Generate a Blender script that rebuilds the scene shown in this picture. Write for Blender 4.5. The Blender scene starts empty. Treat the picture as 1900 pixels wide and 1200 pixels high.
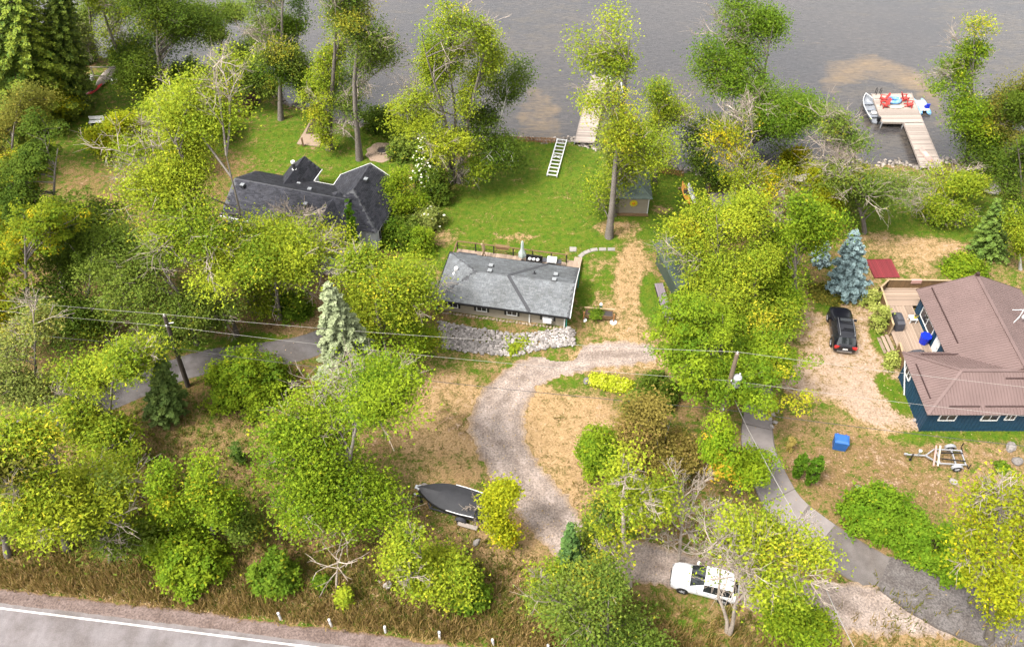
import bpy, math, random
import numpy as np
from mathutils import Vector, Matrix

random.seed(7)
RNG = np.random.default_rng(11)
R_ = math.radians
S = bpy.context.scene
COL = S.collection

# ------------------------------------------------------------------ camera, world, sun, exposure
CAM_F, CAM_H, CAM_P = 1600.0, 54.0, R_(47)
cam_d = bpy.data.cameras.new('camera')
cam = bpy.data.objects.new('camera', cam_d)
COL.objects.link(cam)
cam.location = (0, 0, CAM_H)
cam.rotation_euler = (R_(90) - CAM_P, 0, 0)
cam_d.sensor_width = 36
cam_d.lens = 36 * CAM_F / 1900
cam_d.clip_end = 3000
S.camera = cam

SUN_EL, SUN_AZ = 58, 235          # degrees; azimuth clockwise from +Y
w = bpy.data.worlds.new('World')
S.world = w
w.use_nodes = True
nt = w.node_tree
nt.nodes.clear()
sky = nt.nodes.new('ShaderNodeTexSky')
sky.sky_type = 'NISHITA'
sky.sun_disc = False
sky.sun_elevation = R_(SUN_EL)
sky.sun_rotation = R_(SUN_AZ)
sky.dust_density = 4
sky.air_density = 1.0
hs = nt.nodes.new('ShaderNodeHueSaturation')
hs.inputs['Saturation'].default_value = 0.06
bg = nt.nodes.new('ShaderNodeBackground')
bg.inputs['Strength'].default_value = 0.14
wo = nt.nodes.new('ShaderNodeOutputWorld')
nt.links.new(sky.outputs[0], hs.inputs['Color'])
nt.links.new(hs.outputs[0], bg.inputs[0])
nt.links.new(bg.outputs[0], wo.inputs[0])

sun_d = bpy.data.lights.new('sun', 'SUN')
sun_d.energy = 1.5
sun_d.angle = R_(12)
sun_d.color = (1.0, 0.94, 0.84)
sun = bpy.data.objects.new('sun', sun_d)
COL.objects.link(sun)
sd = Vector((math.sin(R_(SUN_AZ)) * math.cos(R_(SUN_EL)), math.cos(R_(SUN_AZ)) * math.cos(R_(SUN_EL)), math.sin(R_(SUN_EL))))
sun.rotation_euler = sd.to_track_quat('Z', 'Y').to_euler()

S.view_settings.view_transform = 'Standard'
S.view_settings.look = 'None'
S.view_settings.gamma = 1
S.view_settings.use_curve_mapping = False
S.view_settings.exposure = 2.32


# ------------------------------------------------------------------ survey: photo coordinates -> ground metres
def at(px, py, z=0.0):
    u = (px - 950) / CAM_F
    v = (py - 600) / CAM_F
    dy = math.cos(CAM_P) - v * math.sin(CAM_P)
    dz = -math.sin(CAM_P) - v * math.cos(CAM_P)
    t = (z - CAM_H) / dz
    return Vector((u * t, dy * t, z))


def tip(base, px, py):
    """height and sideways lean of a thing whose foot is base and whose top is seen at px, py"""
    dep = CAM_P + math.atan((py - 600) / CAM_F)
    h = CAM_H - base.y * math.tan(dep)
    d = base.y * math.cos(CAM_P) + (CAM_H - h) * math.sin(CAM_P)
    return h, (px - 950) / CAM_F * d, d / CAM_F      # height, x of the tip, metres per pixel there


# ------------------------------------------------------------------ materials
def new_mat(name):
    m = bpy.data.materials.new(name)
    m.use_nodes = True
    n = m.node_tree
    n.nodes.clear()
    out = n.nodes.new('ShaderNodeOutputMaterial')
    p = n.nodes.new('ShaderNodeBsdfPrincipled')
    n.links.new(p.outputs[0], out.inputs[0])
    return m, n, p, out


def noise(n, scale, detail=4, rough=0.55, coord='Object', stretch=None):
    tc = n.nodes.new('ShaderNodeTexCoord')
    t = n.nodes.new('ShaderNodeTexNoise')
    t.inputs['Scale'].default_value = scale
    t.inputs['Detail'].default_value = detail
    t.inputs['Roughness'].default_value = rough
    src = tc.outputs[coord]
    if stretch:
        mp = n.nodes.new('ShaderNodeMapping')
        mp.inputs['Scale'].default_value = stretch
        n.links.new(src, mp.inputs[0])
        src = mp.outputs[0]
    n.links.new(src, t.inputs['Vector'])
    return t


def ramp(n, fac, c1, c2, p1=0.3, p2=0.7):
    r = n.nodes.new('ShaderNodeValToRGB')
    r.color_ramp.elements[0].position = p1
    r.color_ramp.elements[1].position = p2
    r.color_ramp.elements[0].color = (*c1, 1)
    r.color_ramp.elements[1].color = (*c2, 1)
    n.links.new(fac, r.inputs[0])
    return r


def mixc(n, fac, a, b, mode='MIX'):
    m = n.nodes.new('ShaderNodeMix')
    m.data_type = 'RGBA'
    m.blend_type = mode
    for s, k in ((fac, 0), (a, 6), (b, 7)):
        if hasattr(s, 'links'):
            n.links.new(s, m.inputs[k])
        elif isinstance(s, (int, float)):
            m.inputs[k].default_value = s
        else:
            m.inputs[k].default_value = (*s, 1)
    return m.outputs[2]


def math_n(n, op, a, b=0.0, clamp=False):
    m = n.nodes.new('ShaderNodeMath')
    m.operation = op
    m.use_clamp = clamp
    for i, s in enumerate((a, b)):
        if hasattr(s, 'links'):
            n.links.new(s, m.inputs[i])
        else:
            m.inputs[i].default_value = s
    return m.outputs[0]


ALBEDO = 0.62          # keeps the hard surfaces at real-world reflectance for the exposure above


def pm(name, c1, c2=None, scale=3.0, rough=0.7, bump=0.0, metal=0.0, spec=0.3, detail=5, stretch=None, coat=0.0, per_obj=0.0):
    m, n, p, _ = new_mat(name)
    c1 = tuple(c * ALBEDO for c in c1)
    c2 = c2 and tuple(c * ALBEDO for c in c2)
    if c2 is None:
        c2 = tuple(c * 0.8 for c in c1)
    t = noise(n, scale, detail, 0.6, stretch=stretch)
    col = ramp(n, t.outputs[0], c1, c2).outputs[0]
    if per_obj:
        oi = n.nodes.new('ShaderNodeObjectInfo')
        f = math_n(n, 'ADD', math_n(n, 'MULTIPLY', oi.outputs['Random'], per_obj), 1 - per_obj / 2)
        hsv = n.nodes.new('ShaderNodeHueSaturation')
        n.links.new(f, hsv.inputs['Value'])
        n.links.new(col, hsv.inputs['Color'])
        col = hsv.outputs[0]
    n.links.new(col, p.inputs['Base Color'])
    p.inputs['Roughness'].default_value = rough
    p.inputs['Metallic'].default_value = metal
    p.inputs['Specular IOR Level'].default_value = spec
    p.inputs['Coat Weight'].default_value = coat
    if bump:
        b = n.nodes.new('ShaderNodeBump')
        b.inputs['Strength'].default_value = bump
        b.inputs['Distance'].default_value = 0.03
        n.links.new(t.outputs[0], b.inputs['Height'])
        n.links.new(b.outputs[0], p.inputs['Normal'])
    return m


def attr_mat(name, rough=0.8, spec=0.2, transl=0.0, grain=0.0, gscale=8.0):
    """colour comes from the Col attribute that each leaf, shingle or stone carries"""
    m, n, p, out = new_mat(name)
    a = n.nodes.new('ShaderNodeAttribute')
    a.attribute_name = 'Col'
    col = a.outputs['Color']
    if grain:
        t = noise(n, gscale, 3)
        r = ramp(n, t.outputs[0], (1 - grain,) * 3, (1 + grain * 0.5,) * 3)
        col = mixc(n, 1.0, col, r.outputs[0], 'MULTIPLY')
        t = noise(n, gscale * .06, 5, .65)
        col = mixc(n, 1.0, col, ramp(n, t.outputs[0], (.78, .77, .75), (1.10, 1.10, 1.11), .35, .65).outputs[0], 'MULTIPLY')
    n.links.new(col, p.inputs['Base Color'])
    p.inputs['Roughness'].default_value = rough
    p.inputs['Specular IOR Level'].default_value = spec
    if transl:
        tr = n.nodes.new('ShaderNodeBsdfTranslucent')
        n.links.new(col, tr.inputs[0])
        mx = n.nodes.new('ShaderNodeMixShader')
        mx.inputs[0].default_value = transl
        n.links.new(p.outputs[0], mx.inputs[1])
        n.links.new(tr.outputs[0], mx.inputs[2])
        n.links.new(mx.outputs[0], out.inputs[0])
    return m


M = {}
M['leaf'] = attr_mat('leaf', 0.75, 0.06, 0.38)
M['needle'] = attr_mat('needle', 0.7, 0.2, 0.12)
M['petal'] = attr_mat('petal', 0.7, 0.1, 0.2)
M['bark'] = attr_mat('bark', 0.9, 0.1, 0, 0.35, 9)
M['stone'] = attr_mat('stone', 0.9, 0.2, 0, 0.3, 6)
M['shingle'] = attr_mat('shingle', 0.9, 0.15, 0, 0.25, 14)
M['wood_pale'] = pm('weathered_pale_wood', (0.36, 0.265, 0.20), (0.23, 0.165, 0.12), 6, 0.8, 0.1, stretch=(1, 6, 1), per_obj=0.5)
M['dock_wood'] = pm('bleached_dock_planks', (0.40, 0.335, 0.29), (0.25, 0.205, 0.175), 6, 0.85, 0.1, stretch=(1, 6, 1), per_obj=0.6)
M['wood_grey'] = pm('grey_dock_wood', (0.36, 0.31, 0.27), (0.25, 0.21, 0.18), 6, 0.85, 0.1, stretch=(6, 1, 1), per_obj=0.5)
M['wood_brown'] = pm('brown_stained_wood', (0.20, 0.12, 0.055), (0.13, 0.075, 0.035), 7, 0.75, 0.1, per_obj=0.3)
M['wood_tan'] = pm('tan_rail_wood', (0.40, 0.29, 0.17), (0.30, 0.21, 0.12), 7, 0.75, 0.1, per_obj=0.25)
M['wood_dark'] = pm('dark_post_wood', (0.035, 0.028, 0.022), (0.02, 0.016, 0.013), 8, 0.7)
M['picket'] = pm('orange_picket_wood', (0.36, 0.17, 0.06), (0.24, 0.11, 0.04), 9, 0.8, per_obj=0.5)
M['pole'] = pm('utility_pole_wood', (0.20, 0.145, 0.10), (0.13, 0.095, 0.07), 8, 0.9, 0.3, stretch=(1, 1, 0.1))
M['pole_dark'] = pm('dark_utility_pole_wood', (0.09, 0.07, 0.055), (0.055, 0.042, 0.034), 8, 0.9, 0.3, stretch=(1, 1, 0.1))
M['white'] = pm('white_paint', (0.75, 0.74, 0.72), (0.62, 0.61, 0.60), 5, 0.5)
M['white_wall'] = pm('white_siding', (0.55, 0.57, 0.58), (0.48, 0.50, 0.51), 2, 0.6)
M['siding'] = pm('greige_siding', (0.30, 0.26, 0.20), (0.25, 0.215, 0.165), 2, 0.7)
M['concrete'] = pm('concrete', (0.30, 0.27, 0.24), (0.22, 0.20, 0.18), 3, 0.9, 0.2, per_obj=0.2)
M['blue_wall'] = pm('navy_board_siding', (0.012, 0.050, 0.095), (0.009, 0.036, 0.070), 3, 0.55)
M['metal_roof'] = pm('brown_metal_roof', (0.162, 0.108, 0.099), (0.132, 0.087, 0.079), 0.6, 0.5, metal=0.1)
M['metal_trim'] = pm('dark_brown_trim', (0.05, 0.025, 0.022), (0.04, 0.02, 0.018), 2, 0.5)
M['flash'] = pm('dark_valley_flashing', (0.055, 0.056, 0.062), (0.045, 0.045, 0.05), 4, 0.6)
M['vent'] = pm('dark_grey_vent', (0.05, 0.05, 0.055), (0.035, 0.035, 0.04), 6, 0.5)
M['vent_top'] = pm('light_grey_vent_cap', (0.26, 0.27, 0.28), (0.20, 0.21, 0.22), 6, 0.4)
M['black'] = pm('black_plastic', (0.012, 0.012, 0.014), (0.008, 0.008, 0.009), 6, 0.45)
M['rubber'] = pm('black_rubber', (0.018, 0.018, 0.018), (0.012, 0.012, 0.012), 9, 0.85)
M['cover'] = pm('charcoal_canvas', (0.028, 0.028, 0.032), (0.020, 0.020, 0.024), 4, 0.75, 0.15)
M['bbq_cover'] = pm('grey_grill_cover', (0.055, 0.055, 0.065), (0.04, 0.04, 0.05), 4, 0.7, 0.2)
M['chrome'] = pm('brushed_steel', (0.60, 0.60, 0.60), (0.45, 0.45, 0.46), 8, 0.3, metal=0.9, spec=0.5)
M['galv'] = pm('galvanised_steel', (0.50, 0.50, 0.52), (0.38, 0.38, 0.40), 8, 0.45, metal=0.5)
M['alu'] = pm('grey_boat_aluminium', (0.34, 0.36, 0.39), (0.27, 0.28, 0.31), 3, 0.4, metal=0.3)
M['alu_in'] = pm('pale_boat_interior', (0.22, 0.24, 0.27), (0.16, 0.17, 0.20), 3, 0.6)
M['glass'] = pm('dark_glass', (0.02, 0.024, 0.027), (0.012, 0.014, 0.016), 2, 0.06, spec=0.6)
M['glass_pale'] = pm('window_glass', (0.05, 0.05, 0.06), (0.02, 0.02, 0.025), 2, 0.1, spec=0.6)
M['car_black'] = pm('black_car_paint', (0.006, 0.006, 0.010), (0.005, 0.005, 0.008), 2, 0.3, spec=0.35, coat=0.3)
M['car_white'] = pm('white_car_paint', (0.72, 0.72, 0.74), (0.70, 0.70, 0.72), 2, 0.3, spec=0.5, coat=0.5)
M['red_light'] = pm('red_tail_lamp', (0.50, 0.015, 0.012), (0.40, 0.01, 0.01), 6, 0.25, spec=0.5)
M['red_wood'] = pm('red_chair_paint', (0.50, 0.05, 0.04), (0.40, 0.035, 0.03), 6, 0.6)
M['red'] = pm('red_plastic', (0.55, 0.012, 0.012), (0.45, 0.01, 0.01), 4, 0.4)
M['red_mat'] = pm('weathered_red_boards', (0.22, 0.024, 0.03), (0.11, 0.014, 0.018), 2.2, 0.75, 0.15, stretch=(5, 0.8, 1), per_obj=0.3)
M['blue_plastic'] = pm('royal_blue_plastic', (0.008, 0.03, 0.50), (0.006, 0.022, 0.40), 3, 0.4)
M['blue_bin'] = pm('mid_blue_bin', (0.022, 0.115, 0.36), (0.018, 0.095, 0.30), 3, 0.45)
M['blue_float'] = pm('blue_inflatable', (0.02, 0.16, 0.50), (0.30, 0.50, 0.66), 2.5, 0.35)
M['yellow'] = pm('yellow_plastic', (0.60, 0.50, 0.02), (0.50, 0.42, 0.02), 4, 0.5)
M['orange'] = pm('orange_kayak_plastic', (0.62, 0.26, 0.01), (0.55, 0.22, 0.01), 3, 0.4)
M['pink'] = pm('faded_pink_board', (0.48, 0.29, 0.25), (0.42, 0.23, 0.20), 3, 0.5)
M['cream'] = pm('cream_board', (0.55, 0.50, 0.38), (0.45, 0.40, 0.30), 3, 0.6)
M['teal'] = pm('teal_hose_plastic', (0.02, 0.27, 0.22), (0.02, 0.21, 0.17), 4, 0.5)
M['green_lamp'] = pm('dark_green_lamp_metal', (0.02, 0.12, 0.08), (0.015, 0.09, 0.06), 4, 0.5)
M['canvas_pale'] = pm('pale_grey_green_canvas', (0.42, 0.47, 0.43), (0.32, 0.37, 0.34), 5, 0.8)
M['soil'] = pm('dark_planter_soil', (0.035, 0.03, 0.03), (0.06, 0.05, 0.045), 12, 0.95, 0.3)
M['mulch'] = pm('dark_brown_mulch', (0.055, 0.032, 0.024), (0.09, 0.055, 0.042), 14, 0.95, 0.5)
M['sand'] = pm('pinkish_tan_gravel', (0.34, 0.25, 0.18), (0.24, 0.17, 0.12), 10, 0.95, 0.3)
M['green_roof'] = pm('grey_green_roof', (0.17, 0.215, 0.18), (0.13, 0.17, 0.145), 4, 0.8, 0.1)
M['dark_green_roof'] = pm('dark_green_metal_roof', (0.055, 0.075, 0.06), (0.04, 0.058, 0.045), 3, 0.6)
M['brown_roof'] = pm('leaf_strewn_brown_roof', (0.075, 0.045, 0.03), (0.05, 0.032, 0.026), 6, 0.9, 0.2)
M['purple_wood'] = pm('mauve_grey_boards', (0.20, 0.165, 0.185), (0.15, 0.12, 0.14), 6, 0.85, 0.1, per_obj=0.3)
M['wire'] = pm('pale_wire', (0.30, 0.28, 0.26), (0.25, 0.23, 0.21), 4, 0.5)
M['wire_dark'] = pm('dark_cable', (0.06, 0.055, 0.055), (0.05, 0.045, 0.045), 4, 0.6)
M['canvas_net'] = pm('hammock_cloth', (0.60, 0.52, 0.44), (0.52, 0.44, 0.38), 9, 0.85)


# ------------------------------------------------------------------ mesh helpers
class MB:
    def __init__(s):
        s.v, s.f, s.m = [], [], []

    def add(s, vs, fs, mi=0):
        o = len(s.v)
        s.v += [tuple(p) for p in vs]
        s.f += [tuple(i + o for i in f) for f in fs]
        s.m += [mi] * len(fs)
        return s

    def box(s, x0, y0, z0, x1, y1, z1, mi=0):
        return s.add([(x0, y0, z0), (x1, y0, z0), (x1, y1, z0), (x0, y1, z0), (x0, y0, z1), (x1, y0, z1), (x1, y1, z1), (x0, y1, z1)],
                     [(3, 2, 1, 0), (4, 5, 6, 7), (0, 1, 5, 4), (1, 2, 6, 5), (2, 3, 7, 6), (3, 0, 4, 7)], mi)

    def cbox(s, c, size, rz=0.0, mi=0, rx=0.0, ry=0.0):
        mt = Matrix.Translation(c) @ Matrix.Rotation(rz, 4, 'Z') @ Matrix.Rotation(ry, 4, 'Y') @ Matrix.Rotation(rx, 4, 'X')
        a, b, d = (k / 2 for k in size)
        vs = [mt @ Vector(p) for p in ((-a, -b, -d), (a, -b, -d), (a, b, -d), (-a, b, -d), (-a, -b, d), (a, -b, d), (a, b, d), (-a, b, d))]
        return s.add(vs, [(3, 2, 1, 0), (4, 5, 6, 7), (0, 1, 5, 4), (1, 2, 6, 5), (2, 3, 7, 6), (3, 0, 4, 7)], mi)

    def beam(s, a, b, wd, th, mi=0):
        """a box from a to b, wd wide sideways, th thick upwards"""
        a, b = Vector(a), Vector(b)
        d = (b - a).normalized()
        up = Vector((0, 0, 1)) if abs(d.z) < 0.95 else Vector((0, 1, 0))
        sd_ = d.cross(up).normalized() * wd / 2
        u = sd_.cross(d).normalized() * th / 2
        vs = [a - sd_ - u, a + sd_ - u, a + sd_ + u, a - sd_ + u, b - sd_ - u, b + sd_ - u, b + sd_ + u, b - sd_ + u]
        return s.add(vs, [(0, 3, 2, 1), (4, 5, 6, 7), (0, 1, 5, 4), (1, 2, 6, 5), (2, 3, 7, 6), (3, 0, 4, 7)], mi)

    def tube(s, pts, rad, n=8, mi=0, cap=True):
        pts = [Vector(p) for p in pts]
        if not hasattr(rad, '__len__'):
            rad = [rad] * len(pts)
        vs, fs = [], []
        for i, p in enumerate(pts):
            t = (pts[min(i + 1, len(pts) - 1)] - pts[max(i - 1, 0)]).normalized()
            ref = Vector((0, 0, 1)) if abs(t.z) < 0.9 else Vector((1, 0, 0))
            u = t.cross(ref).normalized()
            q = t.cross(u)
            for k in range(n):
                a = 2 * math.pi * k / n
                vs.append(p + (u * math.cos(a) + q * math.sin(a)) * rad[i])
        for i in range(len(pts) - 1):
            for k in range(n):
                fs.append((i * n + k, i * n + (k + 1) % n, (i + 1) * n + (k + 1) % n, (i + 1) * n + k))
        if cap:
            fs.append(tuple(range(n)))
            fs.append(tuple((len(pts) - 1) * n + k for k in reversed(range(n))))
        return s.add(vs, fs, mi)

    def cyl(s, c, r, h, n=12, mi=0, r2=None):
        c = Vector(c)
        return s.tube([c, c + Vector((0, 0, h))], [r, r if r2 is None else r2], n, mi)

    def prism(s, poly, z0, z1, mi=0):
        n = len(poly)
        vs = [(p[0], p[1], z0) for p in poly] + [(p[0], p[1], z1) for p in poly]
        fs = [tuple(reversed(range(n))), tuple(range(n, 2 * n))] + [(i, (i + 1) % n, (i + 1) % n + n, i + n) for i in range(n)]
        return s.add(vs, fs, mi)

    def slab(s, poly, th, mi=0):
        """a planar polygon given thickness below itself"""
        poly = [Vector(p) for p in poly]
        nrm = (poly[1] - poly[0]).cross(poly[2] - poly[0]).normalized()
        if nrm.z < 0:
            poly.reverse()
            nrm = -nrm
        n = len(poly)
        vs = [p - nrm * th for p in poly] + poly
        fs = [tuple(reversed(range(n))), tuple(range(n, 2 * n))] + [(i, (i + 1) % n, (i + 1) % n + n, i + n) for i in range(n)]
        return s.add(vs, fs, mi)

    def ball(s, c, r, nu=10, nv=6, mi=0, sq=(1, 1, 1)):
        vs, fs = [], []
        for j in range(nv + 1):
            th = math.pi * j / nv
            for i in range(nu):
                a = 2 * math.pi * i / nu
                vs.append((c[0] + r * sq[0] * math.sin(th) * math.cos(a), c[1] + r * sq[1] * math.sin(th) * math.sin(a), c[2] + r * sq[2] * math.cos(th)))
        for j in range(nv):
            for i in range(nu):
                fs.append((j * nu + i, (j + 1) * nu + i, (j + 1) * nu + (i + 1) % nu, j * nu + (i + 1) % nu))
        return s.add(vs, fs, mi)

    def loft(s, secs, closed=True, mi=0, cap=True):
        n = len(secs[0])
        vs = [p for sc in secs for p in sc]
        fs = []
        for i in range(len(secs) - 1):
            for k in range(n if closed else n - 1):
                fs.append((i * n + k, i * n + (k + 1) % n, (i + 1) * n + (k + 1) % n, (i + 1) * n + k))
        if cap and closed:
            fs.append(tuple(reversed(range(n))))
            fs.append(tuple((len(secs) - 1) * n + k for k in range(n)))
        return s.add(vs, fs, mi)

    def build(s, name, mats, parent=None, smooth=False, loc=None, rz=0.0):
        me = bpy.data.meshes.new(name)
        me.from_pydata(s.v, [], s.f)
        if not isinstance(mats, (list, tuple)):
            mats = [mats]
        for mm in mats:
            me.materials.append(M[mm] if isinstance(mm, str) else mm)
        if len(mats) > 1:
            me.polygons.foreach_set('material_index', s.m)
        if smooth:
            me.polygons.foreach_set('use_smooth', [True] * len(me.polygons))
            me.set_sharp_from_angle(angle=R_(40))
        me.update()
        return link(name, me, parent, loc, rz)


def link(name, me, parent=None, loc=None, rz=0.0):
    o = bpy.data.objects.new(name, me)
    COL.objects.link(o)
    if parent is not None:
        o.parent = parent
    if loc is not None:
        o.location = loc
    if rz:
        o.rotation_euler = (0, 0, rz)
    return o


def tag(o, label, cat, group=None):
    o['label'] = label
    o['category'] = cat
    if group:
        o['group'] = group
    return o


def thing(name, label, cat, loc=(0, 0, 0), rz=0.0, group=None):
    o = bpy.data.objects.new(name, None)
    COL.objects.link(o)
    o.location = loc
    o.rotation_euler = (0, 0, rz)
    o.empty_display_size = 0.3
    return tag(o, label, cat, group)


def copy_tree(o, parent=None):
    c = o.copy()
    COL.objects.link(c)
    c.parent = parent
    for ch in [k for k in S.objects if k.parent == o]:
        copy_tree(ch, c)
    return c


def structure(o):
    o['kind'] = 'structure'
    return o


def stuff(o):
    o['kind'] = 'stuff'
    return o


def np_mesh(name, V, Fq, mat, col=None, parent=None, loc=None, smooth=False):
    """fast mesh from numpy: V (n,3), Fq (m,3 or 4), col (n,3)"""
    V = np.asarray(V, dtype=np.float32)
    Fq = np.asarray(Fq, dtype=np.int32)
    k = Fq.shape[1]
    me = bpy.data.meshes.new(name)
    me.vertices.add(len(V))
    me.vertices.foreach_set('co', V.ravel())
    me.loops.add(Fq.size)
    me.loops.foreach_set('vertex_index', Fq.ravel())
    me.polygons.add(len(Fq))
    me.polygons.foreach_set('loop_start', np.arange(0, Fq.size, k, dtype=np.int32))
    if smooth:
        me.polygons.foreach_set('use_smooth', np.ones(len(Fq), dtype=bool))
    me.update(calc_edges=True)
    if col is not None:
        a = me.color_attributes.new('Col', 'FLOAT_COLOR', 'POINT')
        c4 = np.ones((len(V), 4), dtype=np.float32)
        c4[:, :3] = np.asarray(col) * (ALBEDO if mat in ('bark', 'stone', 'shingle', 'gravel', 'asphalt') else 1.0)
        a.data.foreach_set('color', c4.ravel())
    me.materials.append(M[mat] if isinstance(mat, str) else mat)
    return link(name, me, parent, loc)


_unit = {}


def unit_box(mat):
    if mat not in _unit:
        me = bpy.data.meshes.new('unit_board')
        b = MB().box(-.5, -.5, -.5, .5, .5, .5)
        me.from_pydata(b.v, [], b.f)
        me.materials.append(M[mat])
        _unit[mat] = me
    return _unit[mat]


def board(name, mat, c, size, parent, rz=0.0, rot=None):
    o = link(name, unit_box(mat), parent, c)
    o.scale = size
    o.rotation_euler = rot if rot else (0, 0, rz)
    return o


def clip(poly, u):
    """interval of v where the vertical line at u lies inside the convex 2D polygon"""
    vs = []
    for i in range(len(poly)):
        a, b = poly[i], poly[(i + 1) % len(poly)]
        if (a[0] - u) * (b[0] - u) < 0:
            t = (u - a[0]) / (b[0] - a[0])
            vs.append(a[1] + t * (b[1] - a[1]))
    return (min(vs), max(vs)) if len(vs) >= 2 else None


def planks(name, mat, poly, z, wd, th, parent, ang=0.0, gap=0.012):
    """fill a convex polygon (parent's frame) with boards, one object each; boards run along direction ang"""
    ca, sa = math.cos(ang), math.sin(ang)
    q = [(-p[0] * sa + p[1] * ca, p[0] * ca + p[1] * sa) for p in poly]     # (across, along)
    u0, u1 = min(p[0] for p in q), max(p[0] for p in q)
    u = u0 + wd / 2
    while u < u1:
        iv = clip(q, u)
        if iv and iv[1] - iv[0] > 0.1:
            m = (iv[0] + iv[1]) / 2 + random.uniform(-.015, .015)
            c = (-u * sa + m * ca, u * ca + m * sa, z + random.uniform(-.004, .004))
            board(name, mat, c, (iv[1] - iv[0], wd - gap, th), parent, ang)
        u += wd


def plane_frame(poly):
    p = [Vector(k) for k in poly]
    e = (p[1] - p[0]).normalized()
    nrm = e.cross(p[2] - p[0]).normalized()
    if nrm.z < 0:
        nrm = -nrm
    s_ = nrm.cross(e)
    if s_.z < 0:
        s_ = -s_
    q = [((k - p[0]).dot(e), (k - p[0]).dot(s_)) for k in p]
    return p[0], e, s_, nrm, q


def shingles(polys, c1, c2, parent, tw=0.32, th=0.15, seed=1):
    """courses of shingle tabs, lower edges proud, over roof planes whose first edge is the eave"""
    rg = np.random.default_rng(seed)
    V, Fq, C = [], [], []
    for poly in polys:
        o, e, s_, nrm, q = plane_frame(poly)
        vmax = max(k[1] for k in q)
        u0, u1 = min(k[0] for k in q), max(k[0] for k in q)
        for j in range(int(vmax / th) + 1):
            v = j * th
            u = u0 - rg.random() * tw
            while u < u1:
                wd = tw * (0.6 + 0.8 * rg.random())
                a = clip(q, u + 0.02)
                b = clip(q, u + wd - 0.02)
                vm = v + th / 2
                if a and b and a[0] - 0.02 <= vm <= a[1] and b[0] - 0.02 <= vm <= b[1]:
                    lift = 0.018 + 0.014 * rg.random()
                    p0 = o + e * (u + .008) + s_ * v
                    p1 = o + e * (u + wd - .008) + s_ * v
                    up = s_ * (th * 1.02)
                    i = len(V)
                    V += [p0 + nrm * lift, p1 + nrm * lift, p1 + up + nrm * .006, p0 + up + nrm * .006, p0, p1]
                    Fq += [(i, i + 1, i + 2, i + 3), (i + 4, i + 5, i + 1, i)]
                    t = rg.random()
                    c = np.array(c1) * (1 - t) + np.array(c2) * t
                    C += [c] * 6
                u += wd
    return stuff(np_mesh('shingles', np.array([tuple(k) for k in V]), Fq, 'shingle', np.array(C), parent))


def ribs(poly, spacing, mb, wd=0.04, ht=0.03):
    o, e, s_, nrm, q = plane_frame(poly)
    u = min(k[0] for k in q) + spacing / 2
    u1 = max(k[0] for k in q)
    while u < u1:
        iv = clip(q, u)
        if iv and iv[1] - iv[0] > 0.15:
            a = o + e * u + s_ * iv[0]
            b = o + e * u + s_ * iv[1]
            h = e * wd / 2
            t = nrm * ht
            vs = [a - h, a + h, a + h * .5 + t, a - h * .5 + t, b - h, b + h, b + h * .5 + t, b - h * .5 + t]
            mb.add(vs, [(0, 1, 2, 3), (7, 6, 5, 4), (1, 5, 6, 2), (2, 6, 7, 3), (3, 7, 4, 0)])
        u += spacing


# ------------------------------------------------------------------ the land: cover map, terrain, lake
SHORE = [at(x, y) for x, y in ((-220, 10), (0, 60), (150, 95), (300, 125), (400, 125), (480, 165), (600, 222), (700, 240), (760, 256), (900, 258), (1000, 260), (1065, 264),
                               (1150, 286), (1240, 306), (1300, 322), (1400, 312), (1500, 306), (1600, 305), (1700, 308), (1900, 290), (2200, 280))]
SHX = np.array([p.x for p in SHORE])
SHY = np.array([p.y for p in SHORE])


def shore_y(x):
    x = np.asarray(x, dtype=float)
    return np.interp(x, SHX, SHY) + 0.25 * np.sin(x * 1.3) + 0.18 * np.sin(x * 3.1 + 1)


def blobs(X, Y, base, lst):
    """soft patches of ground cover: photo position of the centre, radii in metres, tilt, channel values, strength"""
    out = [np.full(X.shape, b, dtype=float) for b in base]
    for px, py, rx, ry, ang, vals in lst:
        c = at(px, py)
        dx, dy = X - c.x, Y - c.y
        ca, sa = math.cos(R_(ang)), math.sin(R_(ang))
        d = np.sqrt(((dx * ca + dy * sa) / rx) ** 2 + ((-dx * sa + dy * ca) / ry) ** 2)
        wgt = np.clip((1.25 - d) / 0.5, 0, 1)
        wgt = wgt * wgt * (3 - 2 * wgt)
        for k, v in enumerate(vals):
            if v is not None:
                out[k] = out[k] * (1 - wgt) + v * wgt
    return out


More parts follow.
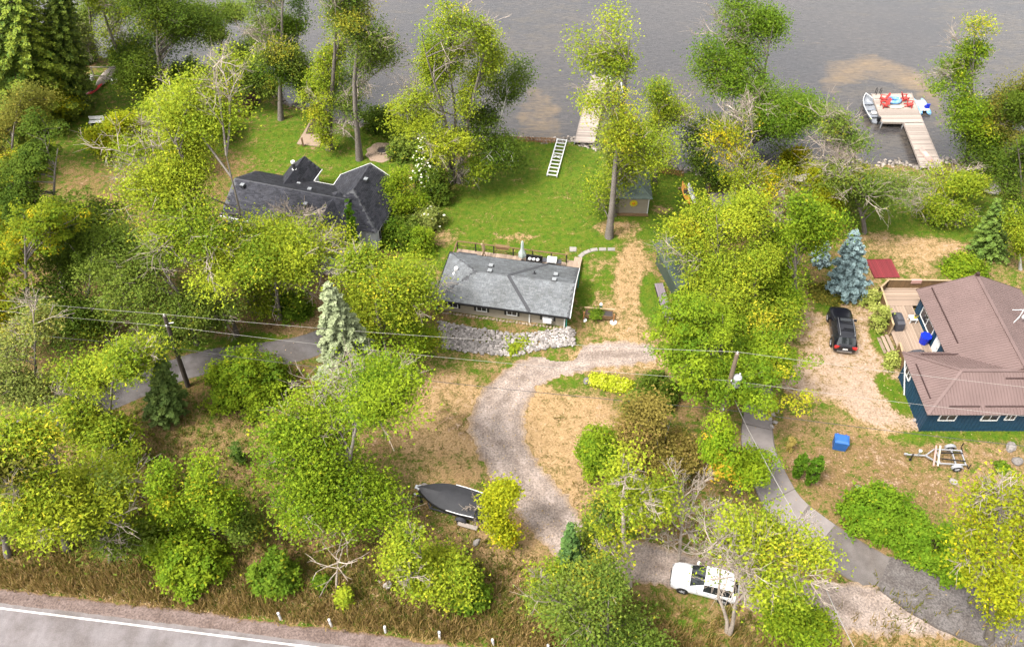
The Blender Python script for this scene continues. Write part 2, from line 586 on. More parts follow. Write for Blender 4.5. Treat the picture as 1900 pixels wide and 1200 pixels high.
#        px    py   rx   ry  tilt (dry, dirt, litter)
COVER = [
    (300, 500, 22, 17, 0, (.50, .05, .55)),
    (620, 270, 9, 7, -15, (.22, .0, .12)),
    (200, 210, 20, 9, 0, (.25, .0, .25)),
    (1020, 350, 9, 10, 0, (.17, .0, .0)),
    (850, 430, 4.5, 5, 0, (.22, .0, .05)),
    (1150, 360, 9, 8, 0, (.19, .0, .0)),
    (1250, 380, 4, 7, 0, (.10, .0, .0)),
    (1230, 390, 1.2, .8, 0, (.6, .1, .1)),
    (960, 440, 1.8, .5, 0, (.62, .05, .1)),
    (1130, 500, 3.4, 4.0, 0, (.20, .0, .0)),
    (1115, 495, 1.7, 1.3, 0, (.42, .0, .0)),
    (1145, 425, 2.2, 1.2, 0, (.70, .1, .0)),
    (1172, 520, 1.6, 5.6, -8, (.86, .12, .0)),
    (1175, 600, 3.4, 2.2, 0, (.72, .15, .0)),
    (1105, 560, 1.6, 1.4, 0, (.66, .2, .0)),
    (1210, 560, 1.0, 3.6, 0, (.10, .0, .0)),
    (1085, 545, .7, 2.2, 0, (.12, .0, .0)),
    (1160, 665, 4.5, 1.7, 0, (.80, .35, .0)),
    (1100, 640, 2.0, 1.0, 0, (.62, .15, .3)),
    (800, 500, 1.2, 4, 0, (.36, .0, .1)),
    (820, 440, 1.3, 1.2, 0, (.62, .1, .1)),
    (850, 665, 5, 1.2, -6, (.48, .0, .1)),
    (820, 740, 3.5, 2.6, 0, (.82, .2, .1)),
    (830, 810, 4, 2.2, 0, (.84, .1, .15)),
    (820, 870, 3.6, 1.6, 0, (.68, .0, .3)),
    (1060, 715, 4, 1.1, -4, (.34, .0, .15)),
    (1060, 800, 3.8, 3.8, 0, (.95, .12, .0)),
    (1010, 760, 1.3, 3.0, 10, (.90, .10, .0)),
    (1060, 900, 2.0, 2.4, 0, (.86, .1, .1)),
    (1250, 720, 5, 2.2, 0, (.55, .0, .4)),
    (1250, 900, 6, 4, 0, (.55, .1, .55)),
    (420, 800, 8, 3.2, 0, (.52, .05, .35)),
    (480, 745, 5, 2.0, 0, (.45, .0, .35)),
    (300, 830, 10, 3.5, 0, (.58, .1, .4)),
    (380, 600, 14, 2.4, 3, (.58, .1, .62)),
    (440, 632, 6, .7, 6, (.15, .0, .1)),
    (560, 690, 4, 1.4, 0, (.5, .0, .5)),
    (600, 580, 3, 5, 0, (.7, .2, .4)),
    (640, 1030, 12, 3.2, -6, (.62, .1, .62)),
    (900, 1060, 6, 3, 0, (.58, .0, .5)),
    (950, 1000, 2.5, 2.2, 0, (.8, .1, .3)),
    (200, 1080, 14, 2.6, -6, (.55, .1, .55)),
    (750, 1130, 16, 1.6, -6, (.5, .05, .45)),
    (1000, 1160, 9, 1.8, -6, (.56, .05, .45)),
    (1550, 1170, 8, 1.5, -6, (.68, .05, .3)),
    (1560, 360, 3.6, 4.2, 0, (.12, .0, .0)),
    (1720, 395, 9, 4.5, 0, (.22, .0, .05)),
    (1730, 480, 5.0, 3.0, 0, (.90, .25, .0)),
    (1640, 455, 2.6, 1.6, 0, (.72, .2, .1)),
    (1640, 500, 3.0, 2.4, 0, (.58, .1, .1)),
    (1620, 590, 2.4, 4.0, 0, (.80, .2, .0)),
    (1560, 620, 5.0, 4.0, 0, (.80, .45, .15)),
    (1530, 545, 2.4, 1.0, 0, (.6, .1, .3)),
    (1530, 570, 1.0, .8, 0, (.2, .0, .2)),
    (1560, 700, 5.5, 2.6, 0, (.90, .62, .1)),
    (1640, 760, 3.6, 2.2, -30, (.95, .72, .0)),
    (1720, 830, 4, 1.4, -20, (.84, .38, .2)),
    (1520, 790, 3.4, 1.4, 0, (.62, .1, .35)),
    (1640, 880, 8, 3.2, 0, (.68, .22, .60)),
    (1850, 870, 5, 3, 0, (.70, .25, .5)),
    (1640, 640, .8, 2.4, 12, (.15, .0, .0)),
    (1660, 730, 1.0, 2.4, 14, (.10, .0, .0)),
    (1790, 806, 5.6, .7, 3, (.10, .0, .0)),
    (1600, 1010, 3.5, 1.0, -40, (.6, .1, .5)),
    (1480, 1020, 3.0, 1.6, -35, (.76, .1, .35)),
    (1840, 520, 6, 4, 0, (.5, .1, .3)),
    (870, 780, 3.0, .35, -24, (.6, .3, .75)),
    (865, 800, 3.0, .3, -28, (.6, .3, .7)),
]


def graded(a, b, fine, outer):
    mid = np.arange(a, b + 1e-6, fine)
    k = np.cumsum(1.35 ** np.arange(1, 60) * fine)
    k = k[k < outer]
    return np.concatenate([(a - k)[::-1], mid, b + k])


gx = graded(-64, 64, 0.5, 700)
gy = graded(14, 108, 0.5, 900)
X, Y = np.meshgrid(gx, gy)
sy = shore_y(X)
dsh = Y - sy
Z = np.where(dsh > 0, -np.clip(dsh * 0.55, 0, 2.5), 0.0)
Z = np.where((dsh > -0.8) & (dsh <= 0), -0.1 * (dsh + 0.8) / 0.8, np.where(dsh > 0, Z - 0.1, Z))
COT_C, COT_A = Vector((-.36, 52.84)), R_(-10.5)


def bank(x, y):
    """earth bank that rises to the front wall of the cottage"""
    dx, dy = x - COT_C.x, y - COT_C.y
    c, s = math.cos(COT_A), math.sin(COT_A)
    lx, ly = dx * c + dy * s, -dx * s + dy * c
    side = np.clip((6.9 - np.abs(lx)) / 1.2, 0, 1)
    h = np.clip((ly + 5.7) / 3.0, 0, 1) * np.clip((1.5 - ly) / 2.5, 0, 1)
    return .75 * side * h


Z = Z + bank(X, Y)
dry, dirt, lit = blobs(X, Y, (.5, .05, .4), COVER)
ny, nx = X.shape
idx = np.arange(nx * ny).reshape(ny, nx)
quads = np.stack([idx[:-1, :-1].ravel(), idx[:-1, 1:].ravel(), idx[1:, 1:].ravel(), idx[1:, :-1].ravel()], 1)


def ground_material():
    m, n, p, _ = new_mat('ground_cover')
    a = n.nodes.new('ShaderNodeAttribute')
    a.attribute_name = 'Col'
    sp = n.nodes.new('ShaderNodeSeparateColor')
    n.links.new(a.outputs['Color'], sp.inputs[0])
    big = noise(n, 0.35, 5, 0.6).outputs[0]
    mid = noise(n, 1.7, 6, 0.68).outputs[0]
    fine0 = noise(n, 6.5, 5, 0.70).outputs[0]
    fine = math_n(n, 'ADD', math_n(n, 'MULTIPLY', fine0, .68), math_n(n, 'MULTIPLY', mid, .32))
    tiny = noise(n, 26.0, 3, 0.7).outputs[0]
    mixn = math_n(n, 'ADD', math_n(n, 'MULTIPLY', big, 0.35), math_n(n, 'ADD', math_n(n, 'MULTIPLY', mid, 0.5), math_n(n, 'MULTIPLY', fine, 0.55)))  # about 0.7 mean

    def mask(ch, width, soft):
        v = math_n(n, 'ADD', sp.outputs[ch], math_n(n, 'MULTIPLY', math_n(n, 'SUBTRACT', mixn, 0.70), width))
        mr = n.nodes.new('ShaderNodeMapRange')
        mr.interpolation_type = 'SMOOTHSTEP'
        n.links.new(v, mr.inputs[0])
        mr.inputs[1].default_value = 0.5 - soft
        mr.inputs[2].default_value = 0.5 + soft
        return mr.outputs[0]
    lush = ramp(n, fine, (.020, .052, .003), (.068, .108, .006), .34, .66)
    lush2 = mixc(n, ramp(n, mid, (0, 0, 0), (.7, .7, .7), .42, .68).outputs[0], lush.outputs[0], (.085, .086, .009))
    olive = ramp(n, fine, (.036, .032, .007), (.125, .090, .028), .34, .66)
    straw = ramp(n, fine, (.085, .052, .021), (.290, .192, .100), .32, .62)
    soil = ramp(n, fine, (.100, .070, .050), (.300, .222, .165), .34, .64)
    leaf = ramp(n, fine, (.032, .019, .008), (.150, .088, .038), .34, .68)
    c = mixc(n, mask(0, 2.1, .34), lush2, olive.outputs[0])
    v2 = math_n(n, 'SUBTRACT', sp.outputs[0], 0.24)
    st = math_n(n, 'ADD', v2, math_n(n, 'MULTIPLY', math_n(n, 'SUBTRACT', mixn, 0.70), 2.6))
    mr = n.nodes.new('ShaderNodeMapRange')
    n.links.new(st, mr.inputs[0])
    mr.inputs[1].default_value = 0.18
    mr.inputs[2].default_value = 0.62
    c = mixc(n, mr.outputs[0], c, straw.outputs[0])
    c = mixc(n, math_n(n, 'MULTIPLY', mask(2, 2.6, .30), 0.8), c, leaf.outputs[0])
    c = mixc(n, mask(1, 2.4, .26), c, soil.outputs[0])
    # pale straws, seed heads and specks of leaf
    spk = ramp(n, tiny, (0, 0, 0), (1, 1, 1), .66, .76).outputs[0]
    c = mixc(n, math_n(n, 'MULTIPLY', spk, math_n(n, 'MULTIPLY', sp.outputs[0], 0.55)), c, (.27, .195, .11))
    n.links.new(c, p.inputs['Base Color'])
    p.inputs['Roughness'].default_value = 0.95
    p.inputs['Specular IOR Level'].default_value = 0.1
    b = n.nodes.new('ShaderNodeBump')
    b.inputs['Strength'].default_value = 0.9
    b.inputs['Distance'].default_value = 0.12
    n.links.new(math_n(n, 'ADD', fine, math_n(n, 'MULTIPLY', mid, .9)), b.inputs['Height'])
    n.links.new(b.outputs[0], p.inputs['Normal'])
    return m


M['ground'] = ground_material()
ground = structure(np_mesh('ground', np.stack([X.ravel(), Y.ravel(), Z.ravel()], 1), quads, 'ground',
                           np.stack([dry.ravel(), dirt.ravel(), lit.ravel()], 1), smooth=True))


def lake_material():
    m, n, p, _ = new_mat('lake_water')
    a = n.nodes.new('ShaderNodeAttribute')
    a.attribute_name = 'Col'
    sp = n.nodes.new('ShaderNodeSeparateColor')
    n.links.new(a.outputs['Color'], sp.inputs[0])
    big = noise(n, 0.05, 5, 0.6, stretch=(1, 1.6, 1)).outputs[0]
    mid = noise(n, 0.5, 6, 0.7, stretch=(0.6, 1.5, 1)).outputs[0]
    fine = noise(n, 2.2, 6, 0.72, stretch=(0.5, 1.9, 1)).outputs[0]
    c = ramp(n, big, (.025, .024, .026), (.036, .032, .031), .3, .7).outputs[0]
    # weed beds showing through murky water
    wv = math_n(n, 'ADD', sp.outputs[1], math_n(n, 'MULTIPLY', math_n(n, 'SUBTRACT', math_n(n, 'ADD', mid, math_n(n, 'MULTIPLY', fine, .35)), .68), 1.6))
    wk = ramp(n, wv, (0, 0, 0), (1, 1, 1), .36, .62).outputs[0]
    c = mixc(n, math_n(n, 'MULTIPLY', wk, .40), c, (.052, .042, .030))
    sv = math_n(n, 'ADD', sp.outputs[0], math_n(n, 'MULTIPLY', math_n(n, 'SUBTRACT', mid, .5), .8))
    sk = ramp(n, sv, (0, 0, 0), (1, 1, 1), .25, .75).outputs[0]
    c = mixc(n, math_n(n, 'MULTIPLY', sk, .85), c, (.11, .073, .036))
    c = mixc(n, 1.0, c, ramp(n, fine, (.72, .72, .72), (1.3, 1.28, 1.25), .36, .64).outputs[0], 'MULTIPLY')
    n.links.new(c, p.inputs['Base Color'])
    p.inputs['Roughness'].default_value = 0.12
    p.inputs['Specular IOR Level'].default_value = 0.4
    b = n.nodes.new('ShaderNodeBump')
    b.inputs['Strength'].default_value = 0.5
    b.inputs['Distance'].default_value = 0.05
    n.links.new(fine, b.inputs['Height'])
    n.links.new(b.outputs[0], p.inputs['Normal'])
    return m


M['lake'] = lake_material()
lx = graded(-70, 70, 1.0, 700)
ly = graded(66, 130, 1.0, 900)
ly = ly[ly > 60]
LX, LY = np.meshgrid(lx, ly)
rag = 0.25 * np.sin(LX * .9) + .2 * np.sin(LY * 1.3 + LX * .5)
sand, weed = blobs(LX + rag, LY - rag, (0.0, 0.32), [
    (1000, 220, 2.2, 7, 0, (.42, .5)), (1640, 165, 6.4, 8.0, 0, (.62, .4)), (1645, 205, 5.2, 7.6, 0, (.16, .55)), (1560, 260, 2.5, 4, 0, (.55, .4)),
    (1000, 45, 14, 7, 0, (None, .46)), (820, 190, 7, 10, 0, (None, .5)), (1280, 110, 6, 8, 0, (.12, .45)), (1800, 90, 12, 14, 0, (None, .52)), (1360, 40, 18, 12, 0, (None, .22)),
    (1620, 60, 10, 10, 0, (None, .25)), (1760, 140, 2, 2, 0, (.1, .6))])
near = np.clip(1 - (LY - shore_y(LX)) / 3.0, 0, 1)
sand = np.maximum(sand, near * .35)
ny, nx = LX.shape
idx = np.arange(nx * ny).reshape(ny, nx)
lq = np.stack([idx[:-1, :-1].ravel(), idx[:-1, 1:].ravel(), idx[1:, 1:].ravel(), idx[1:, :-1].ravel()], 1)
structure(np_mesh('lake', np.stack([LX.ravel(), LY.ravel(), np.full(LX.size, -0.42)], 1), lq, 'lake',
                  np.stack([sand.ravel(), weed.ravel(), np.zeros(LX.size)], 1), smooth=True))

# ------------------------------------------------------------------ roads and drives
M['track'] = attr_mat('gravel_and_asphalt', 0.95, 0.15, 0, 0.5, 7)


def gravel_material(name, coarse, fine_s, amt):
    m, n, p, _ = new_mat(name)
    a = n.nodes.new('ShaderNodeAttribute')
    a.attribute_name = 'Col'
    f = noise(n, fine_s, 5, 0.75).outputs[0]
    g = noise(n, coarse, 5, 0.65).outputs[0]
    c = mixc(n, 1.0, a.outputs['Color'], ramp(n, f, (1 - amt,) * 3, (1 + amt,) * 3, .32, .68).outputs[0], 'MULTIPLY')
    c = mixc(n, 1.0, c, ramp(n, g, (.76, .73, .70), (1.14, 1.14, 1.14), .36, .64).outputs[0], 'MULTIPLY')
    n.links.new(c, p.inputs['Base Color'])
    p.inputs['Roughness'].default_value = 0.95
    p.inputs['Specular IOR Level'].default_value = 0.12
    b = n.nodes.new('ShaderNodeBump')
    b.inputs['Strength'].default_value = 0.5
    b.inputs['Distance'].default_value = 0.04
    n.links.new(f, b.inputs['Height'])
    n.links.new(b.outputs[0], p.inputs['Normal'])
    return m


M['gravel'] = gravel_material('gravel_drive', 0.8, 7, 0.55)
M['asphalt'] = gravel_material('worn_asphalt', 0.5, 14, 0.16)


def smooth_path(pts, step=0.3):
    P = np.array([(p[0], p[1]) for p in pts], dtype=float)
    for _ in range(3):                                   # Chaikin
        Q = [P[0]]
        for i in range(len(P) - 1):
            Q += [P[i] * .75 + P[i + 1] * .25, P[i] * .25 + P[i + 1] * .75]
        P = np.array(Q + [P[-1]])
    d = np.concatenate([[0], np.cumsum(np.hypot(*np.diff(P, axis=0).T))])
    t = np.arange(0, d[-1], step)
    return np.stack([np.interp(t, d, P[:, 0]), np.interp(t, d, P[:, 1])], 1), t / d[-1]


def strip(name, pts, widths, mat, z, c_mid, c_edge, rag=0.2, tracks=0.0, seed=3, edge_frac=0.12, raw=False):
    rg = np.random.default_rng(seed)
    P, t = smooth_path(pts if raw else [at(*p) for p in pts])
    W = np.interp(t, np.linspace(0, 1, len(widths)), widths)
    T = np.gradient(P, axis=0)
    T /= np.linalg.norm(T, axis=1)[:, None]
    N = np.stack([-T[:, 1], T[:, 0]], 1)
    n = len(P)

    def rn():
        k = rg.normal(size=n)
        k2 = np.convolve(rg.normal(size=n + 16), np.ones(9) / 5, 'same')[8:8 + n]
        return (k * .35 + k2 * .65) * rag
    s = np.array([-1, -1 + 2 * edge_frac, -.62, -.45, -.25, 0, .25, .45, .62, 1 - 2 * edge_frac, 1])
    eL, eR = rn(), rn()
    V = np.zeros((n, len(s), 3))
    Cc = np.zeros((n, len(s), 3))
    cm, ce = np.array(c_mid), np.array(c_edge)
    for j, sj in enumerate(s):
        off = W / 2 * sj + (eR if sj > 0 else eL) * abs(sj) ** 3 * np.sign(sj)
        V[:, j, :2] = P + N * off[:, None]
        V[:, j, 2] = z
        wv = 1.0 + rg.normal(size=n) * .05
        if tracks and abs(abs(sj) - .45) < .01:
            wv = wv + tracks
        if tracks and sj == 0:
            wv = wv - tracks * .8
        Cc[:, j] = (ce if j in (0, len(s) - 1) else cm)[None, :] * wv[:, None]
    k = len(s)
    idx = np.arange(n * k).reshape(n, k)
    q = np.stack([idx[:-1, :-1].ravel(), idx[1:, :-1].ravel(), idx[1:, 1:].ravel(), idx[:-1, 1:].ravel()], 1)
    q = q[:, ::-1]
    return structure(np_mesh(name, V.reshape(-1, 3), q, mat, Cc.reshape(-1, 3)))


RD = Vector((math.cos(R_(-7.07)), math.sin(R_(-7.07)), 0))
RN = Vector((-RD.y, RD.x, 0))
RP = Vector((-23.4, 23.63, 0))


def on_road(u, v):
    return RP + RD * u + RN * v


road = strip('road', [on_road(u, -3.4) for u in (-120, -60, 0, 60, 120)], [7.5] * 5, 'asphalt', 0.022, (.165, .148, .150), (.19, .17, .165), 0.05, 0.03, 5, 0.03, raw=True)
strip('road_shoulder', [on_road(u, 0.50) for u in (-120, -60, 0, 60, 120)], [1.55] * 5, 'gravel', 0.012, (.150, .112, .100), (.14, .09, .05), 0.16, 0, 6, 0.1, raw=True)
ln = strip('road_edge_line', [on_road(u, 0.0) for u in (-120, -60, 0, 60, 120)], [0.13] * 5, 'asphalt', 0.028, (.60, .58, .56), (.52, .50, .48), 0.006, 0, 7, 0.1, raw=True)
ln.parent = road
del ln['kind']
strip('gravel_driveway', [(1215, 655), (1130, 658), (1060, 666), (985, 690), (932, 735), (918, 795), (948, 865), (995, 925), (1048, 995), (1110, 1035), (1200, 1045), (1300, 1072), (1450, 1108), (1570, 1125), (1680, 1130), (1780, 1140)],
      [1.8, 2.8, 3.3, 3.4, 4.0, 4.0, 3.7, 3.5, 3.4, 3.2, 3.0, 2.9, 2.9, 3.4, 3.6, 3.6], 'gravel', 0.012, (.275, .222, .192), (.28, .20, .13), 0.34, 0.17, 8, 0.12)
strip('asphalt_driveway', [(-40, 830), (60, 795), (170, 752), (260, 712), (350, 678), (420, 665), (500, 657), (580, 642), (640, 610), (690, 560)],
      [2.8, 2.8, 2.8, 2.8, 2.7, 2.7, 2.8, 2.8, 2.8, 2.8], 'asphalt', 0.012, (.150, .138, .138), (.135, .115, .10), 0.07, 0.03, 9, 0.05)
strip('dark_asphalt_entrance', [(1640, 1062), (1715, 1100), (1800, 1128), (1905, 1150), (2050, 1170)], [3.0, 4.6, 5.4, 5.4, 5.4], 'gravel', 0.020, (.125, .112, .108), (.085, .070, .060), 0.10, 0.05, 10, 0.05)
dw = strip('concrete_driveway', [(1405, 715), (1408, 760), (1402, 825), (1428, 890), (1458, 945), (1530, 1005), (1610, 1052), (1690, 1090)], [2.2, 2.2, 2.5, 2.8, 3.0, 3.3, 3.2, 3.0], 'asphalt', 0.008, (.145, .128, .120), (.13, .105, .08), 0.06, 0, 11, 0.05)


def slabs(parent, pts, widths, n, mat):
    P, t = smooth_path([at(*p) for p in pts], 0.1)
    W = np.interp(t, np.linspace(0, 1, len(widths)), widths)
    T = np.gradient(P, axis=0)
    T /= np.linalg.norm(T, axis=1)[:, None]
    N = np.stack([-T[:, 1], T[:, 0]], 1)
    cuts = np.linspace(0, len(P) - 1, n + 1).astype(int)
    for i in range(n):
        a, b = cuts[i] + (1 if i else 0), cuts[i + 1]
        ks = np.linspace(a, b, 6).astype(int)
        sk = random.uniform(-.25, .25)
        L = [P[k] + N[k] * W[k] * .48 + T[k] * sk for k in ks]
        Rr = [P[k] - N[k] * W[k] * .48 - T[k] * sk for k in ks]
        poly = [tuple(q) for q in Rr] + [tuple(q) for q in reversed(L)]
        MB().prism(poly, 0.009, 0.035 + random.uniform(0, .012), 0).build('slab', 'slab', parent)


M['slab'] = pm('worn_concrete_slab', (.235, .205, .198), (.185, .160, .152), 1.6, 0.9, 0.15, detail=8, per_obj=0.16)
slabs(dw, [(1405, 715), (1408, 760), (1402, 825), (1428, 890), (1458, 945), (1530, 1000)], [2.2, 2.2, 2.5, 2.8, 3.0, 3.1], 7, 'slab')


# ------------------------------------------------------------------ stones, tall grass, fallen leaves
def rock_mesh(seed, flat=0.7):
    rg = np.random.default_rng(seed)
    import bmesh
    bm = bmesh.new()
    bmesh.ops.create_icosphere(bm, subdivisions=1, radius=0.5)
    for v in bm.verts:
        k = 1 + rg.normal() * .16
        v.co = Vector((v.co.x * k, v.co.y * k * .9, v.co.z * k * flat))
    V = np.array([tuple(v.co) for v in bm.verts])
    Fq = np.array([[v.index for v in f.verts] for f in bm.faces])
    bm.free()
    return V, Fq


ROCKS = [rock_mesh(i) for i in range(8)]


def rocks_np(name, centers, sizes, cols, parent=None, seed=1):
    rg = np.random.default_rng(seed)
    Vs, Fs, Cs = [], [], []
    o = 0
    for c, s, cc in zip(centers, sizes, cols):
        V, Fq = ROCKS[rg.integers(8)]
        a = rg.random() * 6.28
        ca, sa = math.cos(a), math.sin(a)
        W_ = V * s * np.array([1 + rg.random() * .4, 1, 1])
        W_ = np.stack([W_[:, 0] * ca - W_[:, 1] * sa, W_[:, 0] * sa + W_[:, 1] * ca, W_[:, 2]], 1) + np.array(c)
        Vs.append(W_)
        Fs.append(Fq + o)
        Cs.append(np.tile(cc, (len(V), 1)))
        o += len(V)
    return np_mesh(name, np.concatenate(Vs), np.concatenate(Fs), 'stone', np.concatenate(Cs), parent)


def in_poly(x, y, poly):
    c = False
    for i in range(len(poly)):
        a, b = poly[i], poly[i - 1]
        if (a[1] > y) != (b[1] > y) and x < (b[0] - a[0]) * (y - a[1]) / (b[1] - a[1]) + a[0]:
            c = not c
    return c


def scatter_poly(poly, n, rg):
    xs = [p[0] for p in poly]
    ys = [p[1] for p in poly]
    out = []
    while len(out) < n:
        x, y = rg.uniform(min(xs), max(xs)), rg.uniform(min(ys), max(ys))
        if in_poly(x, y, poly):
            out.append((x, y))
    return out


def grass_stuff(name, pts, h, wd, blades, c1, c2, seed=1, lean=0.35, parent=None):
    """tufts of single narrow blades"""
    rg = np.random.default_rng(seed)
    P = np.repeat(np.array([(p[0], p[1], p[2] if len(p) > 2 else 0) for p in pts]), blades, 0)
    n = len(P)
    a = rg.random(n) * 6.283
    P = P + np.stack([rg.normal(size=n) * .14, rg.normal(size=n) * .14, np.zeros(n)], 1)
    hh = h * (0.5 + rg.random(n))
    L = np.stack([np.cos(a), np.sin(a), np.zeros(n)], 1) * (rg.random(n) * lean * 2)[:, None] * hh[:, None]
    b = rg.random(n) * 6.283
    sd_ = np.stack([np.cos(b), np.sin(b), np.zeros(n)], 1) * wd
    top = P + L + np.stack([np.zeros(n), np.zeros(n), hh], 1)
    V = np.stack([P - sd_, P + sd_, top], 1).reshape(-1, 3)
    Fq = np.arange(n * 3).reshape(-1, 3)
    t = rg.random((n, 1))
    C = np.repeat(np.array(c1) * (1 - t) + np.array(c2) * t, 3, 0)
    return np_mesh(name, V, Fq, 'leaf', C, parent)


rg = np.random.default_rng(5)
# rough verge between road and trees
pts = []
for k in range(5200):
    u = rg.uniform(-16, 75)
    v = 1.4 + abs(rg.normal()) * 1.6
    p = on_road(u, v)
    pts.append((p.x, p.y))
stuff(grass_stuff('verge_grass', pts, 0.55, 0.034, 7, (.10, .085, .014), (.34, .225, .095), 2))
pts = []
for (px, py, sx, sy_, n) in ((150, 1000, 7, 3, 900), (350, 960, 7, 4, 700), (640, 1060, 9, 1.6, 1100), (1450, 1150, 5, 1.5, 500), (1230, 950, 4, 3, 300), (950, 1120, 6, 1.4, 600), (200, 850, 8, 4, 700)):
    c = at(px, py)
    for _ in range(n):
        pts.append((c.x + rg.normal() * sx, c.y + rg.normal() * sy_))
drive_pts = np.array([tuple(at(*p))[:2] for p in ((985, 690), (932, 735), (918, 795), (948, 865), (995, 925), (1048, 995), (1200, 1045), (1300, 1072), (1450, 1108), (1570, 1128), (350, 678), (420, 665), (250, 718), (1430, 900), (1500, 985))])
pts = [p for p in pts if np.min(np.hypot(drive_pts[:, 0] - p[0], drive_pts[:, 1] - p[1])) > 2.6 and (Vector((p[0], p[1], 0)) - RP).dot(RN) > 1.8]
stuff(grass_stuff('undergrowth', pts, 0.42, 0.040, 6, (.055, .085, .012), (.185, .135, .035), 4, 0.5))


def litter(name, zones, size, c1, c2, seed):
    rg = np.random.default_rng(seed)
    P = []
    for px, py, sx, sy_, n in zones:
        c = at(px, py)
        q = np.stack([c.x + rg.normal(size=n) * sx, c.y + rg.normal(size=n) * sy_, np.full(n, .045)], 1)
        P.append(q)
    P = np.concatenate(P)
    v = (P[:, 0] - RP.x) * RN.x + (P[:, 1] - RP.y) * RN.y
    P = P[(v > 1.4) & (P[:, 1] < shore_y(P[:, 0]) - 1)]
    n = len(P)
    a = rg.random(n) * 6.283
    t = np.stack([np.cos(a), np.sin(a), rg.normal(size=n) * .25], 1) * (size * (.6 + .8 * rg.random(n)))[:, None]
    b = np.stack([-np.sin(a), np.cos(a), rg.normal(size=n) * .25], 1) * (size * .7 * (.6 + .8 * rg.random(n)))[:, None]
    V = np.stack([P - t, P + b, P + t, P - b], 1).reshape(-1, 3)
    V[:, 2] = np.maximum(V[:, 2], .025)
    k = rg.random((n, 1))
    C = np.repeat(np.array(c1) * (1 - k) + np.array(c2) * k, 4, 0)
    return stuff(np_mesh(name, V, np.arange(n * 4).reshape(-1, 4), 'leaf', C))


litter('fallen_leaves', [(300, 1115, 14, 1.0, 2300), (100, 1090, 9, .9, 900), (700, 1100, 9, 1.4, 1300), (300, 600, 9, 2.5, 420), (430, 800, 7, 2.5, 220), (850, 960, 2.2, 1.0, 320), (950, 1000, 3, 1.5, 220),
                         (1640, 870, 7, 2.5, 420), (1640, 720, 5, 4, 260), (830, 780, 4, 3, 200), (1060, 820, 4, 3, 220), (1250, 930, 4, 2.5, 260), (700, 290, 7, 4, 40), (1020, 380, 7, 6, 25)],
       0.055, (.20, .13, .055), (.36, .27, .16), 12)


# short tufts over lawns and dry ground, coloured by the cover they grow in
rg = np.random.default_rng(77)
n = 26000
px_ = rg.uniform(-60, 60, n)
py_ = rg.uniform(24, 80, n)
k_ = (py_ < shore_y(px_) - 1.2) & (np.abs(px_) < 18 + py_ * .56)
dr_, di_, li_ = blobs(px_, py_, (.5, .05, .4), COVER)
k_ &= rg.random(n) > di_ * 1.2
for name_ in ('gravel_driveway', 'asphalt_driveway', 'concrete_driveway', 'dark_asphalt_entrance'):
    me_ = S.objects[name_].data
    co_ = np.zeros(len(me_.vertices) * 3, dtype=np.float32)
    me_.vertices.foreach_get('co', co_)
    co_ = co_.reshape(-1, 11, 3)[::2, 5, :2]
    wd_ = 2.0
    for a0 in range(0, n, 4000):
        d_ = np.min(np.hypot(px_[a0:a0 + 4000, None] - co_[None, :, 0], py_[a0:a0 + 4000, None] - co_[None, :, 1]), axis=1)
        k_[a0:a0 + 4000] &= d_ > wd_
k_ &= ((px_ - RP.x) * RN.x + (py_ - RP.y) * RN.y) > 1.5
px_, py_, dr_ = px_[k_], py_[k_], dr_[k_]
m_ = len(px_)
B_ = np.repeat(np.stack([px_, py_, bank(px_, py_)], 1), 3, 0) + np.concatenate([rg.normal(size=(m_ * 3, 2)) * .09, np.zeros((m_ * 3, 1))], 1)
q_ = len(B_)
a_ = rg.random(q_) * 6.283
sd_v = np.stack([np.cos(a_), np.sin(a_), np.zeros(q_)], 1) * .035
tp_ = B_ + np.stack([rg.normal(size=q_) * .07, rg.normal(size=q_) * .07, .06 + .10 * rg.random(q_)], 1)
dd_ = np.clip(np.repeat(dr_, 3) + rg.normal(size=q_) * .22, 0, 1)[:, None]
cc_ = np.array((.040, .085, .006)) * (1 - dd_) + np.array((.26, .175, .08)) * dd_
cc_ *= .7 + .6 * rg.random((q_, 1))
stuff(np_mesh('grass_tufts', np.stack([B_ - sd_v, B_ + sd_v, tp_], 1).reshape(-1, 3), np.arange(q_ * 3).reshape(-1, 3), 'leaf', np.repeat(cc_, 3, 0)))


# ------------------------------------------------------------------ plants
def tubes_batch(P, Rr, sides):
    """P (n,k,3) centre lines, Rr (n,k) radii -> vertices, quads"""
    n, k, _ = P.shape
    T = np.gradient(P, axis=1)
    T /= np.linalg.norm(T, axis=2, keepdims=True) + 1e-9
    ref = np.where(np.abs(T[:, :1, 2:3]) < 0.9, np.array([0, 0, 1.0]), np.array([1.0, 0, 0]))
    U = np.cross(T, np.broadcast_to(ref, T.shape))
    U /= np.linalg.norm(U, axis=2, keepdims=True) + 1e-9
    W = np.cross(T, U)
    a = np.arange(sides) * 2 * math.pi / sides
    V = P[:, :, None, :] + (U[:, :, None, :] * np.cos(a)[None, None, :, None] + W[:, :, None, :] * np.sin(a)[None, None, :, None]) * Rr[:, :, None, None]
    idx = np.arange(n * k * sides).reshape(n, k, sides)
    nx = np.roll(idx, -1, axis=2)
    q = np.stack([idx[:, :-1], nx[:, :-1], nx[:, 1:], idx[:, 1:]], -1).reshape(-1, 4)
    return V.reshape(-1, 3), q


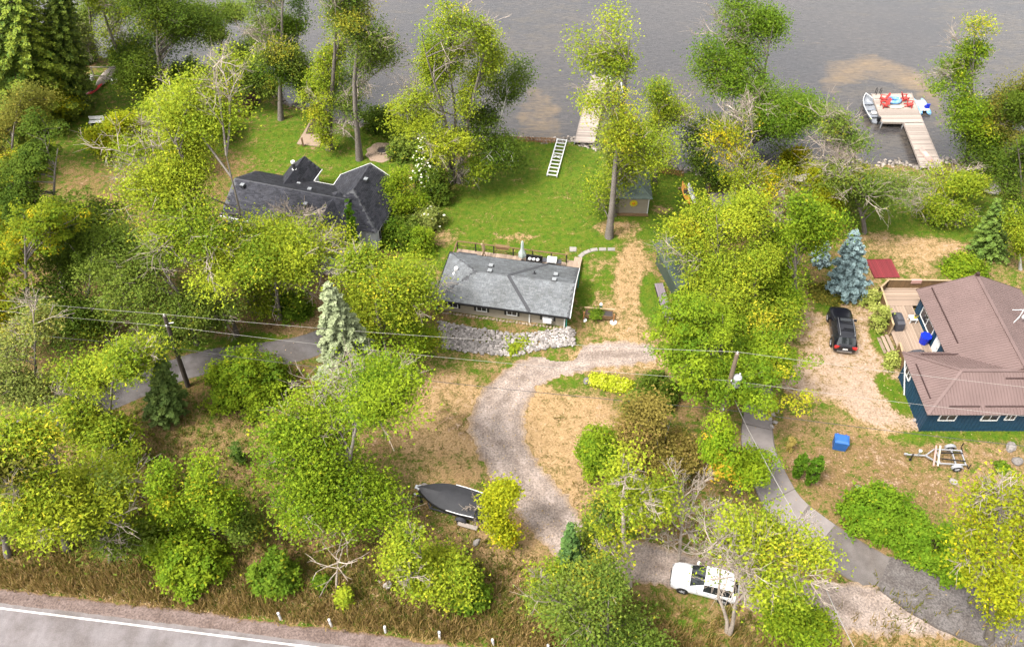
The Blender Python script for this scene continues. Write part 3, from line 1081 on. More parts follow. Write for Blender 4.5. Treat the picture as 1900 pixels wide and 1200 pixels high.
def wood(name, batches, parent, rg):
    Vs, Fs, Cs = [], [], []
    o = 0
    for P, Rr, sides, (c1, c2) in batches:
        if len(P) == 0:
            continue
        V, q = tubes_batch(P, Rr, sides)
        t = np.repeat(rg.random(len(P)), P.shape[1] * sides)[:, None]
        Vs.append(V)
        Fs.append(q + o)
        Cs.append(np.array(c1) * (1 - t) + np.array(c2) * t)
        o += len(V)
    if Vs:
        return np_mesh(name, np.concatenate(Vs), np.concatenate(Fs), 'bark', np.concatenate(Cs), parent, smooth=True)


def leaves_np(rg, P, N, col, ln, wd, T=None):
    """one leaf per row of P, facing N"""
    n = len(P)
    N = N / (np.linalg.norm(N, axis=1, keepdims=True) + 1e-9)
    if T is None:
        T = rg.normal(size=(n, 3))
    T = T - N * np.sum(T * N, 1, keepdims=True)
    T /= np.linalg.norm(T, axis=1, keepdims=True) + 1e-9
    B = np.cross(N, T)
    l_ = (ln * (.6 + .8 * rg.random(n)))[:, None] / 2
    w_ = (wd * (.6 + .8 * rg.random(n)))[:, None] / 2
    V = np.stack([P - T * l_, P + T * l_ * .35 + B * w_, P + T * l_ * .7 - B * w_], 1).reshape(-1, 3)
    return V, np.arange(n * 3).reshape(-1, 3), np.repeat(col, 3, 0)


PAL = {   # two leaf colours, share of odd leaves and their colour
    'yg': ((.082, .138, .010), (.255, .280, .018), .04, (.34, .31, .022)),
    'bright': ((.058, .115, .007), (.180, .232, .012), .04, (.26, .25, .015)),
    'green': ((.045, .095, .007), (.110, .160, .012), .06, (.20, .21, .015)),
    'mid': ((.052, .092, .012), (.135, .170, .024), .07, (.22, .21, .02)),
    'dark': ((.030, .058, .006), (.082, .115, .011), .05, (.13, .15, .012)),
    'olive': ((.075, .085, .012), (.150, .140, .022), .12, (.24, .19, .03)),
    'grey': ((.100, .130, .026), (.185, .205, .045), .08, (.24, .23, .05)),
    'gold': ((.130, .170, .008), (.270, .270, .010), .10, (.40, .32, .010)),
    'goldmix': ((.070, .115, .007), (.190, .200, .010), .20, (.34, .27, .010)),
    'orange': ((.080, .155, .007), (.180, .225, .010), .10, (.33, .22, .018)),
    'brownish': ((.095, .080, .016), (.190, .150, .034), .10, (.22, .15, .05)),
}
GREY_BARK = ((.150, .128, .108), (.235, .205, .180))
PALE_BARK = ((.31, .255, .205), (.50, .42, .35))
BIRCH_BARK = ((.50, .47, .43), (.62, .59, .55))
BROWN_BARK = ((.110, .080, .058), (.170, .125, .095))
STATS = []


def bez(A, Bc, Cc, k):
    t = np.linspace(0, 1, k)[None, :, None]
    return A[:, None] * (1 - t) ** 2 + 2 * Bc[:, None] * t * (1 - t) + Cc[:, None] * t ** 2


def tree(name, label, base, top, wpx, pal='green', cb=0.2, bare=0.0, dens=1.0, style='ash', seed=0, bark=GREY_BARK, stems=1, droop=0.0,
         cat='tree', leaf=(0.195, 0.16), flat=1.0, group=None, fork=None, skew=0.0, lobes=0.20, depth=None, nl=None):
    rg = np.random.default_rng(seed * 77 + 13)
    B = at(*base)
    H, tx, mpp = tip(B, *top)
    lean = np.array([tx - B.x, skew, 0.0])
    mid_d = (CAM_H - H * .6) * math.sin(CAM_P) + B.y * math.cos(CAM_P)
    Rx = wpx / 2 * mid_d / CAM_F * 0.80
    Ry = Rx * (depth or 0.9)
    H0 = H
    dep = CAM_P + math.atan((top[1] - 600) / CAM_F)
    for _ in range(8):                                    # the far side of a wide crown shows above its tip
        rz_ = (1 - cb * .7) * H / 2
        seen = (cb * .7 * H + rz_) + math.sqrt(rz_ ** 2 + (Ry * .9 * math.tan(dep)) ** 2)
        H = max(H * .6, H + (H0 - seen) * .6)
    STATS.append((label, round(H0, 1), round(H, 1), round(Rx, 1)))
    th = thing(name, label, cat, (B.x, B.y, 0), 0, group)
    lean = lean * (H / H0)
    cb *= .7
    zc0 = cb * H
    Rz = (H - zc0) / 2
    C = np.array([0, 0, zc0 + Rz]) + lean * ((zc0 + Rz) / H)
    # trunk(s)
    r0 = max(.05, H * 0.0135 + .03) / (1 if stems == 1 else stems ** .4)
    batches = []
    K = 8
    tt = np.linspace(0, 1, K)
    trunks = []
    for s in range(stems):
        a = 6.283 * (s + rg.random() * .5) / stems
        sp = np.array([math.cos(a), math.sin(a), 0]) * (Rx * .38 if stems > 1 else 0.0)
        if fork and stems > 1:
            sp = np.array([fork[s][0], fork[s][1], 0.0]) if s < len(fork) else sp
        wob = np.cumsum(rg.normal(size=(K, 3)) * .02 * H / 3, axis=0) * np.array([1, 1, 0])
        P = lean[None] * (tt ** 1.1)[:, None] * .92 + sp[None] * (tt ** 1.3)[:, None] + wob * tt[:, None]
        P[:, 2] = tt * H * (.9 if stems == 1 else .72 + .2 * rg.random())
        P[:, :2] += sp[None, :2] * .08
        trunks.append(P)
    TR = np.array(trunks)
    rad = r0 * (1 - tt * .86) ** 1.0
    rad[0] *= 1.35
    batches.append((TR, np.tile(rad, (stems, 1)), 9))
    # limbs
    n = nl or int(np.clip((12 + Rx * 3.2) * (.75 + .1 * H / max(Rx, 1)), 8, 46))
    i = np.arange(n)
    az = i * 2.39996 + rg.random() * 6.28 + rg.normal(size=n) * .25
    el = np.arcsin(np.clip(-.88 + 1.84 * ((i * 0.618034 + rg.random()) % 1), -.9, .97))
    rr = .72 + .36 * rg.random(n) ** .8
    # lobed outline: some limbs reach out, some stay short
    rr = rr * (1 + lobes * rg.normal(size=n) * .6)
    rr = np.clip(rr, .45, 1.22)
    isb = rg.random(n) < bare * 1.05                          # dead limbs reach past the leaves
    rr = np.where(isb, np.maximum(rr, .92) * 1.10, rr)
    prof = np.where(el < 0, 1.06, 1.0)
    D = np.stack([np.cos(el) * np.cos(az) * Rx * prof, np.cos(el) * np.sin(az) * Ry * prof, np.sin(el) * Rz * flat], 1) * rr[:, None] * np.array([.90, .90, .92])
    D = D + lean[None] * (D[:, 2:3] / H)                       # a leaning tree carries its crown along
    E_ = C[None] + D
    E_[:, 2] = np.maximum(E_[:, 2], .25 + .03 * H)
    hd = np.hypot(D[:, 0], D[:, 1])
    zs = np.clip(E_[:, 2] - hd * (.45 + .4 * rg.random(n)), H * max(.07, cb * .65), H * .80)
    which = rg.integers(stems, size=n)
    St = np.zeros((n, 3))
    for j in range(n):
        P = TR[which[j]]
        St[j] = [np.interp(zs[j], P[:, 2], P[:, 0]), np.interp(zs[j], P[:, 2], P[:, 1]), min(zs[j], P[-1, 2])]
    Mi = (St + E_) / 2 + np.stack([rg.normal(size=n) * .1 * Rx, rg.normal(size=n) * .1 * Rx, (.10 - droop * .3) * np.linalg.norm(E_ - St, axis=1) + hd * .12], 1)
    E_[:, 2] -= droop * hd * .35
    E_[:, 2] = np.maximum(E_[:, 2], .2)
    L = bez(St, Mi, E_, 7)
    Ll = np.linalg.norm(E_ - St, axis=1)
    rl = np.clip(.018 + Ll * .013, .03, r0 * .6)
    batches.append((L, rl[:, None] * np.linspace(1, .3, 7)[None], 5))
    # branches off the limbs
    nsub = 8
    ts = np.linspace(.30, 1.0, nsub)
    subP, subE, subB, limb_id = [], [], [], []
    for j in range(n):
        for t in ts:
            k = t * 6
            k0 = min(int(k), 5)
            p = L[j, k0] * (1 - (k - k0)) + L[j, k0 + 1] * (k - k0)
            tan = L[j, k0 + 1] - L[j, k0]
            tan = tan / (np.linalg.norm(tan) + 1e-9)
            d = tan * .75 + rg.normal(size=3) * .62 + np.array([0, 0, .22 - droop * .9])
            d /= np.linalg.norm(d)
            ln = np.clip(Ll[j] * (.30 + .25 * rg.random()), .25, 1.9) * (1.15 - .45 * t)
            subP.append(p)
            subE.append(p + d * ln)
            subB.append(isb[j] or rg.random() < bare * .35)
            limb_id.append(j)
    subP, subE, subB, limb_id = np.array(subP), np.array(subE), np.array(subB), np.array(limb_id)
    subE[:, 2] = np.maximum(subE[:, 2], .12)
    sl = np.linalg.norm(subE - subP, axis=1)
    sm = (subP + subE) / 2 + rg.normal(size=subP.shape) * (.09 * sl)[:, None]
    SP = bez(subP, sm, subE, 3)
    # twigs
    def twigs(sel, cnt, lf):
        a, b, l_ = subP[sel], subE[sel], sl[sel]
        m = len(a)
        t = .25 + .75 * rg.random((m, cnt))
        p = a[:, None] + (b - a)[:, None] * t[..., None]
        d = (b - a)[:, None] / (l_[:, None, None] + 1e-9) * .8 + rg.normal(size=(m, cnt, 3)) * .6 + np.array([0, 0, .2 - droop])
        d /= np.linalg.norm(d, axis=2, keepdims=True)
        e = p + d * (l_[:, None, None] * lf * (.5 + .6 * rg.random((m, cnt, 1))))
        return p.reshape(-1, 3), e.reshape(-1, 3), np.repeat(np.arange(len(subP))[sel], cnt)
    live = ~subB
    lp, le, lid = twigs(live, 4, .6)
    bp, be, bid = twigs(subB, 4, .75)
    if live.any():
        s_ = SP[live]
        batches.append((s_, np.tile(np.linspace(.028, .012, 3), (len(s_), 1)) * (.6 + .12 * Rx), 3))
    deadb = []
    if subB.any():
        s_ = SP[subB]
        deadb.append((s_, np.tile(np.linspace(.040, .020, 3), (len(s_), 1)), 4))
        q = np.stack([bp, (bp + be) / 2 + rg.normal(size=bp.shape) * .06, be], 1)
        deadb.append((q, np.tile(np.array([.020, .016, .009]), (len(q), 1)), 3))
        # finer twig ends
        p2 = np.repeat(bp * .45 + be * .55, 2, 0)
        e2 = p2 + (np.repeat(be - bp, 2, 0) * .6 + rg.normal(size=p2.shape) * .3 * np.linalg.norm(be - bp, axis=1).repeat(2)[:, None])
        q = np.stack([p2, (p2 + e2) / 2, e2], 1)
        deadb.append((q, np.tile(np.array([.013, .011, .007]), (len(q), 1)), 3))
    # leaves
    c1, c2, odd, c3 = PAL[pal]
    if live.any() and dens > 0:
        if style == 'maple':
            Cn = np.concatenate([subE[live], le[::3]])
            lid2 = np.concatenate([limb_id[live], limb_id[lid[::3]]])
            per = int(200 * dens)
        else:
            Cn = np.concatenate([subE[live], le, (lp + le) / 2])
            lid2 = np.concatenate([limb_id[live], limb_id[lid], limb_id[lid]])
            per = int(58 * dens)
        m = len(Cn)
        # keep the total within bounds
        lim = int(42000 * dens * max(.20, min(1.7, (Rx / 4.5) ** 1.7)))
        per = max(4, min(per, lim // m)) if m * per > lim else per
        P = np.repeat(Cn, per, 0)
        q = len(P)
        if style == 'maple':
            u = rg.normal(size=(q, 3))
            u /= np.linalg.norm(u, axis=1, keepdims=True)
            u[:, 2] = np.abs(u[:, 2]) * 1.0 - .25
            rad_ = np.repeat(.42 + .30 * rg.random(m), per)[:, None]
            P = P + u * rad_ * np.array([1, 1, .75]) * (.8 + .25 * rg.random((q, 1)))
            N = u * 1.0 + np.array([0, 0, .7]) + rg.normal(size=(q, 3)) * .35
        else:
            sp_ = .36 + .035 * Rx
            P = P + rg.normal(size=(q, 3)) * np.array([sp_, sp_, sp_ * .62])
            N = rg.normal(size=(q, 3)) * .62 + np.array([0, 0, 1.0])
        P[:, 2] = np.maximum(P[:, 2], .08)
        tl = rg.random(n)[lid2]
        tc = np.clip(tl * .5 + rg.random(m) * .5, 0, 1)
        t = np.clip(np.repeat(tc, per) + rg.normal(size=q) * .16, 0, 1)[:, None]
        col = np.array(c1) * (1 - t) + np.array(c2) * t
        # whole sprays turn colour together
        od = np.repeat((rg.random(n)[lid2] < odd) & (rg.random(m) < .75) | (rg.random(m) < odd * .3), per) & (rg.random(q) < .8)
        col[od] = np.array(c3) * (.8 + .4 * rg.random((od.sum(), 1)))
        col *= (.92 + .16 * rg.random((q, 1)))
        V, Fq, Cc = leaves_np(rg, P, N, col, leaf[0], leaf[1])
    else:
        P = np.concatenate([q[0].reshape(-1, 3) for q in deadb + batches])
        V = None
    # fit the grown tree to the size it was given
    ax = lean[None] * (P[:, 2:3] / H)
    lo_, hi_ = np.percentile(P[:, 0] - ax[:, 0], (3, 97))
    ra, off = (hi_ - lo_) / 2, (hi_ + lo_) / 2
    kx, kz = np.clip(Rx / ra, .5, 1.5), np.clip(H / np.percentile(P[:, 2], 99), .6, 1.4)

    def fit(Q):
        Q = Q.copy()
        a_ = lean * (Q[..., 2:3] / H)
        c_ = np.clip(Q[..., 2:3] / (.35 * H), 0, 1) ** 1.5 * np.array([off, 0, 0])     # centre the crown over its stem
        Q[..., :2] = (a_ + (Q - a_ - c_) * kx)[..., :2]
        Q[..., 2] *= kz
        return Q
    wood('trunk', [(fit(b_[0]), b_[1], b_[2], bark) for b_ in batches] + [(fit(b_[0]), b_[1], b_[2], PALE_BARK) for b_ in deadb], th, rg)
    if V is not None:
        Cq = np.repeat(P, 3, 0)
        np_mesh('crown', V + (fit(Cq) - Cq), Fq, 'leaf', Cc, th)
    return th


def conifer(name, label, base, top, wpx, c1, c2, seed=0, droop=0.35, cb=0.04, dens=1.0, bark=BROWN_BARK, cat='tree', power=1.0, tipc=None, levels=None, group=None, spray=1.0):
    rg = np.random.default_rng(seed * 31 + 5)
    B = at(*base)
    H, tx, mpp = tip(B, *top)
    mid_d = (CAM_H - H * .4) * math.sin(CAM_P) + B.y * math.cos(CAM_P)
    Rx = wpx / 2 * mid_d / CAM_F
    STATS.append((label, round(H, 1), round(Rx, 1)))
    lean = np.array([tx - B.x, 0, 0])
    th = thing(name, label, cat, (B.x, B.y, 0), 0, group)
    tt = np.linspace(0, 1, 6)
    P = lean[None] * tt[:, None]
    P[:, 2] = tt * H * .985
    r0 = .04 + H * .012
    batches = [(P[None], (r0 * (1 - tt * .92))[None], 8)]
    nlev = levels or int(np.clip(H * 2.1, 9, 36))
    brP, brE = [], []
    for j in range(nlev):
        f = cb + (1 - cb) * (j / nlev) ** .92
        r = Rx * (1 - f) ** power * (1 - .12 * rg.random()) + .06
        if f < cb + .12:
            r *= .8 + .2 * (f - cb) / .12
        nb = int(np.clip(5 + r * 2.6, 5, 13))
        a0 = rg.random() * 6.28
        for k in range(nb):
            a = a0 + 6.283 * (k + rg.normal() * .12) / nb
            rr = r * (.80 + .30 * rg.random())
            z = f * H + rg.normal() * .06
            p = lean * f + np.array([0, 0, z])
            e = p + np.array([math.cos(a) * rr, math.sin(a) * rr, -droop * rr * (1.1 - f) + .14 * rr])
            e[2] = max(e[2], .12)
            brP.append(p)
            brE.append(e)
    brP, brE = np.array(brP), np.array(brE)
    md = (brP + brE) / 2
    md[:, 2] += np.linalg.norm(brE - brP, axis=1) * .10
    batches.append((bez(brP, md, brE, 4), np.tile(np.linspace(.03, .01, 4), (len(brP), 1)) * (.5 + .03 * H), 4))
    wood('trunk', [(*b_, bark) for b_ in batches], th, rg)
    # sprays of needles, hung both sides of each branch
    ln = np.linalg.norm(brE - brP, axis=1)
    per = np.maximum(6, (ln * 40 * dens).astype(int))
    I = np.repeat(np.arange(len(brP)), per)
    q = len(I)
    t = .12 + .90 * rg.random(q) ** .75
    side = rg.choice([-1, 1], q)
    axis = (brE - brP)[I] / ln[I][:, None]
    lat = np.cross(axis, np.array([0, 0, 1.0]))
    lat /= np.linalg.norm(lat, axis=1, keepdims=True) + 1e-9
    bz = brP[I] * ((1 - t) ** 2)[:, None] + md[I] * (2 * t * (1 - t))[:, None] + brE[I] * (t ** 2)[:, None]
    wdt = (ln[I] * .24 + .10) * (1.1 - t * .8)
    P = bz + lat * (side * wdt * rg.random(q))[:, None] + np.array([0, 0, 1]) * (rg.normal(size=q) * .05 - .03)[:, None]
    T = axis * .9 + lat * (side * .8)[:, None] + rg.normal(size=(q, 3)) * .18 + np.array([0, 0, -.12])
    N = np.array([0, 0, 1.0]) + rg.normal(size=(q, 3)) * .42 + axis * .25
    tc = rg.random(len(brP))[I] * .5 + rg.random(q) * .5
    col = np.array(c1) * (1 - tc[:, None]) + np.array(c2) * tc[:, None]
    if tipc is not None:
        k = (t > .72) & (rg.random(q) < .75)
        col[k] = col[k] * .35 + np.array(tipc) * .65
    P[:, 2] = np.maximum(P[:, 2], .06)
    V, Fq, Cc = leaves_np(rg, P, N, col * (.85 + .3 * rg.random((q, 1))), .40 * spray, .19 * spray, T)
    np_mesh('crown', V, Fq, 'needle', Cc, th)
    return th


def bush(name, label, base, wpx, hpx, pal='green', seed=0, dens=1.0, cat='shrub', leaf=(.27, .18), flowers=None, colours=None, squash=0.8, upright=False, group=None, mat='leaf', lump=.22):
    """a rounded shrub: stems from the ground and leaf clumps over an uneven dome"""
    rg = np.random.default_rng(seed * 91 + 3)
    B = at(*base)
    d = CAM_H * math.sin(CAM_P) + B.y * math.cos(CAM_P)
    Rx = wpx / 2 * d / CAM_F
    dep = CAM_P + math.atan((base[1] - 600) / CAM_F)
    hp = hpx * d / CAM_F / math.cos(CAM_P + math.atan((base[1] - hpx / 2 - 600) / CAM_F))      # vertical metres seen by hpx, less the depth of the dome
    H = max(.3, hp - Rx * .75 * math.tan(dep)) if not upright else hp * .93
    Ry = Rx * (.9 if not upright else 1.0)
    yoff = Ry * .8
    STATS.append((label, round(H, 1), round(Rx, 1)))
    th = thing(name, label, cat, (B.x, B.y + yoff, 0), 0, group)
    n = int(np.clip(26 * Rx * Rx * (1 if not upright else .45 * H / max(Rx, .2)) + 14, 14, 340) * dens)
    u = rg.normal(size=(n, 3))
    u /= np.linalg.norm(u, axis=1, keepdims=True)
    u[:, 2] = np.abs(u[:, 2]) if not upright else u[:, 2]
    k = (.80 + lump * rg.normal(size=n)).clip(.35, 1.08)
    if upright:
        Cn = np.stack([u[:, 0] * Rx * .72 * k, u[:, 1] * Ry * .72 * k, H * .5 + u[:, 2] * H * .5 * k], 1)
    else:
        Cn = np.stack([u[:, 0] * Rx * k, u[:, 1] * Ry * k, .08 + u[:, 2] * H * .92 * k], 1)
    Cn[:, 2] = np.maximum(Cn[:, 2], .10)
    ns = max(4, int(3 + Rx * 4))
    sel = rg.integers(n, size=ns * 2)
    A = np.stack([rg.normal(size=ns * 2) * .08 * Rx, rg.normal(size=ns * 2) * .08 * Rx, np.zeros(ns * 2)], 1)
    E_ = Cn[sel] * .92
    batches = [(bez(A, (A + E_) / 2 + np.array([0, 0, .15 * H]), E_, 5), np.tile(np.linspace(.03, .012, 5), (ns * 2, 1)) * (.5 + .3 * Rx), 5)]
    wood('stems', [(*b_, BROWN_BARK) for b_ in batches], th, rg)
    per = 52
    P = np.repeat(Cn, per, 0)
    q = len(P)
    uu = np.repeat(u, per, 0)
    s_ = .15 + .05 * min(Rx, 2.0) if not upright else .075
    P = P + rg.normal(size=(q, 3)) * np.array([s_, s_, s_ * squash])
    P[:, 2] = np.maximum(P[:, 2], .05)
    N = uu * .7 + np.array([0, 0, .7 if not upright else .2]) + rg.normal(size=(q, 3)) * .5
    c1, c2, odd, c3 = PAL[pal] if colours is None else colours
    t = np.clip(np.repeat(rg.random(n), per) * .6 + rg.random(q) * .4, 0, 1)[:, None]
    col = np.array(c1) * (1 - t) + np.array(c2) * t
    od = rg.random(q) < odd * .6
    col[od] = c3
    T = None
    if upright:
        T = np.array([0, 0, 1.0]) + rg.normal(size=(q, 3)) * .4
    V, Fq, Cc = leaves_np(rg, P, N, col * (.85 + .3 * rg.random((q, 1))), leaf[0], leaf[1], T)
    np_mesh('crown', V, Fq, mat, Cc, th)
    if flowers:
        nf = flowers
        sel = rg.integers(n, size=nf)
        Fp = Cn[sel] * np.array([1.06, 1.06, 1.06]) + rg.normal(size=(nf, 3)) * .12 + np.array([0, -.05, .17])
        Vs, Fs = [], []
        o = 0
        for p in Fp:
            Vv, Ff = ROCKS[rg.integers(8)]
            Vs.append(Vv * (.19 + .10 * rg.random()) + p)
            Fs.append(Ff + o)
            o += len(Vv)
        stuff(np_mesh('flower_heads', np.concatenate(Vs), np.concatenate(Fs), 'petal', np.tile((.72, .70, .55), (o, 1)), th))
    return th


def bare_tree(name, label, base, top, wpx, seed=0, n=9, sub=6, tw=5, r0=.12, colour=PALE_BARK, up=.9, cat='tree', cb=.25, simple=False):
    rg = np.random.default_rng(seed * 17 + 1)
    B = at(*base)
    H, tx, _ = tip(B, *top)
    mid_d = (CAM_H - H * .5) * math.sin(CAM_P) + B.y * math.cos(CAM_P)
    Rx = wpx / 2 * mid_d / CAM_F
    STATS.append((label, round(H, 1), round(Rx, 1)))
    th = thing(name, label, cat, (B.x, B.y, 0))
    K = 8
    tt = np.linspace(0, 1, K)
    lean = np.array([tx - B.x, 0, 0])
    P = lean[None] * tt[:, None] + np.cumsum(rg.normal(size=(K, 3)) * .05, 0) * np.array([1, 1, 0]) * tt[:, None]
    P[:, 2] = tt * H * .96
    b = [(P[None], (r0 * (1 - tt * .9))[None], 7)]
    i = np.arange(n)
    az = i * 2.4 + rg.random() * 6
    f = cb + (.85 - cb) * (i / n)
    St = np.stack([np.interp(f, tt, P[:, 0]), np.interp(f, tt, P[:, 1]), f * H * .96], 1)
    ll = Rx * (1.15 - .75 * (f - cb)) * (.75 + .4 * rg.random(n))
    E_ = St + np.stack([np.cos(az) * ll, np.sin(az) * ll * .9, ll * up * (.5 + .5 * rg.random(n))], 1)
    E_[:, 2] = np.minimum(E_[:, 2], H * 1.0)
    L = bez(St, (St + E_) / 2 + rg.normal(size=(n, 3)) * .1 * Rx + np.array([0, 0, -.08 * Rx]), E_, 6)
    b += [(L, np.tile(np.linspace(r0 * .42, r0 * .14, 6), (n, 1)), 5)]

    def grow(Pa, cnt, lf, jitter):
        m = len(Pa)
        t = .25 + .75 * rg.random((m, cnt))
        a, e = Pa[:, 0], Pa[:, -1]
        d = e - a
        l_ = np.linalg.norm(d, axis=1)[:, None, None]
        p = a[:, None] + d[:, None] * t[..., None]
        dd = d[:, None] / l_ * .9 + rg.normal(size=(m, cnt, 3)) * jitter + np.array([0, 0, .22])
        dd /= np.linalg.norm(dd, axis=2, keepdims=True)
        e2 = p + dd * l_ * lf * (.6 + .6 * rg.random((m, cnt, 1)))
        p, e2 = p.reshape(-1, 3), e2.reshape(-1, 3)
        return np.stack([p, (p + e2) / 2 + rg.normal(size=p.shape) * .03, e2], 1)
    s1 = grow(L, sub, .5, .5)
    b.append((s1, np.tile(np.array([.030, .024, .014]), (len(s1), 1)), 4))
    if not simple:
        s2 = grow(s1, tw, .6, .45)
        b.append((s2, np.tile(np.array([.017, .014, .009]), (len(s2), 1)), 3))
        s3 = grow(s2, 2, .7, .45)
        b.append((s3, np.tile(np.array([.011, .009, .006]), (len(s3), 1)), 3))
    wood('trunk', [(*b_, colour) for b_ in b], th, rg)
    return th


SPRUCE_D = ((.040, .085, .008), (.110, .150, .012))
# ---- back left corner and the shore on the left
conifer('spruce_tree', 'tall dark green spruce filling the top left corner', (25, 225), (22, -70), 290, *SPRUCE_D, seed=1, dens=1.2, tipc=(.150, .180, .012), levels=24, power=.75)
conifer('spruce_tree', 'dark spruce just right of the tallest corner spruce', (105, 205), (112, -85), 150, (.028, .060, .008), (.075, .11, .012), seed=2, dens=1.2, tipc=(.11, .14, .012), power=.8)
tree('broadleaf_tree', 'olive green tree at the left edge below the corner spruces', (15, 330), (15, 160), 140, 'olive', .03, seed=3, dens=1.2)
tree('maple_tree', 'large dark green maple beside the sprawling pale tree', (120, 530), (110, 235), 225, 'dark', .02, seed=4, style='maple', dens=1.5, nl=40, lobes=.12)
tree('maple_tree', 'maple with yellowing leaves in front of the dark green maple', (55, 500), (55, 285), 165, 'goldmix', .04, seed=5, style='maple', dens=1.3, nl=32, lobes=.15)
tree('maple_tree', 'yellow tinged maple low on the left edge above the wires', (40, 625), (30, 380), 200, 'goldmix', .02, seed=6, style='maple', dens=1.4, nl=36, lobes=.15)
tree('broadleaf_tree', 'dark green tree low on the left between the maples and the wires', (150, 600), (150, 430), 185, 'dark', .03, seed=61, dens=1.3)
tree('maple_tree', 'small golden maple under the corner spruces', (116, 228), (114, 152), 60, 'gold', .15, seed=7)
tree('broadleaf_tree', 'low yellow tree below the red kayak pile', (215, 278), (210, 205), 108, 'gold', .12, seed=8, stems=3, leaf=(.28, .16))
tree('broadleaf_tree', 'thin leaning tree by the water above the kayak pile', (252, 172), (170, -90), 120, 'yg', .3, bare=.2, dens=.55, seed=9)
tree('broadleaf_tree', 'dense green tree just right of the two corner spruces', (178, 112), (172, -70), 105, 'mid', .02, seed=140, dens=1.2, nl=28)
bush('shrub', 'dark thicket behind the upturned canoe', (150, 122), 55, 40, 'dark', seed=141)
bush('shrub', 'green thicket at the water right of the kayak pile', (232, 128), 56, 40, 'green', seed=142)
tree('broadleaf_tree', 'thin grey green tree between the corner spruces and the water', (150, 150), (130, -60), 90, 'grey', .25, bare=.3, dens=.7, seed=91)
tree('broadleaf_tree', 'dense dark tree on the left shore near the top edge', (305, 190), (300, -75), 215, 'dark', .02, seed=10, dens=1.3, nl=40)
bush('shrub', 'green shrub under the dense dark shore tree', (350, 182), 78, 72, 'green', seed=11)
bush('shrub', 'small green shrub left of the larger shore shrub', (285, 190), 50, 45, 'mid', seed=12)
tree('broadleaf_tree', 'tree leaning over the water above the brown boathouse roof', (408, 100), (420, 0), 90, 'mid', .35, seed=13, dens=1.0)
tree('broadleaf_tree', 'small bright tree in front of the brown boathouse roof', (395, 258), (395, 182), 82, 'bright', .15, seed=14)
tree('broadleaf_tree', 'yellow green crown behind the sprawling pale tree', (310, 320), (315, 175), 95, 'yg', .25, seed=15, bare=.2)
tree('broadleaf_tree', 'tall straight trunked tree right of the boathouse', (521, 222), (512, -80), 125, 'mid', .22, bare=.3, dens=.9, seed=16)
tree('broadleaf_tree', 'dense green tree between two tall shore trunks', (565, 205), (560, 15), 160, 'green', .02, seed=17, dens=1.4, nl=34, lobes=.18)
tree('broadleaf_tree', 'green shore tree right of the boathouse by the tall trunk', (480, 190), (475, 40), 115, 'mid', .02, seed=18, dens=1.3, nl=28)
tree('broadleaf_tree', 'tall half bare tree behind the dirt patio bed', (611, 277), (635, -80), 125, 'yg', .08, bare=.4, dens=1.0, seed=19, droop=.2)
tree('broadleaf_tree', 'tall ragged tree between the dirt bed and the fire pit', (667, 296), (668, -80), 145, 'mid', .08, bare=.38, dens=1.2, seed=20, droop=.25)
bush('shrub', 'low green shrub at the water right of the ragged tree', (705, 248), 70, 50, 'dark', seed=21)
tree('broadleaf_tree', 'tall pale tree with twin trunks at the lawn edge', (840, 341), (795, 0), 195, 'yg', .16, bare=.36, dens=1.0, seed=22, stems=2)
tree('broadleaf_tree', 'slim tree with a bright yellow green top against the water', (852, 338), (920, 36), 84, 'yg', .56, seed=23, dens=1.1)
tree('birch_tree', 'white barked birch leaning right at the shore fence', (889, 322), (950, 125), 150, 'dark', .10, seed=24, bark=BIRCH_BARK, dens=.8, lobes=.4)
tree('broadleaf_tree', 'tall open tree beside the shed with the green roof', (1130, 440), (1180, 42), 205, 'yg', .10, bare=.28, dens=.95, seed=25, droop=.15, lobes=.4)
tree('broadleaf_tree', 'drooping grey green lower tree in front of the middle dock', (1140, 400), (1142, 225), 85, 'grey', .06, bare=.2, dens=.8, seed=26, droop=.4)
tree('broadleaf_tree', 'yellow green tree leaning over the shore right of the middle dock', (1215, 340), (1245, 140), 120, 'yg', .3, bare=.25, dens=.7, seed=27)
tree('broadleaf_tree', 'large dark green tree standing at the shore between the docks', (1385, 292), (1432, 30), 262, 'green', .05, bare=.10, dens=1.3, seed=28, lobes=.22, nl=40)
tree('broadleaf_tree', 'dark bushy tree at the shore beside the orange kayak', (1312, 352), (1312, 218), 95, 'dark', .04, seed=29, dens=1.1)
tree('broadleaf_tree', 'half bare tree with a few golden leaves above the mauve deck', (1388, 432), (1385, 232), 165, 'goldmix', .12, bare=.6, dens=.7, seed=30)
tree('broadleaf_tree', 'small golden tree left of the hammock', (1472, 322), (1478, 272), 55, 'gold', .15, seed=31)
tree('broadleaf_tree', 'small bright yellow tree under the hammock', (1530, 392), (1532, 312), 75, 'gold', .2, seed=32, bare=.15)
tree('broadleaf_tree', 'mostly bare tree reaching over the large dock', (1604, 432), (1602, 222), 180, 'mid', .16, bare=.45, dens=.9, seed=33, stems=2, lobes=.5)
tree('broadleaf_tree', 'low half dead tree at the foot of the large dock', (1762, 392), (1770, 312), 130, 'yg', .25, bare=.5, dens=.9, seed=34, droop=.3)
tree('broadleaf_tree', 'tall green tree right of the large dock', (1792, 305), (1812, 45), 140, 'bright', .04, seed=35, dens=1.2, bare=.08, nl=30)
tree('broadleaf_tree', 'wide dark tree on the right shore', (1840, 330), (1850, 165), 150, 'dark', .05, seed=36, dens=1.2)
tree('broadleaf_tree', 'olive tree at the right edge near the water', (1890, 330), (1888, 130), 110, 'olive', .08, seed=37, dens=1.1)
tree('broadleaf_tree', 'dark tree at the right edge above the young spruce', (1885, 430), (1885, 255), 90, 'dark', .06, seed=38, dens=1.1)
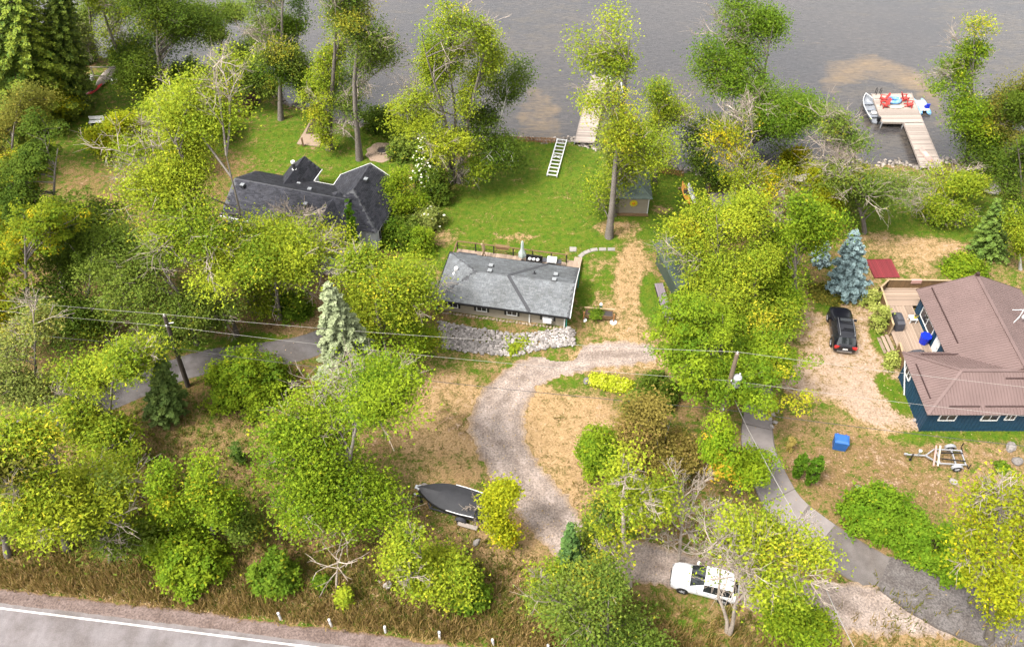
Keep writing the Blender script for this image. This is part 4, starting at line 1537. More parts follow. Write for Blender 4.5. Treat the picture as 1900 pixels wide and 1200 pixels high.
conifer('spruce_tree', 'young green spruce behind the house with the brown metal roof', (1835, 472), (1852, 365), 95, (.050, .095, .012), (.105, .150, .022), seed=39, droop=.2, dens=1.1)
tree('birch_tree', 'slim birch at the right edge by the young spruce', (1893, 500), (1888, 385), 45, 'yg', .3, seed=40, bark=BIRCH_BARK, dens=.7)
# ---- centre right cluster
tree('maple_tree', 'bright yellow green maple over the dark green shed roof', (1330, 565), (1336, 375), 195, 'yg', .22, seed=41, dens=1.2, bare=.06)
tree('maple_tree', 'light green tree with dense foliage left of the blue spruce', (1472, 592), (1476, 352), 172, 'bright', .02, seed=42, dens=1.5, lobes=.12, nl=38)
bare_tree('bare_tree', 'dead reddish topped tree among the light green crowns', (1445, 520), (1450, 365), 75, seed=43, n=12, r0=.10, up=.1)
tree('maple_tree', 'yellow green maple just above the large roadside maple', (1390, 625), (1395, 470), 180, 'yg', .2, seed=44, dens=1.1)
tree('maple_tree', 'large bright green maple behind the pole with the transformer', (1350, 748), (1352, 548), 275, 'bright', .05, seed=45, style='maple', dens=1.4, lobes=.12, nl=38)
bush('shrub', 'dark green shrub at the left foot of the large maple', (1222, 765), 78, 66, 'dark', seed=46)
conifer('blue_spruce_tree', 'blue spruce between the black car and the red mat', (1570, 546), (1588, 424), 96, (.075, .120, .120), (.185, .245, .245), seed=47, droop=.12, dens=1.5, power=.75)
conifer('blue_spruce_tree', 'small blue spruce top behind the light green tree', (1522, 490), (1526, 408), 46, (.13, .19, .19), (.24, .31, .31), seed=48, droop=.12, dens=1.2)
# ---- left yard
tree('broadleaf_tree', 'large sprawling pale tree with bare limbs left of the dark roofed house', (476, 578), (385, 178), 375, 'yg', .16, bare=.38, dens=1.15, seed=49, stems=2, fork=[(-2.6, .2), (1.4, -.3)], lobes=.3, nl=42)
tree('broadleaf_tree', 'leaning tree with bare branches left of the sprawling tree trunk', (440, 622), (375, 430), 160, 'mid', .35, bare=.5, dens=.8, seed=50, lobes=.4)
tree('broadleaf_tree', 'olive tree leaning left behind the left pole', (366, 638), (225, 415), 250, 'mid', .25, bare=.25, dens=.9, seed=51, lobes=.4)
tree('broadleaf_tree', 'yellow green tree in front of the dark roofed house', (520, 592), (508, 400), 165, 'yg', .08, bare=.26, dens=.9, seed=52)
bare_tree('bare_tree', 'slim dead tree top standing against the dark roof', (562, 545), (563, 352), 66, seed=53, n=10, r0=.11, cb=.55)
tree('broadleaf_tree', 'dense yellow green tree left of the grey cottage', (716, 660), (704, 450), 205, 'yg', .04, bare=.04, dens=1.35, seed=54, nl=38, lobes=.14)
tree('broadleaf_tree', 'greener tree leaning on the left corner of the grey cottage', (765, 668), (770, 520), 110, 'bright', .04, seed=55, dens=1.1)
conifer('spruce_tree', 'pale grey green spruce in front of the yellow green tree', (665, 742), (606, 520), 168, (.115, .140, .065), (.215, .240, .130), seed=56, droop=.25, dens=1.5, power=.8)
bush('shrub', 'round bright green tree shrub beside the asphalt drive', (450, 770), 152, 108, 'bright', seed=57, leaf=(.24, .14))
bush('shrub', 'darker shrub touching the round bright green one', (512, 738), 50, 64, 'green', seed=58)
conifer('pine_tree', 'dark young pine at the foot of the left pole', (310, 775), (293, 640), 100, (.045, .080, .014), (.095, .130, .025), seed=59, droop=.1, dens=.9, spray=1.2)
# ---- front left
tree('broadleaf_tree', 'sparse grey green tree at the left edge under the wires', (62, 770), (48, 595), 160, 'grey', .1, bare=.3, dens=.8, seed=62)
tree('broadleaf_tree', 'wispy yellow green tree left of the dark young pine', (190, 830), (185, 645), 195, 'yg', .08, bare=.14, dens=1.0, seed=63, leaf=(.30, .14))
tree('broadleaf_tree', 'wispy yellow green tree filling the lower left', (125, 1020), (115, 785), 260, 'yg', .12, bare=.14, dens=1.1, seed=64, leaf=(.30, .14))
tree('broadleaf_tree', 'olive wispy tree at the lower left edge', (15, 1030), (5, 810), 140, 'olive', .05, bare=.2, dens=.9, seed=65, leaf=(.30, .14))
tree('broadleaf_tree', 'greener wispy tree between the left roadside shrubs', (205, 1040), (215, 900), 130, 'mid', .04, bare=.15, dens=.8, seed=66, leaf=(.30, .14))
tree('broadleaf_tree', 'bright green young tree left of the big twiggy tree', (395, 1010), (400, 850), 110, 'bright', .08, seed=67, dens=1.0)
tree('broadleaf_tree', 'bright green slim tree with a bare lower trunk by the roadside shrubs', (318, 1010), (318, 870), 75, 'bright', .2, seed=68, dens=.9)
bush('shrub', 'bright green roadside shrub, left of two', (298, 1045), 92, 78, 'bright', seed=69)
bush('shrub', 'bright green roadside shrub, lower right of two', (355, 1105), 125, 92, 'bright', seed=70)
tree('broadleaf_tree', 'thin drooping green tree right of the bright young tree', (455, 1010), (452, 930), 75, 'mid', .06, seed=71, dens=.6, droop=.3)
tree('broadleaf_tree', 'big green tree with bare pale twigs left of the covered boat', (622, 945), (642, 695), 300, 'bright', .05, bare=.34, dens=1.35, seed=72, lobes=.16, nl=42)
tree('broadleaf_tree', 'yellow green roadside tree below the covered boat', (798, 1100), (798, 985), 178, 'yg', .03, bare=.16, dens=1.0, seed=73)
bush('shrub', 'low green shrub right of the roadside tree by the boat', (868, 1140), 75, 60, 'green', seed=74)
bush('shrub', 'dark green rounded shrub by the small dead tree', (510, 1108), 84, 72, 'green', seed=75)
bare_tree('bare_tree', 'small dead tree beside the road', (625, 1090), (622, 1022), 100, seed=76, n=8, r0=.10, simple=True, sub=2, up=.3, cb=.45)
tree('broadleaf_tree', 'small golden tree standing at the stern of the covered boat', (928, 1010), (930, 900), 70, 'gold', .06, bare=.22, seed=77, dens=1.0)
bare_tree('bare_tree', 'bare branches hanging over the stern of the covered boat', (915, 965), (888, 930), 60, seed=78, n=8, r0=.06, up=.15, cb=.3, cat='dead tree')
# ---- front right
tree('maple_tree', 'rounded bright maple right of the gravel drive bend', (1122, 882), (1130, 785), 122, 'bright', .08, seed=79, style='maple', dens=1.1)
tree('broadleaf_tree', 'brownish fine leaved bush tree behind the two front maples', (1222, 872), (1220, 755), 160, 'brownish', .05, bare=.05, seed=80, dens=1.2, leaf=(.24, .15), stems=4)
tree('maple_tree', 'orange tinged maple left of the concrete drive', (1370, 912), (1370, 785), 138, 'orange', .06, seed=81, style='maple', dens=1.2, lobes=.18)
tree('birch_tree', 'loose yellow green tree overhanging the gravel drive', (1165, 1085), (1185, 835), 160, 'yg', .22, bare=.16, dens=.75, seed=82, bark=PALE_BARK)
tree('broadleaf_tree', 'olive green tree in front of the loose drive tree', (1115, 1045), (1130, 915), 110, 'mid', .08, bare=.1, dens=.9, seed=83)
conifer('pine_tree', 'dark green young pine at the lower drive', (1060, 1068), (1058, 968), 72, (.028, .070, .014), (.065, .115, .022), seed=84, droop=.15, dens=1.1, spray=1.1)
tree('broadleaf_tree', 'wide green tree at the bottom edge left of the white car', (1125, 1215), (1115, 1068), 265, 'mid', .03, bare=.16, dens=.68, seed=85)
tree('broadleaf_tree', 'yellow green tree at the bottom edge under the dark young pine', (1035, 1130), (1035, 1052), 105, 'yg', .05, bare=.1, dens=1.0, seed=86)
bare_tree('bare_tree', 'pale bare tree above the white car', (1258, 1048), (1278, 875), 118, seed=87, n=14, sub=7, tw=6, r0=.14, up=1.1, cb=.12)
tree('broadleaf_tree', 'spreading yellow green tree with pale limbs right of the white car', (1352, 1172), (1470, 930), 240, 'yg', 1.05, bare=.36, dens=.44, seed=88, stems=3, lobes=.45, bark=PALE_BARK)
tree('broadleaf_tree', 'wispy green tree at the bottom edge right of the spreading tree', (1478, 1165), (1480, 1095), 145, 'bright', .04, seed=89, dens=.8, leaf=(.30, .14))
tree('maple_tree', 'golden tree with pale limbs in the bottom right corner', (1835, 1185), (1828, 922), 165, 'gold', .10, bare=.24, dens=1.0, seed=90)
tree('maple_tree', 'golden tree on the right edge above the dark asphalt', (1895, 1120), (1892, 915), 110, 'gold', .12, bare=.15, dens=1.0, seed=92)
CEDAR = ((.055, .120, .006), (.135, .205, .012), .05, (.20, .22, .012))
for lb, b, w_, h_, sd_ in (('large cedar hedge bush nearest the concrete drive', (1632, 1005), 125, 88, 93), ('cedar hedge bush second from the concrete drive', (1690, 1030), 88, 70, 94),
                           ('cedar hedge bush third from the concrete drive', (1728, 1058), 76, 78, 95), ('small cedar hedge bush at the golden tree end', (1768, 1088), 60, 52, 96)):
    bush('cedar_bush', lb, b, w_, h_, seed=sd_, colours=CEDAR, group='cedar hedge above the dark asphalt', dens=1.2, leaf=(.26, .16), lump=.14)
for lb, b, w_, h_, sd_ in (('small cedar, the left one of the pair', (1478, 896), 29, 46, 97), ('taller cedar, the right one of the pair', (1502, 910), 31, 58, 98)):
    bush('cedar_shrub', lb, b, w_, h_, seed=sd_, colours=((.034, .085, .006), (.085, .150, .010), .03, (.11, .17, .01)), group='pair of cedars by the concrete drive', upright=True, leaf=(.22, .12), dens=1.6, lump=.08)
bush('cedar_shrub', 'tall narrow cedar in front of the dark roof', (664, 503), 22, 130, seed=99, colours=((.036, .095, .006), (.085, .16, .01), .05, (.2, .22, .02)), upright=True, leaf=(.24, .13), dens=1.4, cat='tree')
# ---- garden between the two houses
tree('broadleaf_tree', 'small bright green tree at the right end of the dark roof', (752, 398), (748, 322), 88, 'bright', .1, seed=100)
bush('hydrangea_bush', 'hydrangea full of white flowers, upper one', (796, 318), 52, 60, 'green', seed=101, flowers=150, group='white flowering hydrangeas')
bush('hydrangea_bush', 'hydrangea full of white flowers, lower one', (790, 360), 50, 52, 'green', seed=102, flowers=110, group='white flowering hydrangeas')
bush('shrub', 'dark green shrub under the twin trunk tree', (818, 385), 52, 70, 'dark', seed=103)
bush('shrub', 'pale flowering shrub below the small bright tree', (795, 432), 56, 52, 'grey', seed=104, flowers=22)
bush('shrub', 'green shrub right of the dark roofed house', (735, 465), 66, 55, 'green', seed=105)
bush('shrub', 'broad leaved green clump left of the grey cottage', (782, 478), 58, 54, 'bright', seed=106, leaf=(.34, .1))
bush('shrub', 'dark shrub along the cottage lawn edge', (760, 445), 55, 45, 'mid', seed=107)
bush('shrub', 'low shrubbery behind the fire pit by the water', (735, 262), 50, 36, 'dark', seed=108)
bush('shrub', 'small green fern like tree right of the fire pit', (752, 300), 64, 46, 'mid', seed=109)
bush('shrub', 'green undergrowth in front of the dark roofed house', (545, 598), 62, 60, 'green', seed=110)
bush('shrub', 'green clump left of the yellow green tree by the house', (515, 582), 45, 36, 'green', seed=111)
# ---- right house planting
PALE = ((.150, .190, .030), (.300, .310, .075), .1, (.33, .34, .10))
for lb, b, w_, h_, sd_ in (('pale green shrub at the upper corner of the deck', (1617, 572), 30, 34, 112), ('pale variegated shrub half way along the deck', (1627, 618), 34, 50, 113), ('small pale shrub below the deck steps', (1655, 684), 24, 26, 114)):
    bush('shrub', lb, b, w_, h_, seed=sd_, colours=PALE, leaf=(.22, .15))
bush('shrub', 'rounded bright green shrub behind the brown metal roof', (1797, 520), 74, 38, 'bright', seed=115)
bush('shrub', 'low weeds at the foot of the blue spruce', (1545, 562), 66, 22, 'olive', seed=116, dens=.6)
hp = [(1107, 716), (1119, 719), (1131, 722), (1143, 724), (1155, 727), (1165, 729)]
HOSTA = ((.240, .290, .012), (.390, .400, .030), .1, (.42, .42, .08))
hl = ['next to the stones at the left end', 'second from the left end', 'third from the left end', 'third from the right end', 'second from the right end', 'at the right end']
for k, b in enumerate(hp):
    bush('hosta_plant', 'yellow hosta below the gravel drive, ' + hl[k], b, 20, 18, seed=120 + k, colours=HOSTA, leaf=(.26, .15), cat='plant', group='row of yellow hostas')
bush('shrub', 'small green shrub left of the dark maple shrub', (1180, 758), 30, 30, 'mid', seed=130)
bush('ornamental_grass', 'tuft of tall green grass right of the bright young tree', (447, 872), 34, 38, seed=131, colours=((.05, .10, .015), (.10, .16, .03), 0, (.1, .1, .1)), leaf=(.5, .04), upright=True, cat='grass tuft')
bush('shrub', 'dry yellow tuft beside the concrete drive', (1463, 842), 18, 24, seed=132, colours=((.26, .20, .05), (.36, .29, .09), 0, (.3, .3, .1)), leaf=(.3, .04), cat='grass tuft', upright=True)
bush('shrub', 'yellow green weed by the road below the small dead tree', (640, 1125), 22, 30, 'yg', seed=133)
bush('shrub', 'green weed beside the small dead tree', (597, 1092), 22, 18, 'green', seed=134)
bush('shrub', 'small green sapling at the right edge beside white stones', (1862, 878), 22, 14, 'green', seed=135)
bush('shrub', 'small tree foliage below the shed eave', (1160, 395), 18, 22, 'dark', seed=136, upright=True)
bush('shrub', 'clump of green weeds on the rock slope', (962, 655), 50, 13, 'yg', seed=137, dens=.7)


# ------------------------------------------------------------------ buildings
def gable_polys(x0, x1, y0, y1, ze, zr, axis='x', hip0=0.0, hip1=0.0):
    """roof planes, eave edge first; hip0 / hip1 pull the ridge in at each end"""
    if axis == 'x':
        ym = (y0 + y1) / 2
        a, b = (x0 + hip0, ym, zr), (x1 - hip1, ym, zr)
        P = [[(x0, y0, ze), (x1, y0, ze), b, a], [(x1, y1, ze), (x0, y1, ze), a, b]]
        if hip0:
            P.append([(x0, y1, ze), (x0, y0, ze), a])
        if hip1:
            P.append([(x1, y0, ze), (x1, y1, ze), b])
        return P
    xm = (x0 + x1) / 2
    a, b = (xm, y0 + hip0, zr), (xm, y1 - hip1, zr)
    P = [[(x1, y0, ze), (x1, y1, ze), b, a], [(x0, y1, ze), (x0, y0, ze), a, b]]
    if hip0:
        P.append([(x0, y0, ze), (x1, y0, ze), a])
    if hip1:
        P.append([(x1, y1, ze), (x0, y1, ze), b])
    return P


def roof(polys, th, mat, parent, name='roof'):
    m = MB()
    for p in polys:
        m.slab(p, th)
    return m.build(name, mat, parent)


def gable_end(m, a, b, top, th=.12):
    """triangular wall piece between eave points a, b and the ridge point"""
    a, b, top = Vector(a), Vector(b), Vector(top)
    nrm = (b - a).cross(Vector((0, 0, 1))).normalized() * th / 2
    m.add([a - nrm, b - nrm, top - nrm, a + nrm, b + nrm, top + nrm], [(0, 1, 2), (5, 4, 3), (0, 3, 4, 1), (1, 4, 5, 2), (2, 5, 3, 0)])


def window(parent, c, wd, ht, side='y-', shutters=False, frame='white'):
    """a framed pane on a wall; c is the centre on the wall face, side the way it looks"""
    f = thing_part('window', parent, c, {'y-': 0, 'x+': R_(90), 'y+': R_(180), 'x-': R_(-90)}[side])
    m = MB()
    t = .07
    m.box(-wd / 2 - t, -.05, -ht / 2 - t, wd / 2 + t, .03, -ht / 2).box(-wd / 2 - t, -.05, ht / 2, wd / 2 + t, .03, ht / 2 + t)
    m.box(-wd / 2 - t, -.05, -ht / 2, -wd / 2, .03, ht / 2).box(wd / 2, -.05, -ht / 2, wd / 2 + t, .03, ht / 2)
    m.box(-.02, -.04, -ht / 2, .02, .02, ht / 2)
    fm = m.build('window_frame', frame, f)
    MB().box(-wd / 2, -.012, -ht / 2, -.02, .01, ht / 2).box(.02, -.012, -ht / 2, wd / 2, .01, ht / 2).build('window_pane', 'glass_pale', f)
    if shutters:
        for s in (-1, 1):
            MB().box(s * (wd / 2 + .17) - .09, -.045, -ht / 2 - .06, s * (wd / 2 + .17) + .09, .0, ht / 2 + .06).build('shutter', 'black', f)
    return f


def thing_part(name, parent, loc, rz=0.0):
    o = bpy.data.objects.new(name, None)
    COL.objects.link(o)
    o.parent = parent
    o.location = loc
    o.rotation_euler = (0, 0, rz)
    o.empty_display_size = .2
    return o


def roof_vent(parent, c):
    m = MB()
    m.box(c[0] - .20, c[1] - .20, c[2] - .1, c[0] + .20, c[1] + .20, c[2] + .14)
    v = m.build('roof_vent', 'vent', parent)
    MB().cbox((c[0], c[1], c[2] + .18), (.36, .36, .07)).build('vent_cap', 'vent_top', v)


# ---- the grey cottage in the middle
CA = R_(-10.5)
cot = thing('cottage', 'low greige cottage with a grey shingle roof in the middle of the lot', 'house', (-.36, 52.84, -.35), CA)
CZ, CR = 2.68, 3.62
MB().box(-5.35, -2.6, 0, 5.35, 2.6, CZ - .06).build('wall', 'siding', cot)
m = MB()
gable_end(m, (5.28, -2.6, CZ - .05), (5.28, 2.6, CZ - .05), (5.28, 0, CR - .18))
m.build('gable_wall', 'siding', cot)
m = MB()
for k in range(14):
    m.box(-5.36, -2.616, .32 + k * .165, 5.36, -2.598, .32 + k * .165 + .14)
stuff(m.build('lap_siding', 'siding', cot))
CP = gable_polys(-5.75, 5.75, -3.0, 3.0, CZ, CR, 'x', hip0=3.0)
rf = roof(CP, .07, 'flash', cot)
sh = shingles(CP, (.145, .153, .162), (.205, .216, .228), cot, .30, .145, seed=4)
m = MB()
for p in ((2.95, 2.98, CZ), (2.4, -2.98, CZ)):
    a, b = Vector((0.05, 0, CR)), Vector(p)
    d = (b - a)
    sd_ = Vector((0, 0, 1)).cross(d).normalized() * .13
    up = Vector((0, 0, .075))
    m.add([a - sd_ + up, a + sd_ + up, b + sd_ + up, b - sd_ + up, a - sd_, a + sd_, b + sd_, b - sd_], [(0, 1, 2, 3), (0, 4, 5, 1), (1, 5, 6, 2), (2, 6, 7, 3), (3, 7, 4, 0)])
m.build('valley_flashing', 'flash', rf)
m = MB()
m.box(-5.78, -3.08, CZ - .16, 5.78, -3.0, CZ - .01).box(-5.78, 3.0, CZ - .16, 5.78, 3.08, CZ - .01).box(-5.85, -3.08, CZ - .16, -5.78, 3.08, CZ - .01)
m.build('gutter', 'black', cot)
m = MB()
for s in (-1, 1):
    m.beam((5.80, s * 3.05, CZ - .08), (5.80, 0, CR - .05), .06, .16)
m.build('barge_board', 'white_wall', cot)
for x, y in ((-1.72, 1.25), (-1.62, .30), (3.95, 1.15), (3.95, .2)):
    roof_vent(cot, (x, y, CR - abs(y) * (CR - CZ) / 3))
m = MB()
z = CR - .9 * .31
m.cyl((2.15, .9, z - .05), .06, .42, 10).cyl((2.15, .9, z), .16, .05, 10)
m.build('plumbing_stack', 'vent', cot)
m = MB()
m.cyl((-4.6, .45, CZ + .30), .16, .26, 12).ball((-4.6, .45, CZ + .58), .2, 10, 6).cyl((-4.65, .05, CZ + .22), .2, .12, 12)
m.build('chimney_vent', 'white', cot)
for x, ac in ((-4.25, 0), (-1.75, 0), (.85, 0), (3.9, 1)):
    f = window(cot, (x, -2.63, 1.98), .78, .56, 'y-', True)
    if ac:
        MB().box(-.36, -.42, -.30, .36, -.06, .12).build('air_conditioner', 'white', f)
m = MB()
m.beam((2.35, -3.05, CZ - .12), (2.35, -2.70, CZ - .45), .10, .08).beam((2.35, -2.68, CZ - .45), (2.35, -2.68, 1.0), .10, .08)
m.build('downspout', 'white', cot)
m = MB()
m.beam((5.32, -2.70, CZ - .2), (5.32, -2.70, 1.0), .09, .08)
m.build('downspout', 'white', cot)
m = MB()
m.beam((5.48, -2.65, CZ - .3), (5.48, -2.65, .6), .08, .08).beam((5.78, 3.02, CZ - .15), (5.78, 3.02, .1), .09, .09)
m.build('teal_pipe', 'teal', cot)
m = MB()
m.slab([(-6.55, -2.9, 2.05), (-5.85, -2.9, 2.35), (-5.85, -.4, 2.35), (-6.55, -.4, 2.05)], .06)
m.build('porch_roof', 'flash', cot)
m = MB()
for k in range(4):
    m.box(-6.9 + .25 * k, .3, 0, -6.65 + .25 * k, 1.5, .18 * (k + 1))
m.build('side_steps', 'white', cot)
m = MB()
for x in (-6.85, -5.95):
    m.beam((x, .3, .1), (x, .3, 1.6), .05, .05)
m.beam((-6.85, .3, 1.1), (-5.95, .3, 1.6), .05, .05)
m.build('side_railing', 'white', cot)
M['fstone'] = pm('tan_foundation_stone', (.34, .27, .19), (.22, .17, .12), 7, .9, .3, per_obj=.4)
_st = []
for i in range(4):
    me = bpy.data.meshes.new('stone')
    me.from_pydata([tuple(v) for v in ROCKS[i][0]], [], [tuple(int(k) for k in f) for f in ROCKS[i][1]])
    me.materials.append(M['fstone'])
    _st.append(me)
for k in range(38):
    o = link('foundation_stone', _st[k % 4], cot, (-5.3 + k * .288, -2.83 - .08 * random.random(), 1.10), random.random() * 6)
    o.scale = (.30 + .12 * random.random(), .24, .26)

# deck behind the cottage
deck = thing('deck', 'pale wood deck along the lake side of the grey cottage', 'deck', (-.36, 52.46, 0), CA)
planks('deck_board', 'wood_pale', [(-5.85, 2.66), (4.3, 2.66), (4.3, 5.85), (-5.85, 5.85)], .55, .14, .035, deck, R_(90))
planks('deck_board', 'wood_pale', [(4.31, 2.66), (5.62, 2.66), (5.62, 6.15), (4.31, 6.15)], .55, .14, .035, deck, R_(90))
planks('step_board', 'wood_pale', [(4.9, 6.2), (5.62, 6.2), (5.62, 6.95), (4.9, 6.95)], .32, .14, .035, deck, R_(90))
m = MB()
m.box(-5.85, 5.80, .0, 4.3, 5.84, .52).box(-5.85, 2.7, .0, -5.81, 5.84, .52).box(4.31, 6.10, 0, 5.62, 6.14, .52).box(5.58, 2.7, 0, 5.62, 6.1, .52).box(4.92, 6.9, 0, 5.6, 6.93, .30)
m.build('deck_skirt', 'wood_brown', deck)
m = MB()
m.beam((-5.85, 5.82, 1.50), (4.3, 5.82, 1.50), .12, .05).beam((-5.82, 5.82, 1.50), (-5.82, 3.2, 1.50), .12, .05)
m.build('top_rail', 'wood_brown', deck)
for x in (-5.82, -4.1, -2.4, -.6, 1.2, 2.9, 4.28):
    MB().box(x - .05, 5.76, .55, x + .05, 5.86, 1.47).build('rail_post', 'wood_dark', deck)
MB().box(-5.87, 3.2, .55, -5.77, 3.3, 1.47).build('rail_post', 'wood_dark', deck)
m = MB()
m.beam((-5.85, 5.82, .9), (-2.4, 5.82, .9), .03, .03).beam((-2.4, 5.82, .9), (4.3, 5.82, .9), .03, .03)
m.build('rail_cable', 'wood_dark', deck)


def on_cot(x, y, z=0.57):
    c, s = math.cos(CA), math.sin(CA)
    return Vector((-.36 + x * c - y * s, 52.46 + x * s + y * c, z))


def cot_xy(px, py, z):
    p = at(px, py, z)
    c, s = math.cos(CA), math.sin(CA)
    dx, dy = p.x + .36, p.y - 52.46
    return dx * c + dy * s, -dx * s + dy * c


x, y = .35, 5.1
t = thing('patio_umbrella', 'closed pale patio umbrella standing on the cottage deck', 'umbrella', on_cot(x, y))
MB().cyl((0, 0, 0), .26, .08, 16).cyl((0, 0, .08), .05, .3, 10).build('base', 'black', t)
MB().cyl((0, 0, .3), .025, 2.25, 8).build('pole', 'galv', t)
m = MB()
secs = []
for z, r in ((.75, .30), (1.0, .34), (1.35, .20), (1.6, .13), (2.1, .12), (2.45, .10), (2.6, .02)):
    secs.append([(r * (1 + .22 * (k % 2)) * math.cos(k * .524), r * (1 + .22 * (k % 2)) * math.sin(k * .524), z) for k in range(12)])
m.loft(secs)
m.build('canopy', 'canvas_pale', t, True)

t = thing('wicker_bench', 'black slatted bench with three white round cushions on the cottage deck', 'bench', on_cot(1.45, 4.75), CA)
m = MB()
for k in range(9):
    m.box(-.72 + k * .162, -.45, .40, -.60 + k * .162, .40, .45)
m.build('seat', 'black', t)
m = MB()
m.box(-.75, .40, .30, .75, .48, .95).box(-.75, -.5, .30, .75, -.45, .48)
m.build('backrest', 'black', t)
for sx in (-.7, .7):
    for sy_ in (-.44, .42):
        MB().box(sx - .03, sy_ - .03, 0, sx + .03, sy_ + .03, .42).build('leg', 'black', t)
for k in range(3):
    tag(MB().ball((0, 0, .16), .17, 12, 8, sq=(1, .8, 1)).build('cushion', 'white', None, True, on_cot(1.08 + k * .36, 5.02 - .0 * k, 1.02)),
        'round white cushion on the black bench, ' + ('nearest the umbrella', 'middle one', 'nearest the barbecue')[k], 'cushion', 'white cushions on the bench')
t = thing('bucket', 'small white bucket between the bench and the barbecue', 'bucket', on_cot(2.36, 4.45))
MB().cyl((0, 0, 0), .13, .34, 14, r2=.17).build('body', 'white', t, True)
MB().tube([(-.17, 0, .34), (-.1, 0, .5), (.1, 0, .5), (.17, 0, .34)], .012, 5).build('handle', 'galv', t)

t = thing('barbecue', 'barbecue with white lid and dark side shelves on the cottage deck', 'grill', on_cot(3.1, 4.9), CA)
MB().box(-.38, -.28, .08, .38, .28, .80).build('cabinet', 'black', t)
m = MB()
secs = []
for z, dd in ((.80, .32), (.95, .33), (1.10, .28), (1.20, .15), (1.22, .02)):
    secs.append([(-.42, -dd, z), (.42, -dd, z), (.42, dd, z), (-.42, dd, z)])
m.loft(secs)
m.build('lid', 'white', t)
for s in (-1, 1):
    MB().box(s * .64 - .2, -.26, .80, s * .64 + .2, .26, .85).build('side_shelf', 'bbq_cover', t)
MB().tube([(-.3, -.36, .92), (.3, -.36, .92)], .02, 6).build('handle', 'chrome', t)
for sx in (-.34, .34):
    for sy_ in (-.24, .24):
        MB().cyl((sx, sy_, 0), .05, .08, 8).build('caster', 'rubber', t)

t = thing('plant_stand', 'tan wooden plant stand by the deck railing', 'plant stand', on_cot(-3.15, 4.9), R_(15))
m = MB()
for a, b in (((-.28, 0, 0), (0, 0, .9)), ((.28, 0, 0), (0, 0, .9)), ((0, .3, 0), (0, 0, .9))):
    m.beam(a, b, .07, .07)
m.build('legs_frame', 'wood_brown', t)
m = MB()
m.tube([(0, 0, .85), (.03, 0, 1.25), (-.04, .02, 1.6), (-.16, .03, 1.85)], [.13, .16, .15, .10], 8)
m.build('planter_body', 'wood_tan', t, True)
tag(MB().cbox((0, 0, 0), (1.3, .32, .03), 0).cbox((0, -.16, -.15), (1.2, .02, .3)).build('towel', 'wood_brown', None, loc=on_cot(-1.6, 5.84, 1.56), rz=CA), 'brown towel hanging over the deck railing', 'towel')
tag(MB().box(-.85, -.8, 0, .85, .8, .03).box(-.85, -.8, .03, -.80, .8, .05).build('deck_mat', 'bbq_cover', None, loc=on_cot(-4.75, 4.6, .575), rz=CA), 'grey mat lying at the left end of the cottage deck', 'mat')
p = at(806, 562, 1.2)
t = thing('teal_pole', 'long teal pole leaning at the left corner of the cottage', 'pole', (p.x, p.y, 0))
MB().tube([(.75, -1.0, .02), (-.55, 1.0, 2.1)], .055, 8).build('shaft', 'teal', t)
MB().cbox((-.62, 1.08, 2.2), (.14, .07, .5), .3, rx=-.5).build('tip', 'wood_tan', t)

# ---- blue house on the right
bh = thing('blue_house', 'navy board and batten house with a brown metal roof', 'house', (34.65, 45.36, -.38))


def bw(*p):
    return (p[0] - 34.45, p[1] - 45) + tuple(p[2:])


def bbox(m, x0, y0, z0, x1, y1, z1):
    a, b = bw(x0, y0), bw(x1, y1)
    m.box(a[0], a[1], z0, b[0], b[1], z1)


m = MB()
bbox(m, 34.45, 44.0, .25, 42.4, 51.05, 2.95)
bbox(m, 31.05, 38.72, .25, 48.5, 43.98, 2.95)
m.build('wall', 'blue_wall', bh)
m = MB()
bbox(m, 34.5, 44.0, 0, 42.3, 51.0, .25)
bbox(m, 31.1, 38.77, 0, 48.4, 43.9, .25)
m.build('foundation', 'concrete', bh)
m = MB()
gable_end(m, bw(34.5, 51.0, 2.94), bw(42.3, 51.0, 2.94), bw(38.4, 51.0, 4.5))
m.build('gable_wall', 'blue_wall', bh)
m = MB()
k = 31.1
while k < 48.4:
    bbox(m, k - .022, 38.695, .25, k + .022, 38.722, 2.95)
    k += .30
k = 38.9
while k < 43.9:
    bbox(m, 31.022, k - .022, .25, 31.052, k + .022, 2.95)
    k += .30
k = 44.7
while k < 51.0:
    bbox(m, 34.422, k - .022, .25, 34.452, k + .022, 2.95)
    k += .30
stuff(m.build('battens', 'blue_wall', bh))
BP = [[bw(*q) for q in p] for p in gable_polys(34.0, 42.8, 41.4, 51.5, 3.0, 4.72, 'y')]
WP = [[bw(*q) for q in p] for p in gable_polys(30.6, 49.0, 38.28, 44.48, 3.0, 4.42, 'x', hip0=3.1)]
rf = roof(BP, .09, 'metal_roof', bh)
rf2 = roof(WP, .085, 'metal_roof', bh)
m = MB()
for p in BP + WP:
    ribs(p, .235, m, .05, .035)
stuff(m.build('roof_ribs', 'metal_roof', bh))
m = MB()
m.beam(bw(38.4, 41.4, 4.76), bw(38.4, 51.55, 4.76), .26, .05)
m.beam(bw(33.7, 41.38, 4.46), bw(49, 41.38, 4.46), .26, .05)
m.beam(bw(30.62, 38.3, 3.05), bw(33.7, 41.38, 4.46), .20, .05)
m.beam(bw(30.62, 44.46, 3.05), bw(33.7, 41.38, 4.46), .20, .05)
m.build('ridge_cap', 'metal_roof', rf)
